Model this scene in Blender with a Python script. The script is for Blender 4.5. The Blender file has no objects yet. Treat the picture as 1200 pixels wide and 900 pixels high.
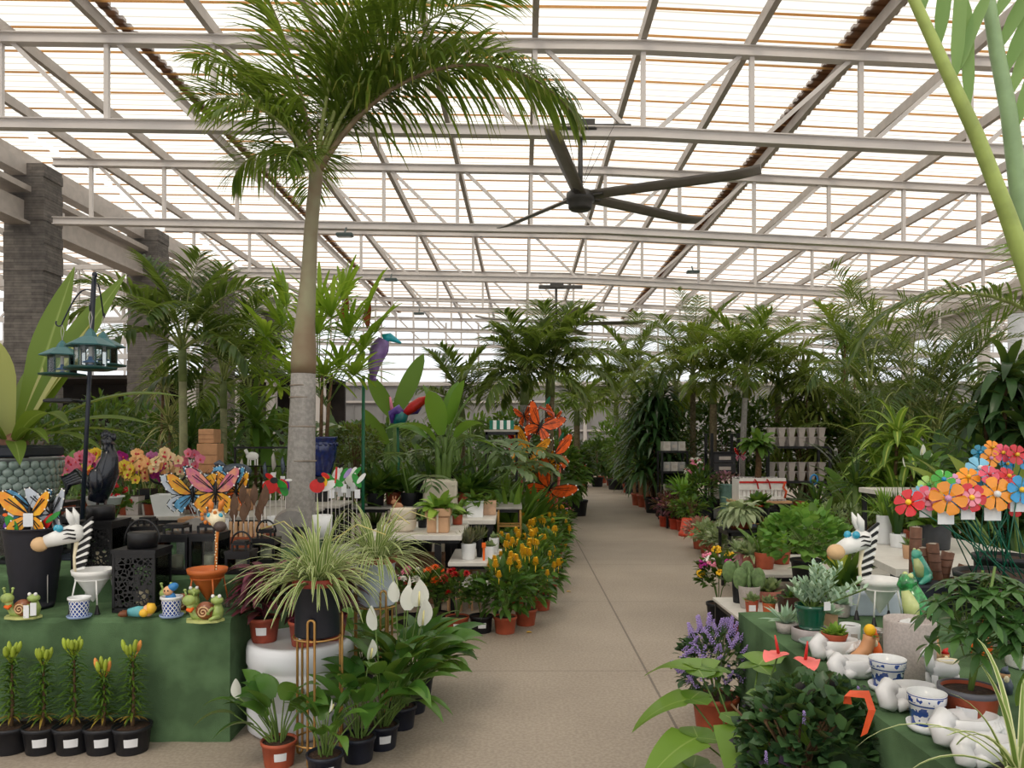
import bpy, math, random
from mathutils import Vector, Matrix
V = Vector
PI = math.pi
C = bpy.context.scene.collection
F, HY, EYE = 900.0, 517.0, 1.6          # focal length in px, horizon row, eye height
def at(px, py, Y): return V(((px-600)*Y/F, Y, EYE-(py-HY)*Y/F))
def on(px, py, Z=0.0):
    Y = (EYE-Z)*F/(py-HY)
    return V(((px-600)*Y/F, Y, Z))
def xy(px, Y, Z): return V(((px-600)*Y/F, Y, Z))
def lin(c):
    def g(v):
        v /= 255.0
        return v/12.92 if v <= .04045 else ((v+.055)/1.055)**2.4
    return (g(c[0]), g(c[1]), g(c[2]), 1)
# ---------------------------------------------------------------- materials
MATS = {}
def _new(name):
    m = bpy.data.materials.new(name); m.use_nodes = True
    nt = m.node_tree; nt.nodes.clear()
    o = nt.nodes.new('ShaderNodeOutputMaterial')
    return m, nt, o
def _mix(nt, fac, a, b):
    n = nt.nodes.new('ShaderNodeMix'); n.data_type = 'RGBA'
    if hasattr(fac, 'is_linked'): nt.links.new(fac, n.inputs[0])
    else: n.inputs[0].default_value = fac
    for k, v in ((6, a), (7, b)):
        if hasattr(v, 'is_linked'): nt.links.new(v, n.inputs[k])
        else: n.inputs[k].default_value = v
    return n.outputs[2]
def _noise(nt, scale, detail=3, coord='Object'):
    tc = nt.nodes.new('ShaderNodeTexCoord'); n = nt.nodes.new('ShaderNodeTexNoise')
    n.inputs['Scale'].default_value = scale; n.inputs['Detail'].default_value = detail
    nt.links.new(tc.outputs[coord], n.inputs['Vector'])
    return n.outputs['Fac']
def _ramp(nt, fac, stops):
    r = nt.nodes.new('ShaderNodeValToRGB'); e = r.color_ramp.elements
    while len(e) < len(stops): e.new(.5)
    for i, (p, c) in enumerate(stops):
        e[i].position = p; e[i].color = c if len(c) == 4 else (*c, 1)
    nt.links.new(fac, r.inputs[0]); return r.outputs[0]
def mat(name, col, rough=.55, metal=0, var=.12, scale=14, bump=0, bscale=60, coat=0, col2=None, trans=0, spec=.4, stretch=None):
    if name in MATS: return MATS[name]
    m, nt, o = _new(name); c = lin(col)
    p = nt.nodes.new('ShaderNodeBsdfPrincipled')
    f = _noise(nt, scale)
    lo = lin(col2) if col2 else tuple(v*(1-var) for v in c[:3])+(1,)
    hi = c if col2 else tuple(min(1, v*(1+var)) for v in c[:3])+(1,)
    nt.links.new(_ramp(nt, f, [(.38, lo), (.62, hi)]), p.inputs['Base Color'])
    p.inputs['Roughness'].default_value = rough; p.inputs['Metallic'].default_value = metal
    p.inputs['Coat Weight'].default_value = coat; p.inputs['Specular IOR Level'].default_value = spec
    p.inputs['Transmission Weight'].default_value = trans
    if bump:
        b = nt.nodes.new('ShaderNodeBump'); b.inputs['Strength'].default_value = bump; b.inputs['Distance'].default_value = .01
        nt.links.new(_noise(nt, bscale, 4), b.inputs['Height']); nt.links.new(b.outputs[0], p.inputs['Normal'])
    nt.links.new(p.outputs[0], o.inputs[0]); MATS[name] = m
    return m
def leafmat(name, a, b, edge=None, mid=None, tip=None, rough=.42, tl=.28, stripe=.55, soft=.15, tint=.35):
    """leaf: per-leaf colour between a and b, optional edge / midrib / tip colours, some light passes through"""
    if name in MATS: return MATS[name]
    m, nt, o = _new(name)
    g = nt.nodes.new('ShaderNodeNewGeometry')
    c = _mix(nt, g.outputs['Random Per Island'], lin(a), lin(b))
    def attr(n):
        t = nt.nodes.new('ShaderNodeAttribute'); t.attribute_name = n; return t.outputs['Fac']
    if edge or mid:
        ab = nt.nodes.new('ShaderNodeMath'); ab.operation = 'ABSOLUTE'; nt.links.new(attr('lu'), ab.inputs[0])
        mr = nt.nodes.new('ShaderNodeMapRange'); nt.links.new(ab.outputs[0], mr.inputs[0])
        if edge:
            mr.inputs[1].default_value = stripe; mr.inputs[2].default_value = stripe+soft; c = _mix(nt, mr.outputs[0], c, lin(edge))
        else:
            mr.inputs[1].default_value = stripe+soft; mr.inputs[2].default_value = stripe; c = _mix(nt, mr.outputs[0], c, lin(mid))
    if tip:
        mr = nt.nodes.new('ShaderNodeMapRange'); nt.links.new(attr('lv'), mr.inputs[0])
        mr.inputs[1].default_value = .75; mr.inputs[2].default_value = 1.0; c = _mix(nt, mr.outputs[0], c, lin(tip))
    p = nt.nodes.new('ShaderNodeBsdfPrincipled'); nt.links.new(c, p.inputs['Base Color'])
    p.inputs['Roughness'].default_value = rough; p.inputs['Specular IOR Level'].default_value = .35
    t = nt.nodes.new('ShaderNodeBsdfTranslucent')
    nt.links.new(_mix(nt, tint, c, (.55, .75, .08, 1)) if not edge and tint else c, t.inputs[0])
    s = nt.nodes.new('ShaderNodeMixShader'); s.inputs[0].default_value = tl
    nt.links.new(p.outputs[0], s.inputs[1]); nt.links.new(t.outputs[0], s.inputs[2]); nt.links.new(s.outputs[0], o.inputs[0])
    MATS[name] = m; return m
# ---------------------------------------------------------------- mesh builder
class MB:
    def __init__(s): s.v, s.f, s.sm, s.mi, s.lu, s.lv, s.m, s.hasl = [], [], [], [], [], [], 0, False
    def add(s, vs, fs, smooth=False, lu=None, lv=None):
        b = len(s.v); s.v += [tuple(p) for p in vs]
        s.f += [tuple(b+i for i in f) for f in fs]; s.sm += [smooth]*len(fs); s.mi += [s.m]*len(fs)
        if lu is not None: s.hasl = True
        s.lu += lu if lu is not None else [0.0]*len(vs); s.lv += lv if lv is not None else [0.0]*len(vs)
        return s
    def box(s, c, d, rz=0, taper=1.0, bev=0):
        x, y, z = d[0]/2, d[1]/2, d[2]/2; vs = []
        ca, sa = math.cos(rz), math.sin(rz)
        if bev:                                                      # chamfered vertical corners and top/bottom edges
            ring = [(x-bev, -y), (x, -y+bev), (x, y-bev), (x-bev, y), (-x+bev, y), (-x, y-bev), (-x, -y+bev), (-x+bev, -y)]
            for zz, k in ((-z, 1-bev/max(x, y)), (-z+bev, 1), (z-bev, taper), (z, taper*(1-bev/max(x, y)))):
                for (a, b) in ring: vs.append((a*k, b*k, zz))
            fs = [tuple(range(7, -1, -1)), tuple(range(24, 32))]
            for r in range(3):
                for i in range(8): fs.append((r*8+i, r*8+(i+1) % 8, r*8+8+(i+1) % 8, r*8+8+i))
        else:
            for zz, k in ((-z, 1), (z, taper)):
                for (a, b) in ((-x, -y), (x, -y), (x, y), (-x, y)): vs.append((a*k, b*k, zz))
            fs = [(3, 2, 1, 0), (4, 5, 6, 7), (0, 1, 5, 4), (1, 2, 6, 5), (2, 3, 7, 6), (3, 0, 4, 7)]
        return s.add([(c[0]+a*ca-b*sa, c[1]+a*sa+b*ca, c[2]+q) for a, b, q in vs], fs)
    def bar(s, p, q, w, h=None, up=V((0, 0, 1))):
        h = h or w; p, q = V(p), V(q); t = (q-p).normalized()
        if abs(t.dot(up)) > .98: up = V((0, 1, 0))
        a = t.cross(up).normalized()*w/2; b = a.cross(t).normalized()*h/2
        vs = [p-a-b, p+a-b, p+a+b, p-a+b, q-a-b, q+a-b, q+a+b, q-a+b]
        return s.add(vs, [(0, 1, 2, 3), (7, 6, 5, 4), (4, 5, 1, 0), (5, 6, 2, 1), (6, 7, 3, 2), (7, 4, 0, 3)])
    def tube(s, pts, r, n=8, cap=True):
        pts = [V(p) for p in pts]; k = len(pts); rs = r if isinstance(r, (list, tuple)) else [r]*k
        vs, fs, ref = [], [], None
        for i, p in enumerate(pts):
            t = (pts[min(i+1, k-1)]-pts[max(i-1, 0)]).normalized()
            if ref is None: ref = V((1, 0, 0)) if abs(t.x) < .8 else V((0, 1, 0))
            a = (ref-t*ref.dot(t)).normalized(); b = t.cross(a); ref = a
            for j in range(n):
                w = 2*PI*j/n; vs.append(p+(a*math.cos(w)+b*math.sin(w))*rs[i])
        for i in range(k-1):
            for j in range(n): fs.append((i*n+j, i*n+(j+1) % n, (i+1)*n+(j+1) % n, (i+1)*n+j))
        if cap: fs += [tuple(range(n-1, -1, -1)), tuple(range((k-1)*n, k*n))]
        return s.add(vs, fs, True)
    def lathe(s, prof, n=24, c=(0, 0, 0), smooth=True, sx=1, sy=1):
        vs, fs, k = [], [], len(prof)
        for (r, z) in prof:
            for j in range(n):
                w = 2*PI*j/n; vs.append((c[0]+r*sx*math.cos(w), c[1]+r*sy*math.sin(w), c[2]+z))
        for i in range(k-1):
            for j in range(n): fs.append((i*n+j, i*n+(j+1) % n, (i+1)*n+(j+1) % n, (i+1)*n+j))
        return s.add(vs, fs, smooth)
    def ell(s, c, r, nu=12, nv=8, M=None):
        vs, fs = [], []
        for i in range(nv+1):
            a = -PI/2+PI*i/nv
            for j in range(nu):
                b = 2*PI*j/nu; p = V((r[0]*math.cos(a)*math.cos(b), r[1]*math.cos(a)*math.sin(b), r[2]*math.sin(a)))
                if M: p = M @ p
                vs.append(V(c)+p)
        for i in range(nv):
            for j in range(nu): fs.append((i*nu+j, i*nu+(j+1) % nu, (i+1)*nu+(j+1) % nu, (i+1)*nu+j))
        return s.add(vs, fs, True)
    def poly(s, pts, th, n=V((0, -1, 0))):
        """closed outline extruded by th against n"""
        pts = [V(p) for p in pts]; k = len(pts); d = n*(-th)
        vs = pts+[p+d for p in pts]
        fs = [tuple(range(k)), tuple(range(2*k-1, k-1, -1))]+[(i, k+i, k+(i+1) % k, (i+1) % k) for i in range(k)]
        return s.add(vs, fs)
    def rib(s, p, d, L, W, grav=.5, seg=5, prof=None, fold=.2, side=None, roll=0):
        """one leaf: a folded strip from p along d, bending down with grav"""
        prof = prof or LANCE; p = V(p); d = V(d).normalized()
        if side is None:
            side = d.cross(V((0, 0, 1)))
            if side.length < .05: side = V((math.cos(roll*7), math.sin(roll*7), 0))
        side = (side-d*side.dot(d)).normalized()
        if roll:
            side = (Matrix.Rotation(roll, 3, d) @ side)
        vs, fs, lu, lv = [], [], [], []; ds = L/seg
        for i in range(seg+1):
            t = i/seg; w = W*.5*prof(t); nrm = side.cross(d)
            vs += [p-side*w+nrm*(fold*w), p, p+side*w+nrm*(fold*w)]
            lu += [-1.0, 0.0, 1.0]; lv += [t]*3
            p = p+d*ds; d = (d+V((0, 0, -grav/seg))).normalized(); side = (side-d*side.dot(d)).normalized()
        for i in range(seg):
            a = i*3; fs += [(a, a+1, a+4, a+3), (a+1, a+2, a+5, a+4)]
        s.add(vs, fs, True, lu, lv); return p
    def join(s, o, M):
        b = len(s.v); s.v += [tuple(M @ V(p)) for p in o.v]; s.f += [tuple(b+i for i in f) for f in o.f]
        s.sm += o.sm; s.mi += o.mi; s.lu += o.lu; s.lv += o.lv; s.hasl |= o.hasl; return s
    def mesh(s, name, mats):
        me = bpy.data.meshes.new(name); me.from_pydata(s.v, [], s.f)
        me.polygons.foreach_set('use_smooth', s.sm)
        for m in (mats if isinstance(mats, (list, tuple)) else [mats]): me.materials.append(m)
        if any(s.mi): me.polygons.foreach_set('material_index', s.mi)
        if s.hasl:
            for nm, dat in (('lu', s.lu), ('lv', s.lv)): me.attributes.new(nm, 'FLOAT', 'POINT').data.foreach_set('value', dat)
        me.update(); return me
    def build(s, name, mats, parent=None, loc=(0, 0, 0), rz=0):
        return link(name, s.mesh(name, mats), parent, loc, rz)
LANCE = lambda t: (math.sin(PI*min(1, t*.93+.07)**.85) if t < .999 else 0.02)
STRAP = lambda t: min(1, .55+t*3)*(1 if t < .6 else max(.03, 1-((t-.6)/.4)**1.6))
OVAL = lambda t: max(.03, math.sin(PI*min(1, .05+t*.95))**.6)
HEART = lambda t: max(.03, (1.0*min(1, (t+.04)*7))*(1-t)**.62)
SPOON = lambda t: max(.03, math.sin(PI*t**1.7)**.7) if t < .995 else .03
def link(name, me, parent=None, loc=(0, 0, 0), rz=0):
    o = bpy.data.objects.new(name, me); C.objects.link(o)
    o.location = loc; o.rotation_euler = (0, 0, rz)
    if parent: o.parent = parent
    return o
def tag(o, label, cat, group=None, kind=None):
    o['label'] = label; o['category'] = cat
    if group: o['group'] = group
    if kind: o['kind'] = kind
    return o
def T(name, label, cat, loc, rz=0, group=None, scale=1):
    o = bpy.data.objects.new(name, None); C.objects.link(o); o.empty_display_size = .05
    o.location = loc; o.rotation_euler = (0, 0, rz); o.scale = (scale,)*3
    return tag(o, label, cat, group)
def S(name, mb, m, parent=None):
    o = mb.build(name, m, parent)
    if not parent: o['kind'] = 'structure'
    return o
def kids(o): return [c for c in ALLKIDS.get(o.name, [])]
ALLKIDS = {}
def dup(root, loc, rz=0, label=None, group=None, scale=1):
    r = root.copy(); C.objects.link(r); r.location = loc; r.rotation_euler = (0, 0, rz); r.scale = (scale,)*3
    if label: r['label'] = label
    if group: r['group'] = group
    for ch in [o for o in root.children]:
        c = ch.copy(); C.objects.link(c); c.parent = r
        for g in ch.children:
            d = g.copy(); C.objects.link(d); d.parent = c
    return r
ORD = 'first second third fourth fifth sixth seventh eighth ninth tenth eleventh twelfth thirteenth fourteenth fifteenth sixteenth seventeenth eighteenth nineteenth twentieth'.split()
def od(i): return ORD[i] if i < 20 else 'twenty-'+ORD[i-20]
def sph(rnd, zmin=-1):
    z = rnd.uniform(zmin, 1); a = rnd.uniform(0, 2*PI); r = math.sqrt(max(0, 1-z*z))
    return V((r*math.cos(a), r*math.sin(a), z))
def pol(az, el, r=1.0): return V((r*math.cos(el)*math.cos(az), r*math.cos(el)*math.sin(az), r*math.sin(el)))
# ---------------------------------------------------------------- shared materials
M_TERRA = mat('terracotta_plastic', (172, 84, 58), .5, var=.1)
M_BLACKPOT = mat('black_pot_plastic', (26, 27, 33), .45, var=.15)
M_NAVYPOT = mat('navy_black_pot', (30, 34, 48), .4, var=.15)
M_SOIL = mat('potting_soil', (62, 44, 34), .95, var=.4, scale=60, bump=.8, bscale=90)
M_STICK = mat('white_sticker', (226, 228, 232), .5, var=.03)
M_WHITE = mat('white_glaze', (226, 228, 230), .3, var=.03, coat=.3)
M_WHITEMET = mat('white_painted_metal', (222, 224, 226), .35, var=.04)
M_BLACK = mat('black_metal', (22, 22, 25), .4, var=.2)
M_GOLD = mat('brass_rod', (196, 152, 92), .3, metal=.75, var=.08)
M_GREENPET = mat('green_carpet', (86, 112, 80), .95, var=.22, scale=5, bump=.6, bscale=260, col2=None, spec=.1)
M_WOOD = mat('pale_wood', (190, 150, 112), .6, var=.15, scale=9)
M_CARD = mat('cardboard', (176, 132, 96), .8, var=.08)
M_STONEPOT = mat('grey_stoneware', (176, 168, 164), .7, var=.08, scale=90)
M_TABLE = mat('white_laminate', (216, 212, 206), .45, var=.04)
G_DARK = leafmat('leaf_dark', (28, 58, 24), (58, 96, 40))
G_MID = leafmat('leaf_mid', (52, 88, 34), (96, 132, 52))
G_LIGHT = leafmat('leaf_light', (96, 138, 52), (148, 178, 74))
G_PALM = leafmat('leaf_palm', (62, 84, 40), (104, 124, 60), tip=(128, 128, 74), tl=.38)
G_PALMD = leafmat('leaf_palm_dark', (44, 68, 36), (82, 106, 54), tip=(110, 112, 66), tl=.35)
G_GREY = leafmat('leaf_grey_green', (112, 132, 92), (150, 164, 122))
M_STEM = mat('green_stem', (96, 122, 58), .5, var=.15)
M_BARK = mat('palm_bark', (120, 108, 82), .85, var=.25, scale=22, bump=.5)
M_BRSTEM = mat('woody_stem', (106, 82, 58), .85, var=.25, scale=22)
def petals(name, a, b, **k): return leafmat(name, a, b, rough=.5, tl=.2, tint=0, **k)
P_WHITE = mat('petal_white', (238, 236, 228), .45, var=.04)
P_YEL = mat('petal_yellow', (236, 186, 36), .5, var=.12)
P_RED = mat('petal_red', (190, 24, 32), .5, var=.15)
P_ORANGE = mat('petal_orange', (236, 104, 30), .5, var=.12)
P_PINK = mat('petal_pink', (226, 132, 158), .5, var=.1)
P_MAG = mat('petal_magenta', (182, 48, 140), .5, var=.12)
P_LAV = mat('petal_lavender', (168, 146, 206), .5, var=.12)
P_PEACH = mat('petal_peach', (236, 178, 122), .5, var=.12)
# ---------------------------------------------------------------- shared builders
def pot(root, r1, r2, h, m=None, sticker=None, soil=True, rimmat=None, n=20, nm='pot'):
    m = m or M_TERRA; rh = h*.16
    mb = MB().lathe([(0, 0), (r2, 0), (r2*1.02, h*.03), (r1*.94, h-rh), (r1, h-rh*.9), (r1*1.02, h), (r1*.93, h), (r1*.9, h*.88), (0, h*.88)], n)
    p = mb.build(nm, m, root)
    if rimmat: MB().lathe([(r1*.99, h-rh*.8), (r1*1.05, h-rh*.6), (r1*1.05, h+.004), (r1*.94, h+.004), (r1*.93, h-rh*.5)], n).build('rim', rimmat, p)
    if soil: MB().lathe([(0, 0), (r1*.91, 0), (r1*.9, h*.03), (r1*.4, h*.06), (0, h*.065)], n, (0, 0, h*.885)).build('soil', M_SOIL, root)
    if sticker is not None:
        a0 = sticker; mb = MB(); vs = []; k = 5; rr = lambda z: (r2+(r1*.94-r2)*z/(h-rh))*1.012+.0012
        for z in (h*.34, h*.66):
            for i in range(k): a = a0+(i/(k-1)-.5)*.75; vs.append((rr(z)*math.cos(a), rr(z)*math.sin(a), z))
        mb.add(vs, [(i, i+1, k+i+1, k+i) for i in range(k-1)]); mb.build('sticker', M_STICK, p)
    return p
def dome(mb, rnd, c, r, n, L, W, grav=.5, seg=3, prof=None, zmin=-.2, out=.8, fold=.25, jit=.7, shell=.55, up=.25):
    c = V(c)
    for _ in range(n):
        q = sph(rnd, zmin); k = shell+(1-shell)*rnd.random()**.6
        p = c+V((q.x*r[0], q.y*r[1], q.z*r[2]))*k
        d = q*out+sph(rnd)*jit*.6+V((0, 0, up))
        s = rnd.uniform(.7, 1.2)
        mb.rib(p, d, L*s, W*s, grav, seg, prof, fold, roll=rnd.uniform(-.6, .6))
    return mb
def stems(mb, rnd, c, top, n, r=.003, spread=.6, h=.2):
    for _ in range(n):
        a = rnd.uniform(0, 2*PI); q = V((math.cos(a), math.sin(a), 0))*rnd.uniform(.1, spread)
        mb.tube([V(c), V(c)+q*.35+V((0, 0, h*.6)), V(c)+q+V((0, 0, h))], r, 5, False)
    return mb
def frond(rnd, L, n, ll, lw, el, droop, lg=.9, vee=.35, bare=.14, r0=.014, fwd=.55, ls=4, jit=.12, mats=None, tuft=0):
    """a feather leaf growing from the origin along +X"""
    mb = MB(); mb.m = 1; pts = []; p = V((0, 0, 0)); k = 14; a = el
    for i in range(k+1):
        pts.append(p.copy()); t = i/k
        a = el-droop*t**1.3; p = p+V((math.cos(a), 0, math.sin(a)))*(L/k)
    mb.tube(pts, [max(.0018, r0*(1-.88*i/k)) for i in range(k+1)], 6, True); mb.m = 0
    for i in range(n):
        t = bare+(1-bare)*(i+.5)/n; f = t*k; j = min(k-1, int(f)); q = pts[j].lerp(pts[j+1], f-j); tg = (pts[j+1]-pts[j]).normalized()
        nr = V((0, 1, 0)).cross(tg)*-1
        for sgn in (-1, 1):
            s = (math.sin(PI*(.12+.83*t))**.6)*rnd.uniform(.85, 1.1)
            fw = fwd+.9*t**3
            d = V((0, sgn, 0))*1.0+tg*fw+nr*(vee+rnd.uniform(-jit, jit))+sph(rnd)*jit
            mb.rib(q+tg*rnd.uniform(-.01, .01), d, ll*s, lw*rnd.uniform(.8, 1.1), lg*rnd.uniform(.7, 1.3), ls, LANCE, .25)
    return mb
# ================================================================ camera, world
cam = bpy.data.cameras.new('camera'); co = bpy.data.objects.new('camera', cam); C.objects.link(co)
co.location = (0, 0, EYE); co.rotation_euler = (PI/2, 0, 0)
cam.sensor_width = 36; cam.lens = 27; cam.shift_y = (HY-450)/1200; cam.clip_end = 300
sc = bpy.context.scene; sc.camera = co
w = bpy.data.worlds.new('sky'); sc.world = w; w.use_nodes = True
wn = w.node_tree; bg = wn.nodes['Background']
tc = wn.nodes.new('ShaderNodeTexCoord'); sp = wn.nodes.new('ShaderNodeSeparateXYZ'); wn.links.new(tc.outputs['Generated'], sp.inputs[0])
rp = wn.nodes.new('ShaderNodeValToRGB'); rp.color_ramp.elements[0].color = (.86, .88, .9, 1); rp.color_ramp.elements[1].color = (1, .98, .94, 1)
rp.color_ramp.elements[0].position = 0; rp.color_ramp.elements[1].position = .35
wn.links.new(sp.outputs['Z'], rp.inputs[0]); wn.links.new(rp.outputs[0], bg.inputs[0]); bg.inputs[1].default_value = 1.4
sun = bpy.data.lights.new('sun', 'SUN'); sun.energy = 1.1; sun.angle = math.radians(14); sun.color = (1, .9, .76)
so = bpy.data.objects.new('sun', sun); C.objects.link(so); so.rotation_euler = (math.radians(38), math.radians(-22), 0)
sc.view_settings.view_transform = 'Standard'; sc.view_settings.look = 'None'; sc.view_settings.gamma = 1
sc.view_settings.exposure = 0; sc.view_settings.use_curve_mapping = False
sc.cycles.max_bounces = 6; sc.cycles.transparent_max_bounces = 12; sc.cycles.use_denoising = True
sc.cycles.sample_clamp_indirect = 4; sc.cycles.caustics_reflective = False; sc.cycles.caustics_refractive = False
# ================================================================ shell
YAW = .0144
def B(u, w_, z): return V((u+YAW*w_, w_-YAW*u, z))
def zr(u):                                                    # height of the trusses' top chord
    if u < -9.9: return 6.9
    if u > 15.4: return 6.4
    return 7.18-.021*(u-1.7) if u < 1.7 else 7.18-.055*(u-1.7)
def zr(u): return 7.18+.021*(1.7-u) if u < 1.7 else 7.18-.055*(u-1.7)
def floor_mat():
    m, nt, o = _new('concrete'); p = nt.nodes.new('ShaderNodeBsdfPrincipled')
    c1 = _ramp(nt, _noise(nt, .9, 6), [(.3, lin((145, 133, 120))), (.7, lin((171, 158, 144)))])
    c2 = _mix(nt, .35, c1, _ramp(nt, _noise(nt, 55, 3), [(.4, lin((134, 122, 110))), (.6, lin((180, 167, 153)))]))
    tcx = nt.nodes.new('ShaderNodeTexCoord'); sx = nt.nodes.new('ShaderNodeSeparateXYZ'); nt.links.new(tcx.outputs['Object'], sx.inputs[0])
    def mth(op, a, b=None):
        n = nt.nodes.new('ShaderNodeMath'); n.operation = op
        for k, v in enumerate((a, b)):
            if v is None: continue
            if hasattr(v, 'is_linked'): nt.links.new(v, n.inputs[k])
            else: n.inputs[k].default_value = v
        return n.outputs[0]
    jy = mth('LESS_THAN', mth('FLOORED_MODULO', mth('SUBTRACT', sx.outputs['Y'], 5.35-.004), 2.31), .009)
    jx = mth('LESS_THAN', mth('FLOORED_MODULO', mth('SUBTRACT', mth('SUBTRACT', sx.outputs['X'], mth('MULTIPLY', sx.outputs['Y'], .0144)), .85), 4.2), .016)
    c3 = _mix(nt, mth('MULTIPLY', mth('MAXIMUM', jy, jx), .62), c2, lin((70, 62, 55)))
    nt.links.new(c3, p.inputs['Base Color']); p.inputs['Roughness'].default_value = .62
    b = nt.nodes.new('ShaderNodeBump'); b.inputs['Strength'].default_value = .15; b.inputs['Distance'].default_value = .01
    nt.links.new(_noise(nt, 40, 4), b.inputs['Height']); nt.links.new(b.outputs[0], p.inputs['Normal'])
    nt.links.new(p.outputs[0], o.inputs[0]); return m
S('floor', MB().add([(-24, -6, 0), (30, -6, 0), (30, 40, 0), (-24, 40, 0)], [(0, 1, 2, 3)]), floor_mat())
def sheet_mat():
    m, nt, o = _new('corrugated_translucent_sheet')
    wv = nt.nodes.new('ShaderNodeTexWave'); wv.wave_type = 'BANDS'; wv.bands_direction = 'Y'; wv.inputs['Scale'].default_value = 1.5
    tcx = nt.nodes.new('ShaderNodeTexCoord'); nt.links.new(tcx.outputs['Object'], wv.inputs['Vector'])
    wv.inputs['Distortion'].default_value = 0
    st = _ramp(nt, wv.outputs['Fac'], [(.0, (.6, .56, .5, 1)), (.2, (.94, .925, .895, 1)), (.9, (1, .985, .95, 1))])
    ns = _ramp(nt, _noise(nt, .35, 4), [(.35, (.96, .945, .92, 1)), (.6, (1, 1, 1, 1))])
    ml = nt.nodes.new('ShaderNodeMix'); ml.data_type = 'RGBA'; ml.blend_type = 'MULTIPLY'; ml.inputs[0].default_value = 1
    nt.links.new(st, ml.inputs[6]); nt.links.new(ns, ml.inputs[7])
    t = nt.nodes.new('ShaderNodeBsdfTransparent'); nt.links.new(ml.outputs[2], t.inputs[0])
    d = nt.nodes.new('ShaderNodeBsdfTranslucent'); nt.links.new(ml.outputs[2], d.inputs[0])
    s = nt.nodes.new('ShaderNodeMixShader'); s.inputs[0].default_value = .22
    nt.links.new(t.outputs[0], s.inputs[1]); nt.links.new(d.outputs[0], s.inputs[2]); nt.links.new(s.outputs[0], o.inputs[0]); return m
RW0, RW1 = -5, 37
mb = MB()
for a, b in ((-22, -9.95), (-9.75, 1.7), (1.7, 15.2), (15.5, 28)):
    mb.add([B(a, RW0, zr(a)+.29), B(b, RW0, zr(b)+.29), B(b, RW1, zr(b)+.29), B(a, RW1, zr(a)+.29)], [(0, 1, 2, 3)])
S('ceiling', mb, sheet_mat())
M_STEEL = mat('painted_steel', (208, 203, 200), .5, var=.025, scale=2)
M_STEELD = mat('aged_steel', (176, 168, 161), .55, var=.07, scale=5)
M_BATTEN = leafmat('tan_batten', (230, 196, 148), (214, 178, 128), tl=.72, tint=0)
M_ROOFSTRIP = leafmat('brown_gutter', (124, 96, 76), (156, 122, 96), tl=.45, tint=0)
# purlin battens lying across under the sheet
mb = MB()
w_ = 2.0
while w_ < 36:
    for a, b in ((-22, -9.95), (-9.75, 1.7), (1.7, 15.2), (15.5, 27)):
        mb.bar(B(a, w_, zr(a)+.275), B(b, w_, zr(b)+.275), .035, .02)
    w_ += .7
S('trim_1', mb, M_BATTEN)
NODES = [1.70+1.53*k for k in range(-15, 17)]
mb = MB()
for u in NODES: mb.bar(B(u, RW0, zr(u)+.165), B(u, 36, zr(u)+.165), .085, .17)
S('trim_2', mb, M_STEELD)
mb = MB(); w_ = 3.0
while w_ < 36:                                                # brown strips above the sheet along two rafters, with stepped edges
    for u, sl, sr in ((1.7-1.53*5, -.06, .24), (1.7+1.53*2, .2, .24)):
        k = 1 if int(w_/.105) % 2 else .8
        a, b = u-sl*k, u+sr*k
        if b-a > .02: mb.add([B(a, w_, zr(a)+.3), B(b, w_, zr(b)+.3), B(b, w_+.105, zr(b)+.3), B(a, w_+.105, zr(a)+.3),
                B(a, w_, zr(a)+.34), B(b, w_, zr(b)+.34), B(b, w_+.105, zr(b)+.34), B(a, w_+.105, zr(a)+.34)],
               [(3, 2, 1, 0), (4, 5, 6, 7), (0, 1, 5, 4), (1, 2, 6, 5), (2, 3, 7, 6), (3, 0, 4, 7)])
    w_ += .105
S('trim_3', mb, M_ROOFSTRIP)
TW = [.9+5*k for k in range(0, 8)]
DZ = 1.223
for i, tw in enumerate(TW):
    mb = MB()
    segs = [(-9.8, 1.7), (1.7, 15.3)]
    for a, b in segs:
        for dz in (0, -DZ):
            mb.bar(B(a, tw, zr(a)+dz), B(b, tw, zr(b)+dz), .07, .15)
            mb.bar(B(a, tw, zr(a)+dz-.068), B(b, tw, zr(b)+dz-.068), .15, .016)
            mb.bar(B(a, tw, zr(a)+dz+.068), B(b, tw, zr(b)+dz+.068), .15, .016)
    us = [u for u in NODES if -9.9 < u < 15.3]
    for j, u in enumerate(us):
        mb.bar(B(u, tw, zr(u)), B(u, tw, zr(u)-DZ), .065, .065)
        if u < 1.69 and j+1 < len(us): mb.bar(B(u+.1, tw, zr(u)), B(us[j+1]-.15, tw, zr(us[j+1])-DZ), .04, .06)
        if u > 1.71: mb.bar(B(u-.1, tw, zr(u)), B(us[j-1]+.15, tw, zr(us[j-1])-DZ), .04, .06)
    S('ceiling_truss', mb, M_STEEL)
# side bays beyond the two eaves
for i, tw in enumerate(TW[1:]):
    mb = MB()
    for a, b in ((-21.8, -10.2), (15.6, 27.8)):
        for dz in (0, -1.5): mb.bar(B(a, tw+1, 6.6+dz), B(b, tw+1, 6.6+dz), .1, .13)
        n = 9
        for j in range(n):
            u = a+(b-a)*j/n; u2 = a+(b-a)*(j+1)/n
            mb.bar(B(u, tw+1, 6.6), B(u, tw+1, 5.1), .06); mb.bar(B(u, tw+1, 6.6 if j % 2 else 5.1), B(u2, tw+1, 5.1 if j % 2 else 6.6), .06)
    S('ceiling_truss', mb, M_STEEL)
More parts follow.
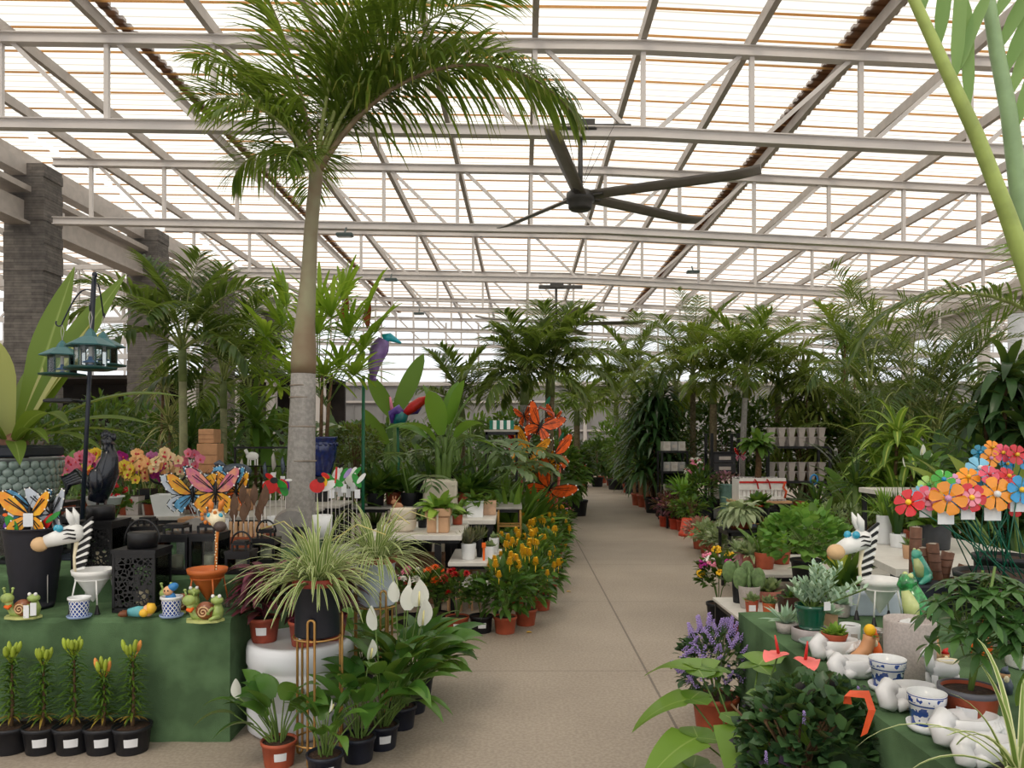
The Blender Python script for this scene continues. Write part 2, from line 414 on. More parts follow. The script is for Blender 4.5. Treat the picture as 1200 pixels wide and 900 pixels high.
# eave beams along both sides
mb = MB()
for z, h, wd in ((7.3, .3, .3), (6.85, .12, .5), (6.4, .45, .2), (6.15, .06, .45)): mb.bar(B(-10.5, RW0, z), B(-10.5, 36, z), wd, h)
S('ceiling_beam', mb, M_STEELD)
mb = MB()
for z, h, wd in ((6.42, .3, .3), (6.1, .12, .55), (5.75, .4, .2)): mb.bar(B(15.4, RW0, z), B(15.4, 36, z), wd, h)
S('ceiling_beam', mb, M_STEELD)
# stone-clad pillars on the left, thin steel columns on the right
def stone_mat():
    m, nt, o = _new('stacked_slate'); p = nt.nodes.new('ShaderNodeBsdfPrincipled')
    br = nt.nodes.new('ShaderNodeTexBrick'); tcx = nt.nodes.new('ShaderNodeTexCoord'); mp = nt.nodes.new('ShaderNodeMapping')
    sx = nt.nodes.new('ShaderNodeSeparateXYZ'); nt.links.new(tcx.outputs['Object'], sx.inputs[0])
    ad = nt.nodes.new('ShaderNodeMath'); nt.links.new(sx.outputs['X'], ad.inputs[0]); nt.links.new(sx.outputs['Y'], ad.inputs[1])
    cb = nt.nodes.new('ShaderNodeCombineXYZ'); nt.links.new(ad.outputs[0], cb.inputs[0]); nt.links.new(sx.outputs['Z'], cb.inputs[1])
    nt.links.new(cb.outputs[0], br.inputs['Vector'])
    br.inputs['Scale'].default_value = 1; br.inputs['Brick Width'].default_value = .75; br.inputs['Row Height'].default_value = .062
    br.inputs['Mortar Size'].default_value = .003; br.inputs['Color1'].default_value = lin((84, 80, 77)); br.inputs['Color2'].default_value = lin((112, 107, 102)); br.inputs['Mortar'].default_value = lin((48, 44, 42))
    nt.links.new(_mix(nt, .3, br.outputs['Color'], _ramp(nt, _noise(nt, 7, 5), [(.35, lin((66, 63, 61))), (.65, lin((130, 123, 117)))])), p.inputs['Base Color'])
    p.inputs['Roughness'].default_value = .85
    b = nt.nodes.new('ShaderNodeBump'); b.inputs['Strength'].default_value = .8; b.inputs['Distance'].default_value = .03; nt.links.new(br.outputs['Color'], b.inputs['Height']); nt.links.new(b.outputs[0], p.inputs['Normal'])
    nt.links.new(p.outputs[0], o.inputs[0]); return m
M_SLATE = stone_mat()
rs = random.Random(4)
for tw in TW[1:7]:
    mb = MB(); c = B(-10.42, tw+.3, 0); z = 0
    while z < 7.38:                                            # courses of slightly uneven stone
        h = rs.uniform(.16, .26); h = min(h, 7.4-z); e = rs.uniform(0, .035)
        mb.box((c.x+rs.uniform(-.012, .012), c.y, z+h/2), (.82+e, .66+e, h)); z += h
    S('wall_pillar', mb, M_SLATE)
for tw in TW[2:]:
    c = B(15.4, tw, 0); mb = MB().box((c.x, c.y, 2.9), (.28, .28, 5.8)).box((c.x, c.y, 5.7), (.5, .5, .12)).box((c.x, c.y, .06), (.5, .5, .12))
    S('wall_column', mb, M_STEEL)
# back wall: grey panels with glazing above
M_GREYW = mat('grey_wall_panel', (150, 150, 152), .6, var=.05, scale=2)
M_GLASS = (lambda: None)
def pane_mat():
    m, nt, o = _new('hazy_glazing'); t = nt.nodes.new('ShaderNodeBsdfTransparent'); t.inputs[0].default_value = (.95, .97, 1, 1)
    d = nt.nodes.new('ShaderNodeBsdfTranslucent'); d.inputs[0].default_value = (.9, .92, .95, 1)
    tcx = _noise(nt, .8, 3); s = nt.nodes.new('ShaderNodeMixShader'); nt.links.new(_ramp(nt, tcx, [(.3, (.1, .1, .1, 1)), (.7, (.3, .3, .3, 1))]), s.inputs[0])
    nt.links.new(t.outputs[0], s.inputs[1]); nt.links.new(d.outputs[0], s.inputs[2]); nt.links.new(s.outputs[0], o.inputs[0]); return m
M_PANE = pane_mat()
mb = MB()
a, b = -22, 28
mb.bar(B(a, 36.3, 2.1), B(b, 36.3, 2.1), .25, 4.3)
for k in range(0, 36): u = a+k*1.4; mb.bar(B(u, 36.14, 0), B(u, 36.14, 4.3), .03, .05)
S('wall_back', mb, M_GREYW)
mb = MB()
for z, h in ((3.45, .1), (2.1, .08), (4.3, .18)): mb.bar(B(a, 36.1, z), B(b, 36.1, z), .12, h)
for u in (-3, 2.9, 9): mb.bar(B(u, 36.05, 0), B(u, 36.05, 4.4), .16, .2)
S('trim_4', mb, M_STEEL)
mb = MB()
mb.add([B(a, 36.3, 4.3), B(b, 36.3, 4.3), B(b, 36.3, 7.4), B(a, 36.3, 7.4)], [(0, 1, 2, 3)])
wi = S('window_1', mb, M_PANE)
mb = MB()
for z in (5.0, 5.7, 6.4): mb.bar(B(a, 36.25, z), B(b, 36.25, z), .08, .1)
for k in range(0, 34): u = a+k*1.53; mb.bar(B(u, 36.25, 4.3), B(u, 36.25, 7.2), .08, .07)
mb.build('window_frame', M_STEEL, wi)
# right side: low wall and glazing of the next bay
mb = MB().bar(B(27.5, RW0, .5), B(27.5, 36, .5), .2, 1.0); S('wall_right', mb, M_GREYW)
wi = S('window_2', MB().add([B(27.5, RW0, 1), B(27.5, 36, 1), B(27.5, 36, 6.2), B(27.5, RW0, 6.2)], [(0, 1, 2, 3)]), M_PANE)
mb = MB()
for k in range(28): mb.bar(B(27.45, RW0+k*1.5, 1), B(27.45, RW0+k*1.5, 6.2), .08)
for z in (2.4, 4.0, 5.4): mb.bar(B(27.45, RW0, z), B(27.45, 36, z), .08)
mb.build('window_frame', M_STEEL, wi)
M_DARKW = mat('dark_storeroom_wall', (44, 39, 36), .8, var=.25, scale=2)
S('wall_left', MB().bar(B(-21.8, RW0, 1.6), B(-21.8, 36, 1.6), .2, 3.2), M_DARKW)
wi = S('window_3', MB().add([B(-21.8, RW0, 3.2), B(-21.8, 36, 3.2), B(-21.8, 36, 6.9), B(-21.8, RW0, 6.9)], [(0, 1, 2, 3)]), M_PANE)
mb = MB()
for k in range(28): mb.bar(B(-21.7, RW0+k*1.5, 3.2), B(-21.7, RW0+k*1.5, 6.9), .08)
for z in (4.4, 5.6): mb.bar(B(-21.7, RW0, z), B(-21.7, 36, z), .08)
mb.build('window_frame', M_STEEL, wi)
# dark lean-to behind the left rear pillars with white posts
mb = MB().bar(B(-21, 31, 1.95), B(-7.2, 31, 1.95), .2, 3.9).bar(B(-21, 29.5, 3.95), B(-7.2, 29.5, 3.95), 3.2, .14)
S('wall_partition', mb, M_DARKW)
for u in (-13.6, -12.1, -10.6, -9.2, -7.4):
    S('wall_post', MB().bar(B(u, 28.0, 0), B(u, 28.0, 3.9), .32, .3).box(B(u, 28.0, 3.8), (.45, .45, .1)).box(B(u, 28.0, .1), (.45, .45, .2)), M_STEEL)
# ---------------------------------------------------------------- ceiling fans
M_FAN = mat('fan_grey', (128, 122, 116), .45, var=.08, scale=5)
M_FAND = mat('fan_dark', (70, 68, 66), .45, var=.1, scale=5)
def fan(c, label, angs, L, bar_w, drop, tilt=0):
    t = T('ceiling_fan', label, 'ceiling fan', c)
    MB().tube([(0, 0, .05), (0, 0, drop)], .035, 10).build('rod', M_FAND, t)
    MB().bar((-bar_w*.5, 0, drop+.06), (bar_w*.75, 0, drop+.06), .1, .09).box((.02, 0, drop+.1), (.36, .16, .13)).build('mounting_bar', M_FAND, t)
    h = MB().lathe([(0, -.17), (.14, -.17), (.17, -.14), (.17, -.06), (.2, -.05), (.2, .06), (.16, .09), (.05, .1), (0, .1)], 20).build('hub', M_FAND, t)
    for k, (a, l) in enumerate(angs):
        mb = MB(); n = 9; vs = []; ww = .11
        for i in range(n):                                    # airfoil blade: rounded section, upturned tip
            r = .16+(l-.16)*i/(n-1); z = .03+.0*r; s = ww if i < n-1 else ww*.9
            tip = .03 if i == n-1 else 0
            for q, zz in ((-1, .006), (-.4, .034), (.5, .026), (1, -.01), (.4, -.02), (-.5, -.008)): vs.append((r, q*s, z+zz-q*.025+tip))
        fs = [(i*6+j, i*6+(j+1) % 6, i*6+6+(j+1) % 6, i*6+6+j) for i in range(n-1) for j in range(6)]+[tuple(range(5, -1, -1)), tuple(range((n-1)*6, n*6))]
        mb.add(vs, fs, True); b_ = mb.build('blade', M_FAN, t, rz=math.radians(a))
        MB().bar((.12, 0, .03), (.34, 0, .035), .1, .06).build('blade_bracket', M_FAND, b_)
    for a in (60, 150, 240, 330):
        q = pol(math.radians(a), 0, .55)
        MB().tube([(0, 0, .12), (q.x*.3, q.y*.3, drop*.4), (q.x, q.y, drop+.05)], .004, 5).build('guy_wire', M_FAND, t)
    return t
fan(V((.97, 10.9, 5.05)), 'big dark four-bladed ceiling fan on a rod below the near truss', [(-24, 2.45), (33, 2.4), (124, 2.05), (257, 2.3)], 2.5, .95, .93)
fan(B(.9, 20.9, 4.75), 'small far ceiling fan half hidden above the distant palms', [(-8, 2.4), (64, 2.4), (136, 2.4), (208, 2.4), (280, 2.4)], 2.4, .95, .98)
# small spot lamps clipped to the trusses
M_LAMP = mat('lamp_housing', (70, 84, 84), .4, var=.1)
for px, py, tw, lb in ((404, 273, 15.6, 'dark box lamp under the second truss by the tall palm'), (458, 326, 20.6, 'small lamp clipped under the third truss left of the fan'), (491, 366, 25.6, 'tiny lamp under the fourth truss'), (812, 317, 20.6, 'small lamp under the third truss right of the fan')):
    p = at(px, py, tw); t = T('truss_lamp', lb, 'lamp', p)
    MB().box((0, 0, -.04), (.34, .16, .07), bev=.015).build('lamp_housing', M_LAMP, t)
    MB().box((0, 0, -.08), (.28, .1, .012)).build('diffuser', M_WHITE, t); MB().bar((0, 0, 0), (0, .14, .14), .03).build('clip', M_LAMP, t)
# ================================================================ left display stage
R = random.Random
ZL, ZU = .66, .815
t = T('carpeted_display_stage', 'two-step display stage wrapped in green carpet beside the left side of the aisle', 'display stand', (-2.6, 5.2, 0))
def cloth_box(x0, x1, y0, y1, z0, z1, seed):
    """box wrapped in carpet: rounded upper edge and slightly uneven faces"""
    rnd = R(seed); mb = MB(); n = 26; r = .025
    prof = [(y0, z0), (y0, (z0+z1)/2), (y0, z1-r), (y0+r*.3, z1-r*.3), (y0+r, z1), (y1, z1), (y1, z0)]
    vs, fs = [], []
    for i in range(n+1):
        x = x0+(x1-x0)*i/n
        for j, (y, z) in enumerate(prof): vs.append((x, y+(rnd.uniform(0, .012) if j < 4 else 0), z-(rnd.uniform(.0005, .006) if 2 <= j < 6 else 0)))
    k = len(prof)
    for i in range(n):
        for j in range(k-1): fs.append((i*k+j, (i+1)*k+j, (i+1)*k+j+1, i*k+j+1))
    fs += [tuple(range(k)), tuple(range((n+1)*k-1, n*k-1, -1))]
    return mb.add([V(p)-V((-2.6, 5.2, 0)) for p in vs], fs, False)
cloth_box(-3.5, -1.5, 4.08, 4.5, 0, ZL, 1).build('lower_step', M_GREENPET, t)
cloth_box(-3.5, -1.52, 4.5, 6.5, 0, ZU, 2).build('upper_step', M_GREENPET, t)
# ---------------------------------------------------------------- budding lilies on the floor
G_LILY = leafmat('lily_leaf', (48, 86, 30), (92, 122, 44)); G_DRY = leafmat('dry_leaf', (170, 146, 60), (196, 160, 84))
M_BUDG = mat('green_bud', (150, 168, 54), .45, var=.2); M_BUDO = mat('orange_bud', (222, 146, 72), .45, var=.15)
for i, (px, hh, nb, lab) in enumerate(((13, .44, 6, 'lily in bud, black pot at the frame edge of the row before green carpet'), (50, .42, 7, 'second lily in bud from the end by the frame edge, leaning pot'),
        (86, .47, 8, 'tallest lily in bud, middle of the five black pots before the carpet'), (121, .36, 6, 'shortest lily with one orange bud, white sticker on black pot'), (155, .45, 6, 'last lily in bud of the row, nearest the white drum, tilted sticker'))):
    rnd = R(20+i); t = T('potted_lily', lab, 'plant', xy(px, 3.97, 0), 0, 'lilies in bud before the green carpet')
    pot(t, .097, .076, .135, M_BLACKPOT, sticker=(-1.2 if i > 0 else None))
    mb = MB(); top = .12+hh-.08
    mb.tube([(0, 0, .1), (.008, 0, .25), (0, .004, top)], [.011, .008, .005], 7); mb.build('stem', M_BRSTEM, t)
    mb = MB()
    for j in range(150):
        z = .17+(top-.17)*(j/150)**.9; a = j*2.399
        mb.rib((0, 0, z), pol(a, rnd.uniform(.1, .7)), rnd.uniform(.075, .12)*(1-.25*(z-.17)/hh), .0125, 1.1, 4, LANCE)
    mb.build('foliage', G_LILY, t)
    mb = MB()
    for j in range(16): mb.rib((0, 0, .175), pol(j*.7+.2, rnd.uniform(-.1, .5)), rnd.uniform(.06, .1), .012, 1.2, 4)
    mb.build('dry_leaves', G_DRY, t)
    for j in range(nb):
        a = j*2*PI/nb+.3; el = rnd.uniform(.9, 1.25); p0 = V((0, 0, top-.03)); p1 = p0+pol(a, el, rnd.uniform(.03, .06)); d = pol(a, 1.35)
        mb = MB().tube([p0, p1], .003, 5, False); L = rnd.uniform(.055, .075)
        mb.tube([p1, p1+d*L*.25, p1+d*L*.6, p1+d*L*.9, p1+d*L], [.004, .0105, .012, .007, .001], 8)
        mb.build('flower_bud', M_BUDO if (i == 3 and j in (0, 3)) or (i == 4 and j == 0) else M_BUDG, t)
# ---------------------------------------------------------------- cone-pot animals
M_CREAM = mat('cream_paint', (234, 222, 190), .4, var=.06); M_TAN = mat('tan_snout', (214, 178, 134), .45, var=.06)
M_BLK = mat('black_paint', (24, 23, 25), .4, var=.1); M_BLUEEYE = mat('blue_gloss', (48, 158, 190), .2, var=.05, coat=.6)
M_WHT = mat('white_paint', (230, 230, 228), .4, var=.04); M_GIR = mat('orange_paint', (204, 120, 44), .45, var=.15)
M_TERC = mat('terracotta_paint', (186, 98, 44), .45, var=.06); M_GRYSN = mat('dark_snout', (74, 62, 58), .4, var=.06)
def cone_animal(name, lab, cat, loc, zebra=True, rz=0):
    t = T(name, lab, cat, loc, rz)
    cm = M_WHT if zebra else M_TERC
    MB().lathe([(.004, .05), (.05, .125), (.098, .2), (.105, .205), (.11, .23), (.104, .23), (.094, .203), (.045, .13), (0, .08)], 28).build('cone_pot', cm, t)
    mb = MB()
    for k in range(32):
        a, b = 2*PI*k/32, 2*PI*(k+1)/32; mb.tube([pol(a, 0, .088)+V((0, 0, .178)), pol(b, 0, .088)+V((0, 0, .178))], .0035, 5, False)
    mb.build('ring', cm, t)
    for a in (-2.25, -.9, .75, 2.4):
        q = pol(a, 0, .09); f = pol(a, 0, .115)
        lg = MB().tube([q+V((0, 0, .178)), q*1.13+V((0, 0, .12)), f+V((0, 0, .05))], .0045, 7).build('leg', cm, t)
        MB().lathe([(.017, 0), (.015, .004), (.006, .045), (.0, .05)], 8, f).build('hoof', M_BLK if zebra else M_GRYSN, lg)
    if zebra:
        x0 = -.1
        MB().tube([(x0, 0, .2), (x0-.004, 0, .3), (x0+.012, 0, .4)], [.009, .008, .014], 8).build('neck', M_CREAM, t)
        for k in range(14):                                    # mane of alternating plates
            z = .225+k*.0165; l = (.05+.065*k/12); d = V((.85, 0, .22+.035*k)).normalized(); p = V((x0, 0, z)); u = V((-d.z, 0, d.x))*.0075
            mb = MB().poly([p-u*.6, p+d*l-u, p+d*(l+.006), p+d*l+u, p+u*.6], .012, V((0, -1, 0))); mb.build('mane_plate', M_BLK if k % 2 else M_WHT, t)
        Mx = Matrix.Rotation(math.radians(-28), 3, 'Y') @ Matrix.Identity(3)
        hd = MB().tube([(x0+.045, 0, .44), (x0+.01, 0, .435), (x0-.06, -.03, .412), (x0-.13, -.055, .388)], [.03, .054, .046, .034], 14).build('head', M_WHT, t)
        MB().ell((x0-.155, -.066, .376), (.046, .04, .041)).build('snout', M_TAN, hd)
        for k in range(2): MB().ell((x0-.05-.03*k, -.062+.03*k, .462-.002*k), (.021, .018, .021), 8, 6).build('eye', M_BLUEEYE, hd)
        for s in (-1, 1): MB().tube([(x0+.0, s*.022, .475), (x0-.012, s*.03, .525), (x0-.03, s*.034, .57)], [.012, .02, .002], 7).build('ear', M_WHT, hd)
        for k, (zz, xx, ll) in enumerate(((.452, -.012, .07), (.43, -.008, .075), (.408, .0, .06))):     # cheek stripes
            pts = [(x0+xx+ll*.5, -.045, zz-.004), (x0+xx+.0, -.06, zz+.004), (x0+xx-ll*.5, -.066, zz-.006)]
            MB().tube(pts, [.006, .005, .001], 6).build('stripe', M_BLK, hd)
    else:
        nk = MB().tube([(.045, 0, .2), (.05, 0, .3), (.052, 0, .39), (.06, 0, .47)], [.008, .008, .009, .011], 8).build('neck', M_GIR, t)
        rnd = R(5); mb = MB()
        for k in range(16): mb.ell((.051+rnd.uniform(-.006, .004), -.008, .21+k*.016), (.0045, .004, .005), 6, 4)
        mb.build('spots', M_CREAM, nk)
        hd = MB().tube([(.02, .03, .525), (.035, .01, .52), (.065, -.015, .495), (.08, -.03, .48)], [.03, .047, .042, .032], 14).build('head', M_CREAM, t)
        MB().ell((.09, -.05, .468), (.036, .034, .03)).build('snout', M_GRYSN, hd)
        mb = MB()
        for k in range(9): a = k*.7; mb.ell((.03+.046*math.cos(a)-.01, -.022-.01*math.sin(k), .52+.036*math.sin(a)), (.011, .009, .012), 7, 5)
        mb.build('spots', M_GIR, hd)
        for x in (.02, .085): MB().ell((x, -.028, .528), (.013, .011, .014), 8, 6).build('eye', M_BLUEEYE, hd)
        for x, dx in ((.022, -.006), (.068, .022)): MB().tube([(x, 0, .55), (x+dx*.5, 0, .59), (x+dx, 0, .615)], [.01, .018, .003], 8).build('ear', M_GIR, hd)
    return t
zeb = cone_animal('zebra_planter', 'zebra-headed metal planter with white cone pot beside the black bucket of butterfly stakes', 'planter', on(109, 715.5, ZL))
dup(zeb, on(1031, 730, ZL), 0, 'zebra-headed metal planter with white cone pot below the white corner table on the right stage')
cone_animal('giraffe_planter', 'giraffe-headed metal planter with orange terracotta cone pot on green carpet', 'planter', on(243, 714, ZL), False)
# ---------------------------------------------------------------- lattice pots, gnomes, snails
def blue_pattern(name, fine):
    m, nt, o = _new(name); p = nt.nodes.new('ShaderNodeBsdfPrincipled')
    W_, B_ = lin((228, 230, 234)), lin((38, 72, 150))
    def mth(op, a, b=None):
        n = nt.nodes.new('ShaderNodeMath'); n.operation = op
        for k, v in enumerate((a, b)):
            if v is None: continue
            if hasattr(v, 'is_linked'): nt.links.new(v, n.inputs[k])
            else: n.inputs[k].default_value = v
        return n.outputs[0]
    def at_(n):
        q = nt.nodes.new('ShaderNodeAttribute'); q.attribute_name = n; return q.outputs['Fac']
    u, v = at_('lu'), at_('lv')
    if fine:
        f = mth('MINIMUM', mth('FRACT', mth('ADD', u, v)), mth('FRACT', mth('ADD', mth('SUBTRACT', u, v), 50)))
        f = mth('MULTIPLY', mth('GREATER_THAN', f, .26), mth('MULTIPLY', mth('GREATER_THAN', v, .4), mth('LESS_THAN', v, 3.4)))
    else:
        nz = mth('GREATER_THAN', _noise(nt, 42, 1.5), .47)
        band = mth('MULTIPLY', mth('GREATER_THAN', v, .1), mth('LESS_THAN', v, .66))
        top = mth('MULTIPLY', mth('GREATER_THAN', v, .78), mth('MULTIPLY', mth('LESS_THAN', v, .93), mth('GREATER_THAN', _noise(nt, 55, 1), .55)))
        ring = mth('LESS_THAN', mth('ABSOLUTE', mth('SUBTRACT', v, .72)), .02)
        ring2 = mth('LESS_THAN', mth('ABSOLUTE', mth('SUBTRACT', v, .96)), .013)
        f = mth('MAXIMUM', mth('MULTIPLY', nz, band), mth('MAXIMUM', top, mth('MAXIMUM', ring, ring2)))
    nt.links.new(_mix(nt, f, W_, B_), p.inputs['Base Color']); p.inputs['Roughness'].default_value = .2; p.inputs['Coat Weight'].default_value = .4
    nt.links.new(p.outputs[0], o.inputs[0]); return m
M_LATT, M_TOILE = blue_pattern('blue_lattice_glaze', True), blue_pattern('blue_scroll_glaze', False)
def patterned(mb, prof, n, ku, kv):
    b = len(mb.v); mb.lathe(prof, n); mb.hasl = True; zt = max(z for r, z in prof)
    for i, (r, z) in enumerate(prof):
        for j in range(n): mb.lu[b+i*n+j] = ku*j/n; mb.lv[b+i*n+j] = kv*z/zt
def lattice_pot(lab, loc):
    t = T('lattice_pot', lab, 'flower pot', loc, PI/2, 'blue lattice pots')
    mb = MB(); patterned(mb, [(.042, .012), (.044, .02), (.052, .1)], 48, 14, 3.6); mb.build('pot', M_LATT, t)
    MB().lathe([(.052, .098), (.057, .1), (.057, .112), (.05, .112), (.046, .09), (.04, .02), (0, .02)], 28).build('rim', M_WHITE, t)
    MB().lathe([(.03, 0), (.058, .004), (.062, .016), (.057, .016), (.05, .01), (0, .01)], 28).build('saucer', mat('blue_grey_saucer', (142, 162, 200), .25, coat=.3), t)
    return t
lattice_pot('blue lattice pot on a saucer standing under the zebra cone planter', on(93, 724, ZL))
lattice_pot('blue lattice pot on a saucer with a blue-capped gnome inside', on(201, 723, ZL))
M_BLUE = mat('blue_paint', (52, 128, 190), .35, var=.08); M_SKIN = mat('figurine_skin', (226, 172, 128), .45, var=.05); M_HATY = mat('yellow_paint', (226, 178, 54), .4, var=.08); M_BROWN = mat('brown_paint', (120, 70, 42), .45, var=.15)
t = T('gnome_figurine', 'blue-capped little gnome leaning out of the lattice pot', 'figurine', on(200, 723, ZL)+V((0, 0, .06)))
MB().ell((0, 0, .035), (.03, .025, .04)).build('body', M_BLUE, t); MB().ell((-.008, -.01, .082), (.026, .025, .026)).build('head', M_SKIN, t)
MB().ell((.012, .0, .1), (.03, .029, .022), M=Matrix.Rotation(-.5, 3, 'Y')).build('cap', M_BLUE, t)
for x in (-.018, 0): MB().ell((x, -.034, .086), (.004, .003, .005), 6, 5).build('eye', M_BLK, t)
t = T('gnome_figurine', 'gnome in yellow hat lying down on green carpet before the pierced lantern', 'figurine', on(162, 724, ZL), .12)
MB().tube([(-.05, 0, .03), (0, 0, .034), (.03, 0, .034)], [.02, .03, .026], 12).build('body', mat('teal_paint', (96, 168, 178), .4), t)
MB().ell((.05, 0, .038), (.03, .03, .032)).build('head', M_SKIN, t); MB().tube([(.055, 0, .045), (.08, 0, .05), (.092, 0, .046)], [.034, .026, .006], 12).build('hat', M_HATY, t)
MB().ell((.035, -.022, .03), (.024, .02, .022)).build('beard', M_HATY, t)
for s in (-1, 1): MB().tube([(-.05, s*.016, .026), (-.08, s*.017, .024), (-.09, s*.017, .03)], [.016, .015, .014], 8).build('boot', M_BROWN, t)
M_SNG = mat('figurine_green', (148, 168, 92), .4, var=.15, scale=30, coat=.3); M_SHELL = mat('shell_brown', (134, 76, 46), .4, var=.18, scale=20, coat=.3); M_SHLT = mat('shell_tan', (206, 168, 124), .4, var=.1); M_LEAFB = mat('leaf_base_green', (184, 190, 120), .45, var=.15)
def snail(lab, loc, rz=0, s=1.0):
    t = T('snail_figurine', lab, 'figurine', loc, rz, 'snail and frog figurines', s)
    b = [(.085*math.cos(a)*(1+.07*math.sin(7*a)), .05*math.sin(a)*(1+.07*math.sin(7*a)), 0) for a in [2*PI*k/28 for k in range(28)]]
    MB().poly([V(p)+V((0, 0, .012)) for p in b], .012, V((0, 0, 1))).build('leaf_base', M_LEAFB, t)
    sh = MB().ell((.008, -.01, .052), (.046, .03, .042), 16, 10).build('shell', M_SHELL, t)
    MB().tube([(.008+.028*(1-k/22)*math.cos(k*.62), -.041+.004*(k/22)*0-.002, .05+.028*(1-k/22)*math.sin(k*.62)) for k in range(21)], .004, 6).build('spiral', M_SHLT, sh)
    MB().tube([(.06, -.005, .018), (0, .005, .022), (-.045, -.005, .03), (-.06, -.012, .065), (-.062, -.014, .09)], [.01, .024, .022, .017, .02], 12).build('snail_body', M_SNG, t)
    hd = MB().ell((-.066, -.018, .1), (.031, .027, .026)).build('snail_head', M_SNG, t)
    for q in (-.016, .018): MB().tube([(-.066+q, -.01, .12), (-.068+q*1.3, -.008, .142)], .005, 6).ell((-.068+q*1.3, -.008, .146), (.008, .008, .007), 8, 5).build('antenna', M_SNG, hd)
    MB().tube([(-.07, -.03, .062), (-.052, -.034, .056), (-.045, -.02, .066)], [.008, .011, .006], 7).build('scarf', P_ORANGE, t)
    fr = MB().tube([(.062, -.012, .02), (.066, -.01, .055), (.066, -.012, .085)], [.024, .026, .014], 12).ell((.064, -.018, .102), (.03, .025, .02)).tube([(.05, -.03, .07), (.035, -.04, .055), (.03, -.04, .04)], [.008, .007, .008], 6).tube([(.08, -.03, .03), (.055, -.045, .024), (.04, -.05, .016)], [.012, .01, .008], 6).build('frog', M_SNG, t)
    for q in (-.014, .016): MB().ell((.063+q, -.028, .122), (.009, .008, .009), 8, 6).build('frog_eye', M_WHT, fr)
    return t
sn = snail('snail figurine with frog rider beside the big black bucket', on(27, 724, ZL), 0, 1.08)
for k, x in enumerate((.05, .078)): MB().box((x, -.055+.01*k, .042+.01*k), (.026, .003, .062), rz=.3*k).build('price_tag', M_STICK, sn)
snail('snail figurine with frog rider in front of the giraffe planter', on(240, 728, ZL), 0, 1.12)
snail('snail figurine half hidden behind the gnome lattice pot', on(212, 717, ZL), .25, 1.1)
# ---------------------------------------------------------------- lanterns
def glass_mat():
    m, nt, o = _new('clear_glass'); t = nt.nodes.new('ShaderNodeBsdfTransparent'); t.inputs[0].default_value = (.86, .9, .9, 1)
    g = nt.nodes.new('ShaderNodeBsdfGlossy'); g.inputs['Roughness'].default_value = .05
    f = nt.nodes.new('ShaderNodeFresnel'); f.inputs[0].default_value = 1.45; s = nt.nodes.new('ShaderNodeMixShader')
    nt.links.new(f.outputs[0], s.inputs[0]); nt.links.new(t.outputs[0], s.inputs[1]); nt.links.new(g.outputs[0], s.inputs[2]); nt.links.new(s.outputs[0], o.inputs[0]); return m
M_CLEAR = glass_mat()
def pierced_mat():
    m, nt, o = _new('pierced_black_sheet'); p = nt.nodes.new('ShaderNodeBsdfPrincipled'); p.inputs['Base Color'].default_value = lin((20, 20, 23)); p.inputs['Roughness'].default_value = .45
    v = nt.nodes.new('ShaderNodeTexVoronoi'); v.feature = 'DISTANCE_TO_EDGE'; v.inputs['Scale'].default_value = 42
    tcx = nt.nodes.new('ShaderNodeTexCoord'); nt.links.new(tcx.outputs['Object'], v.inputs['Vector'])
    t = nt.nodes.new('ShaderNodeBsdfTransparent'); s = nt.nodes.new('ShaderNodeMixShader')
    nt.links.new(_ramp(nt, v.outputs['Distance'], [(.1, (0, 0, 0, 1)), (.13, (1, 1, 1, 1))]), s.inputs[0])
    nt.links.new(p.outputs[0], s.inputs[1]); nt.links.new(t.outputs[0], s.inputs[2]); nt.links.new(s.outputs[0], o.inputs[0]); return m
M_PIERCE = pierced_mat()
def lantern(lab, loc, w, d, h, pierced=False, handle=True, lean=0, rz=0, grp=None):
    t = T('garden_lantern', lab, 'lantern', V(loc)+V((0, 0, .002)), rz, grp); k = .014
    mb = MB().box((0, 0, .012), (w, d, .024)).box((0, 0, h-.012), (w*1.04, d*1.04, .02))
    for x in (-1, 1):
        for y in (-1, 1): mb.box((x*(w-k)/2, y*(d-k)/2, h/2), (k, k, h-.03))
    for x in (-1, 1): mb.box((x*(w-k)/2, 0, h-.035), (k*.9, d-k, .025))
    for y in (-1, 1): mb.box((0, y*(d-k)/2, h-.035), (w-k, k*.9, .025))
    mb.build('frame', M_BLACK, t)
    for q, (c, s) in enumerate((((0, -d/2+.004, h/2), (w-2*k, .003, h-.06)), ((0, d/2-.004, h/2), (w-2*k, .003, h-.06)), ((w/2-.004, 0, h/2), (.003, d-2*k, h-.06)), ((-w/2+.004, 0, h/2), (.003, d-2*k, h-.06)))):
        MB().box(c, s).build('panel' if pierced else 'glass_pane', M_PIERCE if pierced and q < 2 else M_CLEAR, t)
    if pierced: MB().lathe([(0, 0), (w*.33, 0), (w*.33, .08), (w*.31, .085), (0, .085)], 28, (0, 0, h)).build('vent_cap', M_BLACK, t)
    else:
        mb = MB().box((0, 0, h+.035), (w*.62, d*.62, .012))
        for x in (-1, 1):
            for y in (-1, 1): mb.box((x*w*.28, y*d*.28, h+.014), (.012, .012, .04))
        mb.box((0, 0, h+.048), (w*.5, d*.5, .012)); mb.build('vent_cap', M_BLACK, t)
    if handle:
        hh = h+.03; r = w*.42
        MB().tube([(-r*math.cos(a), lean*math.sin(a), hh+r*1.25*math.sin(a)) for a in [PI*i/16 for i in range(17)]], .006, 6).build('handle', M_BLACK, t)
    MB().lathe([(0, 0), (.032, 0), (.034, .002), (.034, .07), (.03, .074), (0, .072)], 16, (0, 0, .026)).build('candle', M_CREAM, t)
    return t
p = on(166, 714, ZL); lantern('tall black lantern pierced with leaf cutouts, loop handle raised, on the lower step', (p.x, 4.305, ZL), .235, .21, .345, True)
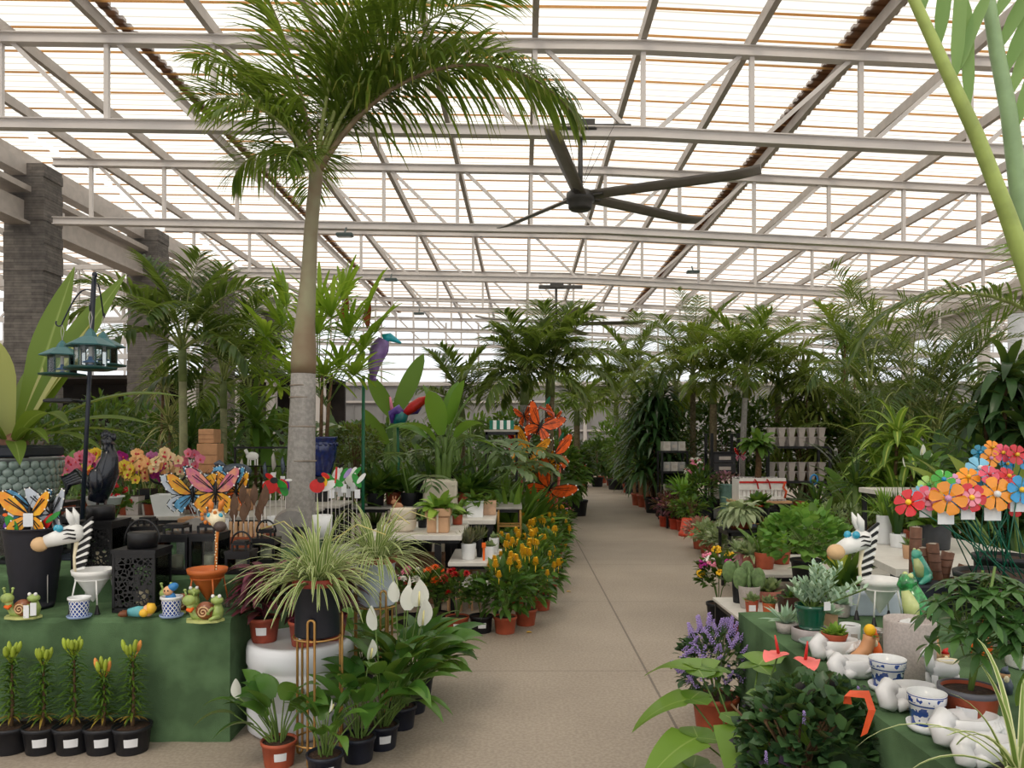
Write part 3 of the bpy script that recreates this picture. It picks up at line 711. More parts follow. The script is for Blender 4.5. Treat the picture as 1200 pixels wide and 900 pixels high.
p = xy(118, 4.75, ZU); lantern('black lantern pierced with pebble pattern right behind the zebra head', p, .245, .22, .3, True, False)
for px, Y, w, d, h, lab in ((208, 4.62, .2, .2, .235, 'black glass-sided lantern half behind the pierced lantern'), (246, 4.62, .17, .2, .24, 'black glass-sided lantern directly behind the giraffe neck'), (283, 4.6, .145, .15, .135, 'smallest black glass lantern near the purple-leaved plant'), (312, 5.0, .15, .15, .16, 'black glass lantern in shade left of the spider plant'),
        (173, 4.97, .15, .15, .24, 'black glass lantern peeking over the loop-handled lantern'), (85, 5.45, .2, .2, .26, 'dark lantern under the black rooster statue'), (16, 5.0, .2, .2, .36, 'tall dark lantern at the frame edge below the scalloped planter'), (144, 5.3, .16, .16, .2, 'small lantern below the white bird bath dish')):
    lantern(lab, xy(px, Y, ZU), w, d, h, False, px in (283, 312))
# ---------------------------------------------------------------- black bucket and its decorative stakes
t = T('tall_bucket', 'big black ribbed bucket full of butterfly stakes beside the zebra planter', 'bucket', xy(42, 4.6, ZU)+V((0, -.02, -.155)))
t.location = xy(40, 4.355, ZL)
MB().lathe([(0, 0), (.1, 0), (.105, .02)]+[(.105+.05*k/16+(.0025 if k % 2 else 0), .02+.425*k/16) for k in range(17)]+[(.162, .45), (.155, .455), (.15, .44), (.1, .03), (0, .03)], 32).build('bucket', mat('black_bucket_plastic', (28, 28, 38), .5, var=.12), t)
M_DARKDOT = mat('wing_border', (26, 24, 26), .45, var=.1)
def wing_outline(s, low):
    if low: pts = [(0, 0), (.25, .02), (.6, -.12), (.78, -.4), (.6, -.62), (.42, -.78), (.3, -.55), (.1, -.3)]
    else: pts = [(0, .02), (.15, .3), (.5, .72), (.85, .95), (1.05, .9), (1.0, .6), (.8, .25), (.5, .02), (.2, -.03)]
    return [(x*s, z*s) for x, z in pts]
def butterfly_mesh(s, col, col2, yaw=.5):
    """returns MB with material slots: border, upper wing, lower wing, white dots"""
    mb = MB()
    for sg in (-1, 1):
        for low in (0, 1):
            o = wing_outline(s, low); cx = sum(a for a, b in o)/len(o); cz = sum(b for a, b in o)/len(o)
            def W3(x, z, off): return V((sg*x*math.cos(yaw), -x*math.sin(yaw)*.9+off, z))
            mb.m = 0; mb.poly([W3(x, z, .002) for x, z in (o if sg > 0 else o[::-1])], .004)
            mb.m = 2 if low else 1
            mb.poly([W3(cx+(x-cx)*.9, cz+(z-cz)*.9, -.003) for x, z in (o if sg > 0 else o[::-1])], .004)
            mb.m = 3
            for x, z in o[2:7]: mb.ell(W3(cx+(x-cx)*.9, cz+(z-cz)*.9, -.003), (.035*s, .02*s, .035*s), 6, 4)
            mb.m = 0
            for f in (.35, .62):
                a, b = o[2], o[5]; mb.bar(W3(o[0][0], o[0][1], -.006), W3(cx+(a[0]*(1-f)+b[0]*f-cx)*.85, cz+(a[1]*(1-f)+b[1]*f-cz)*.85, -.006), max(.0016, .009*s), .006)
    mb.m = 0; mb.tube([(0, -.004, -.45*s), (0, -.01, 0), (0, -.006, .3*s), (0, -.004, .38*s)], [.02*s, .05*s, .045*s, .02*s], 8)
    for sg in (-1, 1): mb.tube([(0, -.006, .36*s), (sg*.14*s, -.01, .6*s), (sg*.24*s, -.01, .72*s)], .01*s, 5)
    return mb
def butterfly_stake(lab, loc, stick, s, col, col2, rz=0, yaw=.5, tag_=False, cat='garden stake', name='butterfly_stake', grp='butterfly stakes'):
    t = T(name, lab, cat, loc, rz, grp)
    MB().tube([(0, .006, 0), (0, .006, stick)], .003, 6).build('stick', M_STEEL, t)
    o = butterfly_mesh(s, col, col2, yaw).build('butterfly', [M_DARKDOT, col, col2, P_WHITE], t, (0, 0, stick))
    if tag_: MB().box((0, -.02, stick-.02), (.055, .003, .075), bev=0).build('tag', M_STICK, t); 
    return t
P_BLU = mat('wing_blue', (96, 160, 200), .4, var=.25, scale=30); P_ORY = mat('wing_orange_yellow', (240, 184, 50), .4, var=.3, scale=25, col2=(234, 146, 52)); P_SILV = mat('wing_silver', (196, 204, 216), .35, var=.06); P_ROSE = mat('wing_rose', (224, 150, 120), .4, scale=22, col2=(196, 96, 140))
bz = ZL+.035
bp = t.location
for dx, dy, st, s, a, b, rz, yaw, lb, tg in ((.01, -.05, .52, .16, P_ORY, P_ORY, 0, .45, 'yellow butterfly stake with white tag at the front of the black bucket', True), (.09, .02, .52, .17, P_SILV, P_SILV, -.4, .3, 'pale silver butterfly stake on the zebra side of the black bucket', False),
        (-.05, .06, .55, .13, P_BLU, P_BLU, .3, .5, 'pale blue butterfly stake at the back of the black bucket', False), (.05, .08, .54, .13, P_SILV, P_BLU, -.2, .4, 'silver and blue butterfly stake behind the yellow one in the black bucket', False)):
    butterfly_stake(lb, (bp.x+dx, bp.y+dy, bz), st-.035, s, a, b, rz, yaw, tg)
def flat_stake(name, lab, cat, loc, stick, shapes, rz=0, grp=None):
    """stick with flat painted shapes: (outline points x,z ; material ; depth offset)"""
    t = T(name, lab, cat, loc, rz, grp); MB().tube([(0, .004, 0), (0, .004, stick)], .003, 6).build('stick', M_STEEL, t)
    for nm, pts, m, off in shapes: MB().poly([(x, off, z+stick) for x, z in pts], .005).build(nm, m, t)
    return t
def ov(cx, cz, rx, rz_, n=16, tilt=0): return [(cx+rx*math.cos(a)*math.cos(tilt)-rz_*math.sin(a)*math.sin(tilt), cz+rx*math.cos(a)*math.sin(tilt)+rz_*math.sin(a)*math.cos(tilt)) for a in [2*PI*k/n for k in range(n)]]
P_REDP = M_REDP = mat('red_paint', (198, 36, 32), .35, var=.12); M_GRN = mat('green_paint', (46, 140, 52), .4, var=.15); M_PUR = mat('purple_paint', (92, 48, 150), .4, var=.15); 
flat_stake('bird_stake', 'green parrot-shaped stake with orange beak in the black bucket', 'garden stake', (bp.x-.075, bp.y-.08, bz), .44, [('body', ov(0, 0, .028, .06, tilt=.5), M_GRN, -.003), ('beak', ov(-.034, .055, .014, .009), P_ORANGE, -.006)])
flat_stake('flower_stake', 'purple flower-shaped stake low in the black bucket', 'garden stake', (bp.x-.11, bp.y-.03, bz), .42, [('petals', ov(0, 0, .045, .045), M_PUR, -.003), ('centre', ov(0, 0, .018, .018), P_PINK, -.006)])
flat_stake('bird_stake', 'red and green parrot stake under the silver butterfly wing', 'garden stake', (bp.x+.11, bp.y-.06, bz), .45, [('body', ov(0, 0, .022, .06, tilt=-.6), M_REDP, -.003), ('wing', ov(.035, .03, .014, .05, tilt=-.9), M_GRN, -.006)])
flat_stake('feather_stake', 'white feather-shaped stake sticking up at the frame side of the black bucket', 'garden stake', (bp.x-.135, bp.y+.02, bz), .46, [('feather', [(-.02, -.06), (.02, -.06), (.03, .02), (-.012, .1), (-.03, .02)], M_WHT, -.003)])
# ---------------------------------------------------------------- feeder pole with three feeders
M_POLE = mat('dark_blue_pole', (28, 34, 48), .35, var=.1); M_TEAL = mat('teal_roof_plastic', (58, 104, 108), .4, var=.08); M_TRAY = mat('dark_teal_tray', (22, 66, 62), .4, var=.08)
b0 = xy(94, 5.2, ZU); tp = at(111, 322, 5.2)
t = T('feeder_pole', 'dark slim pole with scrolled hooks holding three hanging bird feeders', 'pole', b0)
MB().tube([V((0, 0, 0)), tp-b0], [.015, .013], 10).ell(tp-b0, (.018, .018, .022), 8, 6).build('pole', M_POLE, t)
MB().box((0, 0, .006), (.28, .28, .012)).build('base_plate', M_POLE, t)
for (tx, ty, Y_, s_), zq in zip(((106, 434, 4.97, .95), (73, 441, 5.2, .85), (121, 430, 5.45, .88)), (-.04, -.12, -.08)):
    e = at(tx, ty, Y_)+V((0, 0, .425*s_))-b0; q = tp-b0+V((0, 0, zq)); pts = []
    for k in range(19):
        f = k/18; p = q.lerp(e, f); p.z += .11*math.sin(PI*f)*(1-.3*f); pts.append(p)
    d = (e-q); d.z = 0; d.normalize()
    for k in range(1, 8): a = PI*1.2*k/7; pts.append(e+d*(.022*(1-math.cos(a)))-V((0, 0, .022*math.sin(a))))
    MB().tube(pts, .005, 6).build('hook', M_POLE, t)
def feeder(lab, loc, s=1.0):
    t = T('bird_feeder', lab, 'bird feeder', loc, .26, 'hanging bird feeders', s)
    MB().lathe([(0, 0), (.12, 0), (.165, .006), (.17, .022), (.155, .022), (.1, .012), (0, .012)], 6).build('tray', M_TRAY, t)
    MB().lathe([(.1, .012), (.1, .165)], 6, smooth=False).build('clear_panes', M_CLEAR, t)
    rf = MB().lathe([(.16, .16), (.165, .168), (.1, .205), (.065, .225), (.045, .228), (.03, .26), (.008, .285), (0, .287)], 6, smooth=False).lathe([(.16, .16), (0, .17)], 6).build('roof', M_TEAL, t)
    MB().tube([(0, 0, .28), (.012, 0, .36), (0, 0, .42), (-.01, 0, .36), (0, 0, .28)], .002, 5).build('hanger', M_STEEL, rf)
    MB().lathe([(0, .1), (.012, .1), (.016, .07), (.05, .058), (.05, .052), (0, .052)], 12).lathe([(0, .04), (.014, .04), (.05, .022), (.05, .014), (0, .013)], 12).build('seed_guard', mat('blue_seed_guard', (64, 110, 160), .4), t)
    MB().lathe([(.013, .015), (.013, .16)], 8).build('inner_tube', M_STEEL, t)
    for k in range(6): a = PI/3*k; MB().bar(pol(a, 0, .1)+V((0, 0, .012)), pol(a, 0, .1)+V((0, 0, .165)), .006).build('corner_rod', M_TRAY, t)
    return t
fd = feeder('front bird feeder with teal pagoda roof hanging nearest the camera on the pole', at(106, 434, 4.97), .95)
for lab, px, py, Y, s in (('lower bird feeder with teal roof hanging outward on the shell planter side', 73, 441, 5.2, .85), ('rear bird feeder partly hidden behind the front one', 121, 430, 5.45, .88)): dup(fd, at(px, py, Y), .5, lab, None, s)
t = T('feeder_tray', 'flat dark tray on an arm low on the feeder pole', 'tray', at(74, 470, 5.2)); MB().box((0, 0, 0), (.2, .14, .022), bev=.006).box((0, 0, .014), (.16, .1, .006)).build('tray', M_BLACK, t); MB().tube([(.1, 0, 0), (.16, 0, 0)], .005, 6).build('arm', M_POLE, t)
# ---------------------------------------------------------------- rooster statue
M_NAVY = mat('navy_black_glaze', (18, 22, 34), .25, var=.3, scale=18, coat=.4)
t = T('rooster_statue', 'glossy black rooster statue with curved tail beside the orchids', 'statue', xy(106, 5.42, ZU+.31)+V((.06, .03, 0)))
MB().tube([(-.03, 0, .05), (.0, 0, .16), (.04, 0, .26), (.06, 0, .36), (.05, 0, .45)], [.06, .085, .08, .055, .04], 14).build('body', M_NAVY, t)
hd = MB().ell((.045, 0, .47), (.045, .04, .05)).build('head', M_NAVY, t)
mb = MB()
for k in range(6): mb.ell((.01+.017*k, 0, .515+.012*math.sin(k)), (.013, .012, .028), 7, 5)
mb.build('comb', M_NAVY, hd); MB().tube([(.08, -.01, .465), (.115, -.015, .45)], [.014, .002], 7).build('beak', M_GRYSN, hd)
for k in range(5): MB().tube([(-.03, .015*(k-2), .13), (-.12-.02*k, .015*(k-2), .2+.015*k), (-.21-.02*k, .015*(k-2), .17+.012*k), (-.25, .015*(k-2), .07+.01*k)], [.03, .026, .018, .003], 8).build('tail_feather', M_NAVY, t)
MB().ell((.0, -.075, .2), (.055, .025, .09)).build('wing', M_NAVY, t)
for x in (-.025, .03): MB().tube([(x, 0, .08), (x, 0, .015), (x+.03, -.01, .01)], [.014, .01, .008], 7).build('leg', M_GRYSN, t)
MB().lathe([(0, 0), (.09, 0), (.09, .015), (0, .018)], 18).build('base', M_NAVY, t)
# ---------------------------------------------------------------- scalloped planter with big strap-leaved plant
t = T('plant_stand', 'low black metal stand under the scalloped planter', 'stand', xy(-4, 5.65, ZU))
mb = MB().box((0, 0, .31), (.86, .78, .03))
for x in (-1, 1):
    for y in (-1, 1): mb.box((x*.4, y*.36, .155), (.03, .03, .31))
mb.build('stand', M_BLACK, t)
M_SHELLG = mat('sea_glass_glaze', (160, 176, 168), .12, var=.25, scale=7, coat=.8, col2=(118, 138, 132))
t = T('scalloped_planter', 'large grey-green planter covered in glossy shell scallops holding a strap-leaved plant', 'planter', xy(-4, 5.65, ZU+.326))
MB().lathe([(0, 0), (.34, 0), (.37, .03), (.42, .31), (.44, .325), (.44, .34), (.4, .34), (.37, .3), (0, .3)], 40).build('bowl', mat('grey_rim_glaze', (112, 116, 116), .3, coat=.3), t)
mb = MB()
for r_ in range(6):
    z = .03+r_*.05; rr = .35+.075*z/.34+.012; n = 38
    for k in range(n):
        a = 2*PI*(k+.5*(r_ % 2))/n; mb.ell(pol(a, 0, rr)+V((0, 0, z+.012)), (.034, .035, .036), 10, 6, Matrix.Rotation(a, 3, 'Z') @ Matrix.Diagonal((.42, 1, 1)))
mb.build('scallops', M_SHELLG, t)
MB().box((.06, -.02, .385), (.62, .5, .08), bev=.015).box((.06, -.02, .42), (.56, .44, .02)).build('inner_pot', mat('slate_plastic', (44, 48, 58), .5), t)
G_CRIN = leafmat('strap_leaf', (74, 104, 40), (118, 142, 58), mid=(150, 168, 96), stripe=.0, soft=.12, tl=.35); G_CRINP = leafmat('pale_strap_leaf', (176, 176, 110), (206, 204, 150), tip=(206, 190, 70), tl=.4)
rnd = R(3); org = V((.1, 0, .42))
def bigleaf(az, el, L, W, g, m=None, roll=0, off=0, prof=None):
    mb = MB(); mb.rib(org+pol(az, 0, .05)+V((0, 0, off)), pol(az, el), L, W, g, 12, prof or (lambda t_: (.35+.65*min(1, t_*2))*(1 if t_ < .55 else max(.03, 1-((t_-.55)/.45)**1.7))), .22, roll=roll); mb.build('leaf', m or G_CRIN, t)
for az, el, L, W, g, m, ro in ((.3, 1.32, 1.4, .25, .15, None, 1.2), (.05, 1.08, 1.5, .27, .25, None, 1.2), (-2.6, 1.35, 1.0, .18, 1.9, G_CRINP, .5), (-1.2, 1.25, 1.05, .2, 1.6, G_CRINP, .3), (2.9, 1.35, 1.2, .22, .5, None, -1.1), (.1, 1.2, 1.2, .22, .7, G_CRINP, 1.0), (-1.4, .75, .8, .1, 1.4, None, 0), (-.7, .6, .75, .1, 1.3, None, 0), (-2.2, .75, .75, .1, 1.5, None, 0), (-.1, 1.05, 1.1, .26, .6, G_CRINP, .8), (.2, .75, 1.3, .15, 1.1, None, .2),
        (0, .55, 1.05, .16, .9, None, .2), (-.3, .45, .85, .14, 1.1, None, 0), (-.6, .8, .9, .17, 1.5, None, 0), (-1.7, .8, .8, .18, 1.5, None, 0), (-2.5, .6, .8, .18, 1.2, None, 0), (2.6, 1.2, 1.3, .24, .8, None, .4), (1.8, 1.0, 1.2, .2, .8, None, 0), (-.9, .35, .6, .12, 1.3, None, 0), (-2.0, 1.2, .9, .2, 1.0, None, .5), (.5, .5, .9, .14, 1.0, None, 0)):
    bigleaf(az, el, L, W, g, m, ro)
mb = MB()
for k in range(7): a = k*.9; mb.ell(org+pol(a, 0, .07)+V((0, 0, -.02)), (.06, .06, .12), 10, 6)
mb.build('bulbs', mat('papery_bulb', (128, 92, 74), .7, var=.3), t)
# ---------------------------------------------------------------- bench with orchids
def bench(lab, loc, w, d, h, top=None, leg=.035, th=.03, name='plant_bench', frame=True, cat='bench', rz=0):
    t = T(name, lab, cat, loc, rz)
    MB().box((0, 0, h-th/2), (w, d, th), bev=.004).build('top', top or M_STEELD, t)
    if frame:
        mb = MB()
        for y in (-1, 1): mb.box((0, y*(d/2-.03), h-th-.02), (w-.04, .025, .04))
        for x in (-1, 1): mb.box((x*(w/2-.0325), 0, h-th-.02), (.025, d-.06, .04))
        mb.build('apron', M_BLACK, t)
    for x in (-1, 1):
        for y in (-1, 1): MB().box((x*(w/2-leg), y*(d/2-leg), (h-th)/2), (leg, leg, h-th)).build('leg', M_BLACK, t)
    return t
M_GREYTOP = mat('grey_bench_slab', (172, 168, 162), .6, var=.06)
bench('long grey display bench under the orchid rows', (-3.75, 7.3, 0), 3.7, 1.0, .93, M_GREYTOP)
ZB = .93
G_ORCH = leafmat('orchid_leaf', (44, 76, 34), (74, 108, 48))
def bloom_mb(rnd, s=.036):
    mb = MB()
    for k in range(5):
        a = PI/2+2*PI*k/5; w = s*(1.5 if k in (1, 4) else .95)
        mb.rib((0, 0, 0), (math.cos(a), -.25, math.sin(a)), s*1.35, w, -.1, 4, OVAL, .1, side=V((-math.sin(a), 0, math.cos(a))))
    return mb
BL = {}
def pet(n, m):
    return m
ORC = {'pink': ((232, 150, 170), (210, 110, 140)), 'yellow': ((240, 222, 96), (224, 196, 60)), 'magenta': ((190, 50, 150), (150, 30, 120)), 'peach': ((244, 206, 140), (236, 176, 120)), 'mauve': ((206, 140, 180), (170, 90, 150)), 'white': ((240, 236, 232), (226, 220, 222)), 'cream': ((244, 228, 160), (236, 206, 170))}
lip = mat('orchid_lip', (190, 60, 70), .5, var=.2)
for c, (a, b) in ORC.items():
    me = bloom_mb(R(1)); me.m = 1; me.ell((0, -.012, -.006), (.009, .011, .012), 6, 4); BL[c] = me.mesh('bloom', [petals('orchid_'+c, a, b), lip])
POTME = MB().lathe([(0, 0), (.045, 0), (.058, .1), (.06, .1), (.052, .1), (.05, .085), (0, .085)], 14).mesh('pot', M_TERRA)
ORCH_LEAF = MB()
for k in range(5): ORCH_LEAF.rib((0, 0, .09), pol(k*1.3, .6), .17, .055, 1.3, 5, OVAL, .2)
ORCH_LEAF = ORCH_LEAF.mesh('leaves', G_ORCH)
orch = [(68, 548, 'pink', 'at the shell planter end'), (78, 538, 'pink', 'behind the feeder pole'), (88, 545, 'pink', 'just left of the rooster'), (97, 536, 'pink', 'touching the rooster comb'), (118, 535, 'yellow', 'right of the rooster'), (121, 548, 'pink', 'low beside the rooster back'), (127, 543, 'yellow', 'second from the rooster'), (131, 533, 'magenta', 'tallest of its colour near the rooster'), (136, 545, 'magenta', 'hanging low near the rooster'), (141, 548, 'peach', 'between magenta and yellow ones'),
        (147, 547, 'yellow', 'narrow spray near the middle'), (152, 542, 'mauve', 'in the middle of the row'), (158, 548, 'yellow', 'broad cluster, bench middle'), (163, 538, 'peach', 'above the broad yellow cluster'), (169, 545, 'yellow', 'right part of the broad yellow cluster'), (176, 541, 'peach', 'beside the white box planter line'), (182, 553, 'magenta', 'lowest blooms above the black hook'), (187, 535, 'mauve', 'tall, toward the palm trunk'), (190, 549, 'peach', 'low spray toward the palm trunk'), (195, 546, 'magenta', 'last of its colour before the palm trunk'),
        (201, 538, 'cream', 'left of the slim palm trunk'), (206, 545, 'cream', 'touching the slim palm trunk'), (221, 545, 'white', 'right of the slim palm trunk'), (229, 538, 'pink', 'last in the row by the cardboard boxes')]
for i, (px, py, c, where) in enumerate(orch):
    rnd = R(100+i); Y = 7.25+.28*((i*7) % 5-2)/2; b = xy(px, Y, ZB+.002); h = EYE-(py-HY)*Y/F-ZB
    t = T('potted_orchid', f'{c} moth orchid on the grey bench, {where}', 'orchid', b, 0, 'moth orchids on the bench')
    link('pot', POTME, t); link('leaves', ORCH_LEAF, t, (0, 0, 0), rnd.uniform(0, 6))
    sx = rnd.choice((-1, 1))*.07
    MB().tube([(0, 0, .09), (0, 0, h*.6), (sx*.3, -.02, h), (sx, -.05, h+.03), (sx*1.8, -.07, h-.02)], .0035, 5).build('flower_stem', M_STEM, t)
    for k in range(9):
        f = k/8; q = V((sx*(-.6+2.4*f)+rnd.uniform(-.03, .03), -.03-.05*f+rnd.uniform(-.02, .02), h+.03-.16*abs(f-.4)+rnd.uniform(-.05, .05)))
        o = link('bloom', BL[c], t, q, rnd.uniform(-.7, .7)); o.rotation_euler.x = rnd.uniform(-.3, .3); o.scale = (1.05,)*3
# white box planter, bird bath dish with red flowers, small troughs on the bench
p = xy(199, 6.95, ZB); t = T('box_planter', 'white tapered square planter at the bench front by the slim palm', 'planter', p, .2)
MB().add([(x*k, y*k, z) for z, k in ((0, .105), (.19, .135), (.19, .122), (.05, .1)) for x, y in ((-1, -1), (1, -1), (1, 1), (-1, 1))], [(3, 2, 1, 0)]+[(r*4+i, r*4+(i+1) % 4, r*4+4+(i+1) % 4, r*4+4+i) for r in range(3) for i in range(4)]+[(12, 13, 14, 15)]).build('planter', M_WHITE, t)
t = T('hanging_hook', 'black curved double hook rising from the bench beside the white square planter', 'hook', xy(196, 7.1, ZB)); MB().tube([(-.2, 0, .36), (-.12, 0, .29), (0, 0, .26), (.12, 0, .29), (.2, 0, .38)], .011, 8).tube([(0, 0, 0), (0, 0, .26)], .012, 8).build('hook', M_BLACK, t)
t = T('bird_bath', 'shallow white round bird bath dish on a dark pedestal', 'bird bath', xy(122, 5.75, ZU))
MB().lathe([(0, .3), (.05, .3), (.11, .31), (.125, .36), (.14, .365), (.14, .375), (.12, .37), (.1, .33), (0, .325)], 28).build('dish', M_WHITE, t)
MB().lathe([(0, 0), (.09, 0), (.085, .02), (.03, .05), (.025, .24), (.05, .3), (0, .3)], 18).build('pedestal', M_BLACK, t)
def flowering(name, lab, loc, r, hh, pm, leaf, fm, nf, seed, nl=160, L=.05, W=.022, fs=.02, grp=None, ph=.1, pr=.07, prof=None, sticker=None, cat='plant', fmode='daisy', grav=.6, zmin=-.1):
    rnd = R(seed); t = T(name, lab, cat, loc, rnd.uniform(-.4, .4), grp)
    pot(t, pr, pr*.8, ph, pm, sticker)
    c = (0, 0, ph+hh*.42)
    mb = dome(MB(), rnd, c, (r, r, hh*.55), nl, L, W, grav, 3, prof, zmin=zmin); mb.build('foliage', leaf, t)
    stems(MB(), rnd, (0, 0, ph*.8), None, 7, .004, r*.6, hh*.6).build('stems', M_STEM, t)
    key = (fmode, fs, str(fm)); fms = fm if isinstance(fm, (list, tuple)) else [fm]
    for k in range(nf):
        q = sph(rnd, .25); P_ = V(c)+V((q.x*r, q.y*r, q.z*hh*.62)); m = fms[k % len(fms)]
        o = link('flower', flower_me(fmode, fs, m), t, P_, rnd.uniform(0, 6)); o.rotation_euler.x = -q.y*.7+rnd.uniform(-.2, .2)-.25; o.rotation_euler.y = q.x*.6
        o.scale = (rnd.uniform(.8, 1.15),)*3
    return t
FME = {}
def flower_me(mode, s, m):
    k = (mode, s, m.name)
    if k in FME: return FME[k]
    mb = MB(); rnd = R(9)
    if mode == 'daisy':
        for rr in (1, .7):
            for j in range(11):
                a = 2*PI*j/11+rr; mb.rib((0, 0, 0), pol(a, .25+.5*(1-rr)), s*rr*1.1, s*.42, .2, 3, OVAL, .1)
        mb.m = 1; mb.ell((0, 0, s*.08), (s*.22, s*.22, s*.16), 8, 5)
        me = mb.mesh('flower', [m, P_YEL])
    elif mode == 'mum':
        for j in range(40):
            a = j*2.399; e = -.2+1.6*(j/40); mb.rib((0, 0, 0), pol(a, e), s*(1.1-.5*j/40), s*.3, .1, 3, OVAL, .15)
        mb.m = 1; mb.tube([(0, 0, -.04), (0, 0, 0)], .002, 5); me = mb.mesh('flower', [m, M_STEM])
    elif mode == 'spike':                                     # cone of overlapping bracts
        for j in range(40):
            z = s*2.0*j/40; rr = s*.8*(1-.75*j/40)
            mb.rib(pol(j*2.399, 0, rr*.4)+V((0, 0, z)), pol(j*2.399, .55), s*1.1*(1-.45*j/40), s*.7, -.7, 3, OVAL, .2)
        mb.tube([(0, 0, -.05), (0, 0, 0)], .003, 5); me = mb.mesh('flower', m)
    elif mode == 'floret':                                    # loose upright spray of tiny blooms
        for j in range(26):
            z = s*4*j/26; mb.ell(pol(j*2.399, 0, s*.45*(1-.5*j/26))+V((0, 0, z)), (s*.24, s*.24, s*.2), 6, 4)
        me = mb.mesh('flower', m)
    else:                                                     # tight cluster head
        for j in range(22):
            q = sph(rnd, -.1); mb.ell(q*s*.8, (s*.3, s*.3, s*.26), 6, 4)
        me = mb.mesh('flower', m)
    FME[k] = me; return me
flowering('potted_geranium', 'bright red-flowered plant beside the white bird bath dish', xy(134, 5.95, ZU), .11, .3, M_BLACKPOT, G_MID, P_RED, 14, 51, 120, .05, .04, .03, fmode='cluster', ph=.14)
flowering('potted_geranium', 'orange-red flowered plant between rooster and bird bath', xy(112, 6.1, ZU), .1, .38, M_BLACKPOT, G_MID, P_ORANGE, 9, 52, 90, .05, .04, .035, fmode='cluster', ph=.16)
for px, py_, w, h, m, lab in ((158, 0, .13, .17, M_STONEPOT, 'grey flared pot on the bench left of the dark square pot'), (174, 0, .09, .1, M_GREYTOP, 'small grey square pot on the orchid bench'), (183, 0, .14, .22, M_BLACKPOT, 'dark square pot right behind the white square planter'), (245, 0, .2, .12, mat('grey_ceramic', (128, 132, 136), .4), 'low grey trough near the cardboard boxes')):
    p = xy(px, 6.98 if px != 183 else 7.2, ZB+.001); p.x += (.0 if px != 183 else -.08)
    t = T('bench_pot', lab, 'flower pot', p)
    MB().box((0, 0, h/2), (w*.8, w*.8, h), taper=1.2).build('pot', m, t); MB().box((0, 0, h+.002), (w*.8, w*.8, .006)).build('soil', M_SOIL, t)
# cardboard boxes
def carton(lab, loc, w, d, h, rz=0):
    t = T('cardboard_box', lab, 'box', V(loc)+V((0, 0, .001)), rz, 'brown cardboard cartons')
    MB().box((0, 0, h/2), (w, d, h), bev=.006).build('carton', M_CARD, t)
    MB().box((0, 0, h+.001), (.05, d*.98, .003)).build('tape', mat('packing_tape', (204, 172, 132), .3), t)
    for z in (h*.3, h*.62): MB().box((0, -d/2-.001, z), (w*.99, .004, .006)).build('fold', mat('carton_edge', (138, 100, 72), .8), t)
    return t
bx = xy(246, 7.7, ZB)
carton('widest brown carton at the bottom of the stack by the slim palm', (bx.x, bx.y, ZB+.0), .32, .32, .35); carton('tall middle carton of the stack by the slim palm', (bx.x+.005, bx.y, ZB+.354), .2, .2, .29, .04); carton('small top carton of the stack by the slim palm', (bx.x-.002, bx.y, ZB+.648), .16, .16, .14, -.08)
p = xy(236, 6.0, ZU); carton('brown carton behind the giraffe head on the carpet stage', p, .3, .2, .19, .1); carton('flat brown carton under the butterfly cluster', (p.x+.42, p.y+.1, ZU), .26, .2, .12, -.1)
t = T('metal_bin', 'grey metal bin with a rounded top behind the glass lanterns', 'bin', xy(238, 5.25, ZU)+V((0, .0, 0)))
mb = MB(); pr = [(-.13, 0)]+[(-.13*math.cos(a), .14+.13*math.sin(a)) for a in [PI*k/12 for k in range(13)]]+[(.13, 0)]
mb.poly([(x, -.12, z) for x, z in pr], .24); mb.build('bin', mat('brushed_grey_metal', (140, 136, 132), .4, metal=.3), t); MB().box((.06, -.13, .1), (.11, .03, .1)).build('vent', M_BLACK, t)
dup(t, xy(341, 5.8, ZU), .3, 'grey metal bin with a rounded top beside the tall palm trunk')
# brown leaf-shaped stakes in a wooden tray
t = T('stake_tray', 'reddish-brown wooden tray holding brown leaf-shaped stakes', 'tray', xy(292, 5.35, ZU)); M_REDW = mat('red_brown_wood', (132, 66, 40), .5, var=.15)
MB().box((0, 0, .02), (.3, .2, .02)).box((0, -.1, .07), (.3, .015, .12)).box((0, .1, .07), (.3, .015, .12)).box((-.15, 0, .07), (.015, .2, .12)).box((.15, 0, .07), (.015, .2, .12)).build('tray', M_REDW, t)
M_RUST = mat('rusty_brown_metal', (96, 70, 52), .6, var=.2)
for k in range(9):
    rnd = R(k); x = -.12+.03*k
    flat_stake('leaf_stake', f'brown leaf-shaped metal stake, {od(k)} from the giraffe in the wooden tray', 'garden stake', t.location+V((x, rnd.uniform(-.05, .05), .032)), .22+.06*(k % 3), [('blade', [(0, -.04), (.028, .02), (.024, .07), (0, .12), (-.022, .07), (-.03, .02)], M_RUST, -.003)], rnd.uniform(-.6, .6), 'brown leaf stakes')
for k in range(7): tag(MB().bar((0, 0, 0), (0, 0, .2), .018, .018).build('wooden_stake', M_WOOD, None, t.location+V((-.1+.035*k, -.075, .032))), f'short pale wooden stake, {od(k)} from the giraffe in the tray', 'stake', 'pale stakes in the tray')
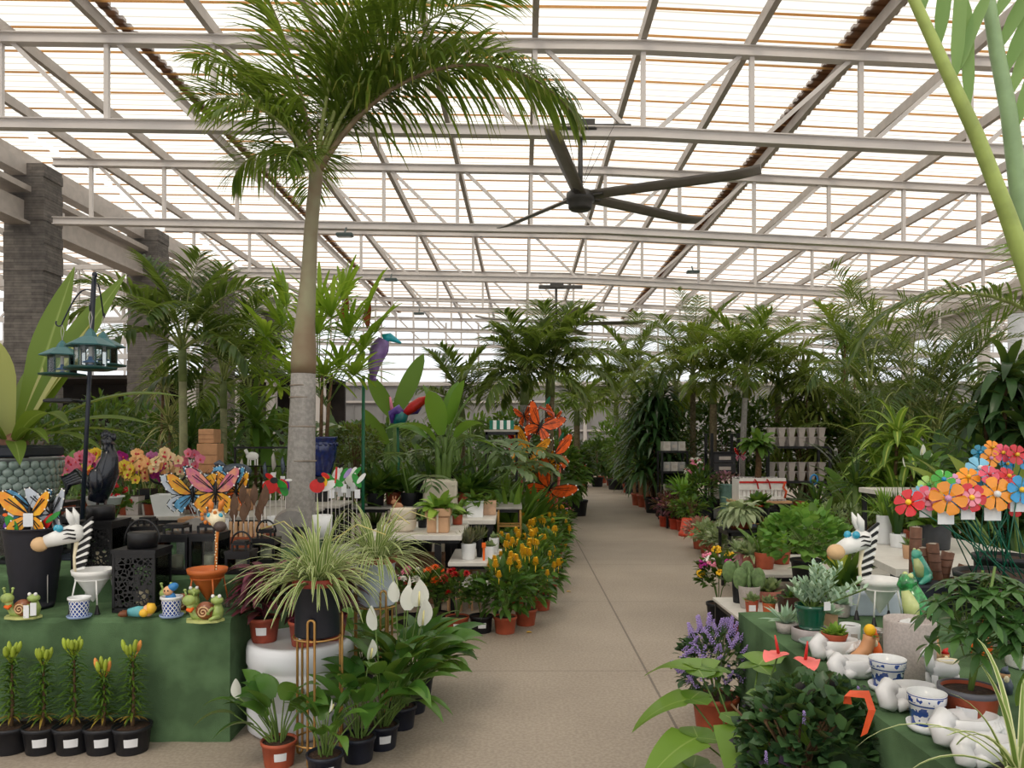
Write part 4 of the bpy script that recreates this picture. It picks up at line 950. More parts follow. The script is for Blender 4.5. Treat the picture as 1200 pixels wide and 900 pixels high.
# butterfly cluster, ladybirds, parrots
t = T('stake_holder', 'narrow white holder full of big butterfly stakes', 'holder', xy(252, 5.75, ZU)); MB().lathe([(0, 0), (.1, 0), (.1, .2), (.09, .2), (.085, .02), (0, .02)], 20).build('holder', M_WHITEMET, t)
hb = t.location
for dx, dy, st, s, a, b, rz, yaw, lb in ((.03, -.06, .38, .21, P_ROSE, P_ORY, 0, .35, 'rose and orange butterfly stake at the centre of the holder'), (-.16, .0, .36, .18, P_ORY, P_BLU, .25, .3, 'yellow and blue butterfly stake on the orchid side of the holder'), (.17, .02, .38, .17, P_ORY, P_ORANGE, -.35, .4, 'orange butterfly stake on the palm side of the holder'), (-.1, .07, .44, .15, P_BLU, P_BLU, .3, .4, 'pale blue butterfly stake high behind the rose one'), (-.22, .05, .36, .17, P_SILV, P_SILV, .5, .2, 'white butterfly stake nearest the slim palm'), (.1, .08, .44, .14, P_BLU, P_SILV, -.2, .4, 'blue and silver butterfly stake behind the orange one')):
    d = V((dx, dy, 0)); c = d*(.075/max(.075, d.length)); t2 = butterfly_stake(lb, hb+c+V((0, 0, .025)), .1, s, a, b, rz, yaw)
    for ch in list(t2.children):
        if ch.name.startswith('stick'): ch.data = MB().tube([(0, .006, 0), (d.x-c.x, d.y-c.y+.006, st)], .003, 6).mesh('stick', M_STEEL)
        else: ch.location = (d.x-c.x, d.y-c.y, st)
def bowl_set(lab, loc): 
    t = T('stake_holder', lab, 'holder', loc); MB().lathe([(0, 0), (.07, 0), (.08, .19), (.073, .19), (.065, .02), (0, .02)], 18).build('holder', M_WHITEMET, t); return t
for nm, px, Y, sets in (('white holder of ladybird stakes left of the tall palm trunk', 325, 6.1, ((-.08, 'red'), (-.02, 'green'), (.05, 'red2'), (.09, 'purple'))), ('white holder of bird stakes right of the tall palm trunk', 378, 6.2, ((-.06, 'red'), (.0, 'flower'), (.07, 'heron'), (.11, 'green')))):
    t = bowl_set(nm, xy(px, Y, ZU)); side = 'left' if px < 350 else 'right'; b = t.location
    for k, (dx, kind) in enumerate(sets):
        loc = b+V((dx*.6, -.03+.02*k, .025)); st = .4+.03*(k % 2); sh = {'red': [('shell', ov(0, 0, .06, .055), M_REDP, -.003), ('head', ov(.03, .05, .03, .025), M_BLK, -.006)], 'red2': [('body', ov(0, 0, .05, .06), M_REDP, -.003), ('wing', ov(.02, -.03, .03, .05, tilt=.4), M_GRN, -.006)],
            'green': [('wing', ov(.02, 0, .085, .03, tilt=-.35), M_GRN, -.003), ('tail', ov(-.05, .05, .04, .02, tilt=-.5), M_REDP, -.006)], 'purple': [('body', ov(0, -.03, .035, .06), M_PUR, -.003), ('beak', ov(.03, .02, .03, .01), M_WHT, -.006)], 'flower': [('petals', ov(0, 0, .045, .045, 10), P_YEL, -.003), ('heart', ov(-.045, -.045, .05, .045), P_LAV, -.001)], 'heron': [('body', ov(0, 0, .07, .035, tilt=.5), M_WHT, -.003), ('beak', [(.05, .02), (.07, .02), (.075, .15), (.06, .15)], M_REDP, -.006)]}[kind]
        flat_stake('animal_stake', f'{dict(red="red ladybird", red2="red and green parrot", green="green bird", purple="purple bird", flower="yellow flower", heron="white heron")[kind]} stake in the white holder {side} of the tall palm trunk', 'garden stake', loc, st, sh, R(k).uniform(-.3, .3), 'animal stakes by the palm trunk')
for k in range(7):                                             # pale plastic stakes further along
    flat_stake('bird_stake', f'pale plastic bird stake with tag, {od(k)} from the palm trunk toward the white table', 'garden stake', xy(388+5*k, 7.0+.12*(k % 3), .62), .62+.05*(k % 2), [('body', ov(0, 0, .03, .075, tilt=.5*(-1)**k), M_WHT if k % 3 else M_GRN, -.003), ('wing', ov(.04, .02, .02, .06, tilt=-.7), M_GRN if k in (2, 5) else P_LAV if k == 3 else M_WHT, -.007), ('tag', [(-.02, -.16), (.03, -.16), (.03, -.08), (-.02, -.08)], M_STICK, -.01)], R(k).uniform(-.5, .5), 'pale bird stakes')
t = T('stake_bin', 'low grey bin holding the pale plastic bird stakes', 'bin', xy(402, 7.1, 0)); MB().box((0, 0, .3), (.36, .42, .6), bev=.02).box((0, 0, .61), (.33, .38, .02)).build('bin', mat('grey_bin', (150, 150, 150), .5), t)
# sheep planter and white hanging sheep
M_SHEEP = mat('blue_grey_metal', (82, 92, 106), .4, var=.25, scale=40, metal=.3)
p = xy(272, 7.55, ZB)
bench('second grey bench carrying cardboard and sheep figures behind the butterfly stakes', (-2.4, 8.35, 0), 1.2, .7, .93, M_GREYTOP)
t = T('sheep_planter', 'blue-grey metal sheep planter behind the butterfly cluster', 'planter', (p.x+.06, 7.45, ZB+.21)); carton('long brown carton under the blue-grey sheep planter', (p.x+.06, 7.45, ZB), .34, .2, .205); MB().ell((.02, 0, .17), (.15, .08, .075)).build('body', M_SHEEP, t)
MB().tube([(-.1, 0, .2), (-.15, -.01, .25), (-.18, -.03, .23)], [.035, .035, .022], 8).build('head', M_SHEEP, t)
for x in (-.08, .11):
    for y in (-.04, .04): MB().tube([(x, y, .14), (x, y, 0)], .014, 6).build('leg', M_SHEEP, t)
t = T('display_rack', 'black rack with hanging garden ornaments left of the tall palm trunk', 'rack', xy(308, 8.3, ZB)); mb = MB()
for x in (-.3, .3): mb.box((x, 0, .3), (.02, .02, .6)).box((x, 0, .01), (.02, .25, .02))
mb.box((0, 0, .6), (.62, .02, .02)).box((0, 0, .4), (.62, .012, .012)).build('rack', M_BLACK, t); rk = t.location
t = T('sheep_ornament', 'white sheep-shaped hanging ornament on the black rack', 'ornament', rk+V((-.1, -.04, .39)))
MB().ell((0, 0, .12), (.07, .02, .045)).tube([(-.05, 0, .14), (-.075, 0, .19)], [.02, .018], 7).build('body', M_WHT, t); 
for x in (-.045, -.02, .03, .055): MB().bar((x, 0, .1), (x, 0, .02), .012).build('leg', M_WHT, t)
for k, (x, z, m, lb) in enumerate(((-.22, .33, M_STEELD, 'grey pointed hanging ornament at the rack end'), (.03, .3, M_SHEEP, 'blue-grey hanging fish ornament in the rack middle'), (.12, .4, M_GREYTOP, 'pale pointed hanging ornament right of the sheep'), (.22, .36, M_SHEEP, 'grey-green hanging leaf ornament beside the palm trunk'))):
    t = T('hanging_ornament', lb, 'ornament', rk+V((x, -.03, z-.05))); MB().tube([(0, 0, .0), (.01, 0, .06), (.0, 0, .15), (.005, 0, .2)], [.006, .026, .02, .003], 8).build('body', m, t)
    MB().box((.01, -.02, -.06), (.05, .003, .09)).build('tag', M_STICK, t)
# ================================================================ tall foxtail palm by the left stage
G_FOX = leafmat('foxtail_leaf', (60, 88, 34), (112, 136, 52), tip=(132, 116, 60), tl=.42)
M_RACH = mat('palm_rachis', (140, 150, 84), .5, var=.15); M_RACHB = mat('brown_rachis', (128, 110, 84), .6, var=.2)
M_SHAFT = mat('crownshaft', (146, 142, 112), .5, var=.15, scale=3, col2=(132, 112, 88))
M_TRUNK = mat('grey_palm_trunk', (150, 146, 142), .75, var=.14, scale=30, bump=.3)
def ribpath(Y, pts, r, n=14): return [at(px, py, Y) for px, py in pts], [v*Y/F for v in r]
PY = 6.9
base = xy(352, PY, 0)
t = T('foxtail_palm', 'tallest palm with smooth grey ringed trunk rising beside the green carpet stage', 'palm tree', base)
pts, r = ribpath(PY, [(352, 517+1.55*F/PY), (352, 640), (352, 590), (353, 540), (354, 500), (355, 470), (355.5, 438)], [19, 18, 17, 16, 15.2, 14.6, 14])
MB().tube([p-base for p in pts], r, 20).build('trunk', M_TRUNK, t)
mb = MB()
for py, w_ in ((452, 14.6), (466, 14.9), (500, 15.5), (540, 16.3)):
    c = at(354.3, py, PY)-base; mb.lathe([(w_*PY/F*.97, -.007), (w_*PY/F*1.006, -.004), (w_*PY/F*1.006, .004), (w_*PY/F*.97, .007)], 20, c)
mb.build('trunk_rings', mat('ring_scar', (136, 124, 112), .8, var=.2), t)
pts, r = ribpath(PY, [(355.5, 438), (355.7, 424), (356, 410), (357.5, 380), (360, 345), (362.5, 310), (364, 275), (367, 240), (371, 205), (372, 190)], [14.2, 14.6, 14.2, 11.5, 9.8, 8.6, 8, 7.8, 7.5, 5])
MB().tube([p-base for p in pts], r, 20).build('crownshaft', M_SHAFT, t)
MB().lathe([(0, 0), (.2, 0), (.26, .32), (.28, .32), (.28, .36), (.25, .36), (.24, .3), (0, .3)], 28).build('pot', M_BLACKPOT, t)
cr = at(371, 205, PY)-base
def fx(az, el, L, droop, n=56, ll=.5, seed=0, vee=.35, lg=.9, rach=None, lw=.026, sc_=1.0, r0=.024):
    o = frond(R(seed), L, n, ll, lw, el, droop, lg, vee, .22, r0, .5, 5, .22).build('frond', [G_FOX, rach or M_RACH], t, cr, az); return o
fx(-.12, 1.0, 2.8, 2.05, 96, .95, 1, .25, 1.9, M_RACHB, .034, r0=.032)                 # the big arching frond toward the fan
fx(2.6, 1.36, 2.2, .4, 70, .75, 2, .2, 1.2, M_RACHB, .03)                            # steep frond up and left
fx(PI-.2, .85, 1.0, 2.1, 44, .55, 3, .1, 1.2); fx(-2.2, .95, 1.2, 1.9, 48, .55, 4, .1, 1.2); fx(-1.7, .5, .8, 1.9, 36, .5, 14, .1, 1.2); fx(.25, 1.1, 2.3, 1.3, 70, .8, 15, .4); fx(-.5, 1.25, 2.1, 1.1, 60, .75, 16, .4); fx(.05, 1.32, 2.6, 1.1, 70, .9, 18, .4); fx(-.3, 1.15, 2.4, 1.3, 66, .85, 19, .4); fx(2.2, 1.2, 2.0, 1.0, 56, .7, 20, .3); fx(2.9, 1.2, 1.8, 1.1, 56, .7, 17, .2, 1.3)
fx(1.2, 1.25, 2.0, 1.0, 60, .75, 5, .4); fx(.5, 1.2, 1.9, 1.2, 60, .7, 6, .4); fx(-1.0, 1.25, 1.9, 1.2, 60, .7, 7, .4); fx(3.0, 1.15, 1.5, 1.5, 52, .65, 8, .3)
fx(.1, 1.35, 2.1, .9, 60, .75, 9, .5); fx(1.9, .9, 1.2, 2.0, 44, .5, 10, .2)
mb = MB()
for k in range(22): a = R(k).uniform(0, 6.28); mb.rib(cr+V((0, 0, .1)), pol(a, R(k+5).uniform(.2, 1.2)), R(k+9).uniform(.35, .75), .014, 1.3, 6)
mb.build('dry_threads', leafmat('dry_thread', (150, 130, 96), (120, 124, 70)), t)
# ================================================================ spider plants on gold stands, white drum
G_SPID = leafmat('spider_leaf', (112, 140, 68), (140, 162, 86), edge=(222, 226, 176), stripe=.55, soft=.15, tl=.3)
def spider(lab, loc, pm, r1, h, rim, seed, n=230, nr=2):
    rnd = R(seed); t = T('spider_plant', lab, 'plant', loc)
    pot(t, r1, r1*.93, h, pm, None, True, rim, 28)
    mb = MB()
    for k in range(n):
        a = rnd.uniform(0, 6.28); el = rnd.uniform(.35, 1.5); L = rnd.uniform(.24, .44)
        mb.rib(pol(a, 0, rnd.uniform(.01, r1*.55))+V((0, 0, h*.88)), pol(a+rnd.uniform(-.3, .3), el), L, rnd.uniform(.015, .023), rnd.uniform(1.2, 2.4), 9, lambda t_: min(1, .7+t_*2)*(1-t_)**.45 if t_ < .99 else .05, .35)
    mb.build('foliage', G_SPID, t)
    for k in range(nr):
        a = rnd.uniform(0, 6.28); p0 = V((0, 0, h)); p1 = p0+pol(a, .9, .35); p2 = p1+pol(a, -.3, .16)
        MB().tube([p0, p0+pol(a, 1.2, .2), p1, p2], .0028, 5).build('runner', mat('runner_stem', (190, 180, 112), .5), t)
    return t
def hairpin_stand(lab, loc, r, top, low=.12, rz=0, over=.1):
    t = T('wire_plant_stand', lab, 'stand', loc, rz, 'brass hairpin plant stands')
    for k in range(3):
        a = 2*PI*k/3+PI/6; u = pol(a, 0, r); s = pol(a+PI/2, 0, .017); w = .0065
        pts = [u+s+V((0, 0, top+over-.02))]+[u+s*math.cos(b)+V((0, 0, top+over-.017+.017*math.sin(b))) for b in [PI*i/6 for i in range(7)]]
        pts += [u-s+V((0, 0, .02))]+[u-s*math.cos(b)+V((0, 0, .02-.014*math.sin(b))) for b in [PI*i/6 for i in range(1, 7)]]+[u+s+V((0, 0, top+over-.02))]
        MB().tube(pts, w, 8, False).build('leg', M_GOLD, t)
    for z in (top-.006, low):
        mb = MB(); mb.tube([pol(2*PI*i/32, 0, r-.004)+V((0, 0, z)) for i in range(33)], .005, 6, False); mb.build('ring', M_GOLD, t)
    mb = MB()
    for k in range(3): a = 2*PI*k/3+PI/6; mb.bar((0, 0, top-.008), pol(a, 0, r)+V((0, 0, top-.008)), .012, .006)
    mb.build('support', M_GOLD, t); return t
c1 = xy(372, 3.87, 0); hairpin_stand('brass hairpin stand under the black-potted spider plant, in front of the white drum', c1, .122, .625, .1, rz=.0)
spider('spider plant in black red-rimmed pot on the front brass stand', c1+V((0, 0, .627)), mat('black_nursery_pot', (34, 36, 46), .4, var=.08), .118, .285, mat('red_rim', (150, 62, 48), .5), 11)
c2 = xy(441, 4.62, 0); hairpin_stand('brass hairpin stand under the white-potted spider plant', c2, .125, .62, .12, rz=.5)
spider('spider plant in glossy white pot on the rear brass stand', c2+V((0, 0, .622)), mat('bluish_white_plastic', (206, 216, 232), .35, var=.03), .118, .285, mat('red_rim', (150, 62, 48), .5), 12, 190)
M_DRUM = mat('white_drum_plastic', (218, 220, 226), .4, var=.04, scale=4, bump=.1, bscale=6)
t = T('plastic_drum', 'big white plastic drum standing at the end of the green carpet stage', 'drum', (-1.185, 4.31, 0))
MB().lathe([(0, .0), (.25, 0), (.285, .03), (.29, .14), (.282, .16), (.282, .175), (.29, .19), (.29, .34), (.281, .355), (.281, .37), (.292, .39), (.292, .455), (.284, .49), (.262, .5), (.255, .488), (0, .486)], 44).build('drum', M_DRUM, t)
G_PURP = leafmat('purple_leaf', (66, 28, 48), (112, 44, 66), tl=.2, rough=.4)
M_TRM = mat('aged_terracotta_plastic', (150, 70, 52), .55, var=.2)
dtop = V((-1.185, 4.31, .488))
for k, (dx, dy, lab, h) in enumerate(((-.195, -.03, 'purple-leaved plant on the white drum, beside the green carpet', .34), (.05, -.11, 'terracotta pot of low purple shoots on the drum under the spider plant', .16), (.17, .02, 'purple-leaved plant on the drum nearest the rear brass stand', .36), (-.02, .14, 'purple-leaved plant at the back of the white drum', .36))):
    rnd = R(60+k); t = T('purple_plant', lab, 'plant', dtop+V((dx, dy, .0)), 0, 'purple-leaved plants on the drum')
    pot(t, .086, .066, .135, M_TRM, -1.5)
    mb = MB()
    for q in range(110 if k != 1 else 50): 
        a = rnd.uniform(0, 6.28) if rnd.random() < .6 else rnd.uniform(2.4, 4.8) if k == 0 else rnd.uniform(-1.8, .5); z = .13+h*.75*rnd.random()**.8
        if k == 1: z = .13+.05*rnd.random()
        mb.rib(pol(a, 0, .02)+V((0, 0, z)), pol(a, rnd.uniform(.0, .9)), rnd.uniform(.13, .23) if k != 1 else .07, .052, 1.4, 5, LANCE, .2)
    mb.build('foliage', G_PURP, t); stems(MB(), rnd, (0, 0, .1), None, 6, .005, .04, h*.9).build('stems', mat('purple_stem', (96, 40, 52), .5), t)
# ================================================================ peace lilies
G_PEACE = leafmat('peace_lily_leaf', (42, 84, 34), (88, 128, 52), rough=.3, tl=.22); M_SPADIX = mat('spadix', (232, 222, 160), .6)
def spathe(t, p, a, L=.13, W=.085, tilt=1.2, m=None, base=None):
    base = base or V((0, 0, .12))
    MB().tube([base, base.lerp(p, .5)+V((0, 0, .03)), p], .0035, 6).build('flower_stem', M_STEM, t)
    mb = MB(); mb.rib((0, 0, 0), (.25, 0, 1), L, W, -.25, 8, lambda s: max(.04, math.sin(PI*(s*.9+.08))**.75*(1-.3*s)), .35, side=V((0, 1, 0)))
    o = mb.build('flower', petals('spathe_white', (244, 244, 238), (236, 238, 228)) if m is None else m, t, p, a); o.rotation_euler = (0, tilt-1.2, a)
    MB().tube([(.012, 0, .005), (.022, 0, L*.55)], [.0055, .004], 8).build('spadix', M_SPADIX, o); return o
def peace(lab, px, Y, pm, h, n, seed, fl=(), pr=.088, ph=.125, bias=None, rz=0, st=-1.2, grp='peace lilies by the white drum'):
    rnd = R(seed); t = T('peace_lily', lab, 'plant', xy(px, Y, 0), rz, grp)
    pot(t, pr, pr*.78, ph, pm, st)
    mb = MB(); mb2 = MB()
    for k in range(n):
        a = k*2.399+rnd.uniform(-.3, .3); 
        if bias is not None and rnd.random() < .35: a = bias+rnd.uniform(-.6, .6)
        el = rnd.uniform(.75, 1.45); pl = h*rnd.uniform(.3, .62); p0 = pol(a, 0, rnd.uniform(.005, .035))+V((0, 0, ph*.85)); p1 = p0+pol(a, el, pl)
        mb2.tube([p0, p0.lerp(p1, .5)+pol(a, 0, -.01), p1], [.005, .004, .003], 6, False)
        mb.rib(p1, pol(a, el-.3), h*rnd.uniform(.36, .55), h*rnd.uniform(.17, .23), rnd.uniform(.9, 1.7), 8, lambda s: max(.02, math.sin(PI*min(1, s*.93+.07)**.75)), .22, roll=rnd.uniform(-.5, .5))
    mb.build('foliage', G_PEACE, t); mb2.build('leaf_stalks', M_STEM, t)
    for (dx, dy, dz, a, L) in fl: spathe(t, V((dx, dy, dz-.1)), a, L*1.05, L*.8, 1.2)
    return t
peace('peace lily in a terracotta pot at the front by the brass stand foot', 327, 3.8, M_TERRA, .44, 20, 1, ((-.2, .0, .43, 2.6, .09),), bias=PI)
peace('short peace lily in dark pot nearest the camera, between brass legs', 381, 3.64, M_NAVYPOT, .38, 17, 2, ((.02, -.01, .42, .3, .06),))
peace('slim peace lily in dark pot just right of the brass leg', 420, 3.86, M_NAVYPOT, .44, 15, 3, ((.05, .02, .6, -.6, .1),), st=None)
peace('big peace lily with drooping leaf over the aisle and white blooms above', 448, 4.02, M_NAVYPOT, .58, 26, 4, ((-.03, -.03, .72, 2.6, .12),), bias=-.3)
peace('flowering peace lily with the tallest cluster of white blooms', 470, 4.3, M_NAVYPOT, .6, 24, 5, ((.1, -.02, .78, -1.2, .15), (.04, -.03, .76, 1.6, .13), (.12, -.05, .68, -.8, .15), (-.03, 0, .8, 2.2, .11), (.02, .03, .84, .4, .1)), st=None)
peace('peace lily behind the flowering one, leaves leaning into the aisle', 484, 4.55, M_NAVYPOT, .56, 24, 6, (), bias=.1, st=None)
peace('last peace lily of the row, nearest the potted chrysanthemums', 492, 4.85, M_NAVYPOT, .52, 24, 7, (), bias=.2, st=None)
peace('peace lily hidden behind the rear brass stand', 425, 5.15, M_NAVYPOT, .5, 20, 8, ((.05, -.1, .62, -1.2, .1),), st=None)
# ================================================================ chrysanthemums and yellow-spiked plants along the aisle
G_MUM = leafmat('mum_leaf', (40, 70, 32), (78, 110, 46))
for px, Y, m, pm, lab, sd, hh in ((478, 6.45, P_PINK, M_BLACKPOT, 'pink and white chrysanthemum at the end nearest the rear brass stand', 1, .36), (497, 6.5, P_ORANGE, M_BLACKPOT, 'orange chrysanthemum second in the row by the aisle', 2, .33), (512, 6.55, P_ORANGE, M_BLACKPOT, 'orange and red chrysanthemum in black pot left of the terracotta-potted red one', 3, .34), (536, 6.42, P_RED, M_TERRA, 'dark red chrysanthemum in terracotta pot under the low white table', 4, .33), (564, 6.45, P_WHITE, M_BLACKPOT, 'white chrysanthemum in black pot with a sticker', 5, .3)):
    flowering('potted_chrysanthemum', lab, xy(px, Y, 0), .15, hh+.04, pm, G_MUM, [m, P_WHITE if m is P_PINK else m], 11, 200+sd, 260, .06, .032, .046, 'chrysanthemums by the aisle', .14, .1, None, -1.4 if sd >= 4 else None, fmode='mum')
G_LOLL = leafmat('lollipop_leaf', (36, 72, 30), (84, 124, 48), rough=.35)
yl = [(592, 6.42), (616, 6.7), (634, 7.3), (606, 7.35), (628, 8.0), (645, 8.5), (600, 8.2), (622, 9.0), (650, 10.1), (637, 9.6), (612, 9.9), (655, 11.2)]
P_LEM = mat('bract_yellow', (240, 198, 52), .5, var=.08)
def lolli(i, px, Y):
    rnd = R(300+i); t = T('yellow_spike_plant', f'yellow-spiked plant in terracotta pot, {od(i)} along the row from the white chrysanthemum', 'plant', xy(px, Y, 0), rnd.uniform(0, 6), 'yellow-spiked plants along the aisle')
    pot(t, .1, .078, .14, M_TERRA, None)
    mb = dome(MB(), rnd, (0, 0, .33), (.19, .19, .24), 190, .12, .05, .9, 4, zmin=-.6, out=.75, shell=.5); mb.build('foliage', G_LOLL, t)
    stems(MB(), rnd, (0, 0, .1), None, 8, .005, .12, .35).build('stems', M_STEM, t)
    for k in range(9):
        q = sph(rnd, .2); o = link('flower', flower_me('spike', .026, P_LEM), t, V((q.x*.2, q.y*.2, .36+q.z*.26)), rnd.uniform(0, 6)); o.scale = (rnd.uniform(.85, 1.25),)*3
    return t
LP = [lolli(i, px, Y) for i, (px, Y) in enumerate(yl[:3])]
for i, (px, Y) in enumerate(yl[3:]):
    dup(LP[i % 3], xy(px, Y, 0), i*1.3, f'yellow-spiked plant in terracotta pot, {od(i+3)} along the row from the white chrysanthemum', None, 1.0)
flowering('potted_cineraria', 'magenta-flowered plant in terracotta pot at the aisle just past the yellow spikes', xy(657, 12.2, 0), .22, .4, M_TERRA, G_DARK, [P_MAG, P_PINK], 26, 71, 240, .08, .05, .035, ph=.2, pr=.13)
flowering('potted_cineraria', 'dark magenta-flowered plant behind the yellow spikes by the butterfly arch', xy(640, 12.6, 0), .22, .45, M_TERRA, G_DARK, [P_MAG], 20, 72, 200, .08, .05, .035, ph=.2, pr=.13)
# ================================================================ white tables and what stands on them
def wtable(lab, x0, x1, y0, y1, z, th=.05, leg=.06, ins=0):
    t = T('display_table', lab, 'table', ((x0+x1)/2, (y0+y1)/2, 0)); w, d = x1-x0, y1-y0
    MB().box((0, 0, z-th/2), (w, d, th), bev=.004).build('top', M_TABLE, t)
    mb = MB()
    for y in (-1, 1): mb.box((0, y*(d/2-.04), z-th-.015), (w-.06, .03, .03))
    for x in (-1, 1): mb.box((x*(w/2-.04), 0, z-th-.015), (.03, d-.06, .03))
    mb.build('apron', M_BLACK, t)
    for x in (-1, 1):
        for y in (-1, 1): MB().box((x*(w/2-leg-ins), y*(d/2-leg), (z-th)/2), (leg, leg, z-th)).build('leg', M_BLACK, t)
    return t
wtable('white-topped table with black legs carrying tan and cream pots', -1.34, -.46, 7.0, 8.2, .744, ins=.16)
wtable('low white side table with black legs carrying white succulent pots', -.58, -.1, 6.95, 7.85, .5, .035, .04)
wtable('second white-topped table further back with a white square pot', -.75, -.18, 8.35, 9.3, .744)
def plain_pot(name, lab, loc, r, h, m, taper=.9, square=False, plant=None, ribs=0, cat='flower pot'):
    t = T(name, lab, cat, V(loc)+V((0, 0, .001)))
    if square:
        k = taper; MB().add([(x*q, y*q, z) for z, q in ((0, r*k), (h, r), (h, r*.9), (h*.85, r*.88)) for x, y in ((-1, -1), (1, -1), (1, 1), (-1, 1))], [(3, 2, 1, 0)]+[(a*4+i, a*4+(i+1) % 4, a*4+4+(i+1) % 4, a*4+4+i) for a in range(3) for i in range(4)]+[(12, 13, 14, 15)]).build('pot', m, t)
        MB().box((0, 0, h*.87), (r*1.7, r*1.7, h*.04)).build('soil', M_SOIL, t)
    else:
        MB().lathe([(0, 0), (r*taper*.95, 0), (r*taper, h*.04), (r, h*.97), (r*.99, h), (r*.92, h), (r*.9, h*.86), (0, h*.86)], 28).build('pot', m, t)
        MB().lathe([(0, h*.86), (r*.9, h*.86), (0, h*.92)], 20).build('soil', M_SOIL, t)
    return t
def leafy(t, rnd, z, r, n, L, W, leaf, grav=.8, el=(.3, 1.3), prof=None, seg=5, spread=.5, roll=.4):
    mb = MB()
    for k in range(n):
        a = k*2.399+rnd.uniform(-.3, .3); mb.rib(pol(a, 0, r*spread*rnd.random())+V((0, 0, z)), pol(a, rnd.uniform(*el)), L*rnd.uniform(.7, 1.15), W*rnd.uniform(.8, 1.15), grav*rnd.uniform(.7, 1.3), seg, prof, .2, roll=rnd.uniform(-roll, roll))
    return mb.build('foliage', leaf, t)
M_TANP = mat('tan_fibre_pot', (196, 156, 122), .7, var=.06); M_CRM = mat('cream_pot', (222, 212, 194), .5, var=.05)
ZT = .744
t = T('stacked_bowls', 'stack of cream bowls at the spider plant end of the white table', 'bowl stack', xy(473, 7.3, ZT+.001)); mb = MB()
for k in range(2):
    z = .1*k; mb.lathe([(.0, z), (.085, z), (.115, z+.03), (.125, z+.1), (.128, z+.115), (.12, z+.115), (.11, z+.05), (0, z+.04)], 28)
mb.build('bowls', M_CRM, t)
t = T('tan_planter', 'tan square planter box with pale strip and lettuce-green plant on the white table', 'planter', xy(514, 7.25, ZT+.001))
MB().box((0, 0, .075), (.2, .2, .15), bev=.008).box((0, 0, .19), (.235, .235, .075), bev=.008).build('planter', M_TANP, t); MB().box((0, -.119, .11), (.016, .004, .21)).build('strip', M_CRM, t); MB().box((0, 0, .225), (.2, .2, .01)).build('soil', M_SOIL, t)
leafy(t, R(8), .21, .12, 40, .22, .085, G_LIGHT, 1.3, (.2, 1.2), OVAL)
for nm, px, Y, r, h, m, lf, lab, a in (('potted_plant', 536, 7.9, .055, .1, M_TERRA, G_MID, 'terracotta pot with bushy green plant behind the tan planter', (30, .2, .06)), ('potted_plant', 524, 7.75, .05, .12, M_GREYTOP, G_MID, 'small grey pot peeking out right behind the tan planter', (20, .16, .05)), ('potted_plant', 507, 8.0, .06, .1, M_TERRA, G_DARK, 'terracotta pot on the far edge of the white table', (26, .2, .05)), ('potted_plant', 495, 7.6, .045, .09, M_BLACKPOT, G_MID, 'small dark pot between cream bowls and tan planter', (14, .1, .04))):
    t = plain_pot(nm, lab, xy(px, Y, ZT), r, h, m); leafy(t, R(px), h*.85, r, *([a[0], a[1], a[2]]), lf, 1.0)
t = plain_pot('white_pot', 'white square pot with trailing green plant on the second white table', xy(557, 8.7, ZT), .095, .185, M_WHITE, .92, True); leafy(t, R(31), .16, .1, 60, .17, .06, G_MID, 1.3, (.1, 1.3), OVAL)
t = plain_pot('tan_pot', 'tan square pot touching the white square pot', xy(574, 8.95, ZT), .075, .17, mat('peach_tan_pot', (206, 168, 140), .6), .95, True); leafy(t, R(32), .14, .06, 20, .12, .04, G_MID)
t = plain_pot('grey_pot', 'grey cylinder pot with tan rabbit figure at the back of the white table', xy(466, 8.0, ZT), .105, .13, mat('warm_grey_pot', (150, 140, 132), .6), .97)
t2 = T('rabbit_figurine', 'tan rabbit figurine sitting in the grey cylinder pot', 'figurine', t.location+V((0, 0, .118))); MB().ell((0, 0, .05), (.06, .045, .05)).ell((-.035, -.01, .1), (.032, .028, .03)).tube([(-.03, .01, .12), (-.02, .012, .165)], [.01, .004], 6).tube([(-.045, -.005, .12), (-.05, -.005, .165)], [.01, .004], 6).build('body', mat('tan_figurine', (176, 126, 92), .5), t2)
t = plain_pot('white_pot', 'white round pot with dark succulents on the low side table', xy(549, 7.15, .5), .072, .15, M_WHITE, .82); leafy(t, R(33), .13, .05, 60, .17, .03, leafmat('succulent_dark', (84, 92, 76), (120, 110, 92)), .2, (.6, 1.5), LANCE, 4)
t = plain_pot('white_pot', 'smaller white pot with grey-green echeveria on the low side table', xy(574, 7.2, .5), .05, .115, M_WHITE, .85); leafy(t, R(34), .1, .03, 60, .07, .03, G_GREY, -.4, (.3, 1.4), OVAL, 4)
t = plain_pot('white_pot', 'white pot at the back corner of the low side table', xy(579, 7.55, .5), .05, .15, M_WHITE, .9); leafy(t, R(35), .13, .03, 20, .08, .03, G_GREY, .2, (.5, 1.4), OVAL, 4)
t = plain_pot('dark_pot', 'narrow dark pot with red-brown succulent between the white pots', xy(562, 7.3, .5), .035, .17, M_BLACKPOT, .8); leafy(t, R(36), .15, .03, 50, .16, .02, leafmat('succulent_dark', (84, 92, 76), (120, 110, 92)), .1, (.8, 1.5), LANCE, 4)
t = T('garden_flag', 'orange-red plant marker standing between the white succulent pots', 'marker', xy(567, 7.08, .5)); MB().box((0, 0, .06), (.02, .004, .12)).box((0, 0, .14), (.035, .004, .05)).build('marker', P_ORANGE, t)
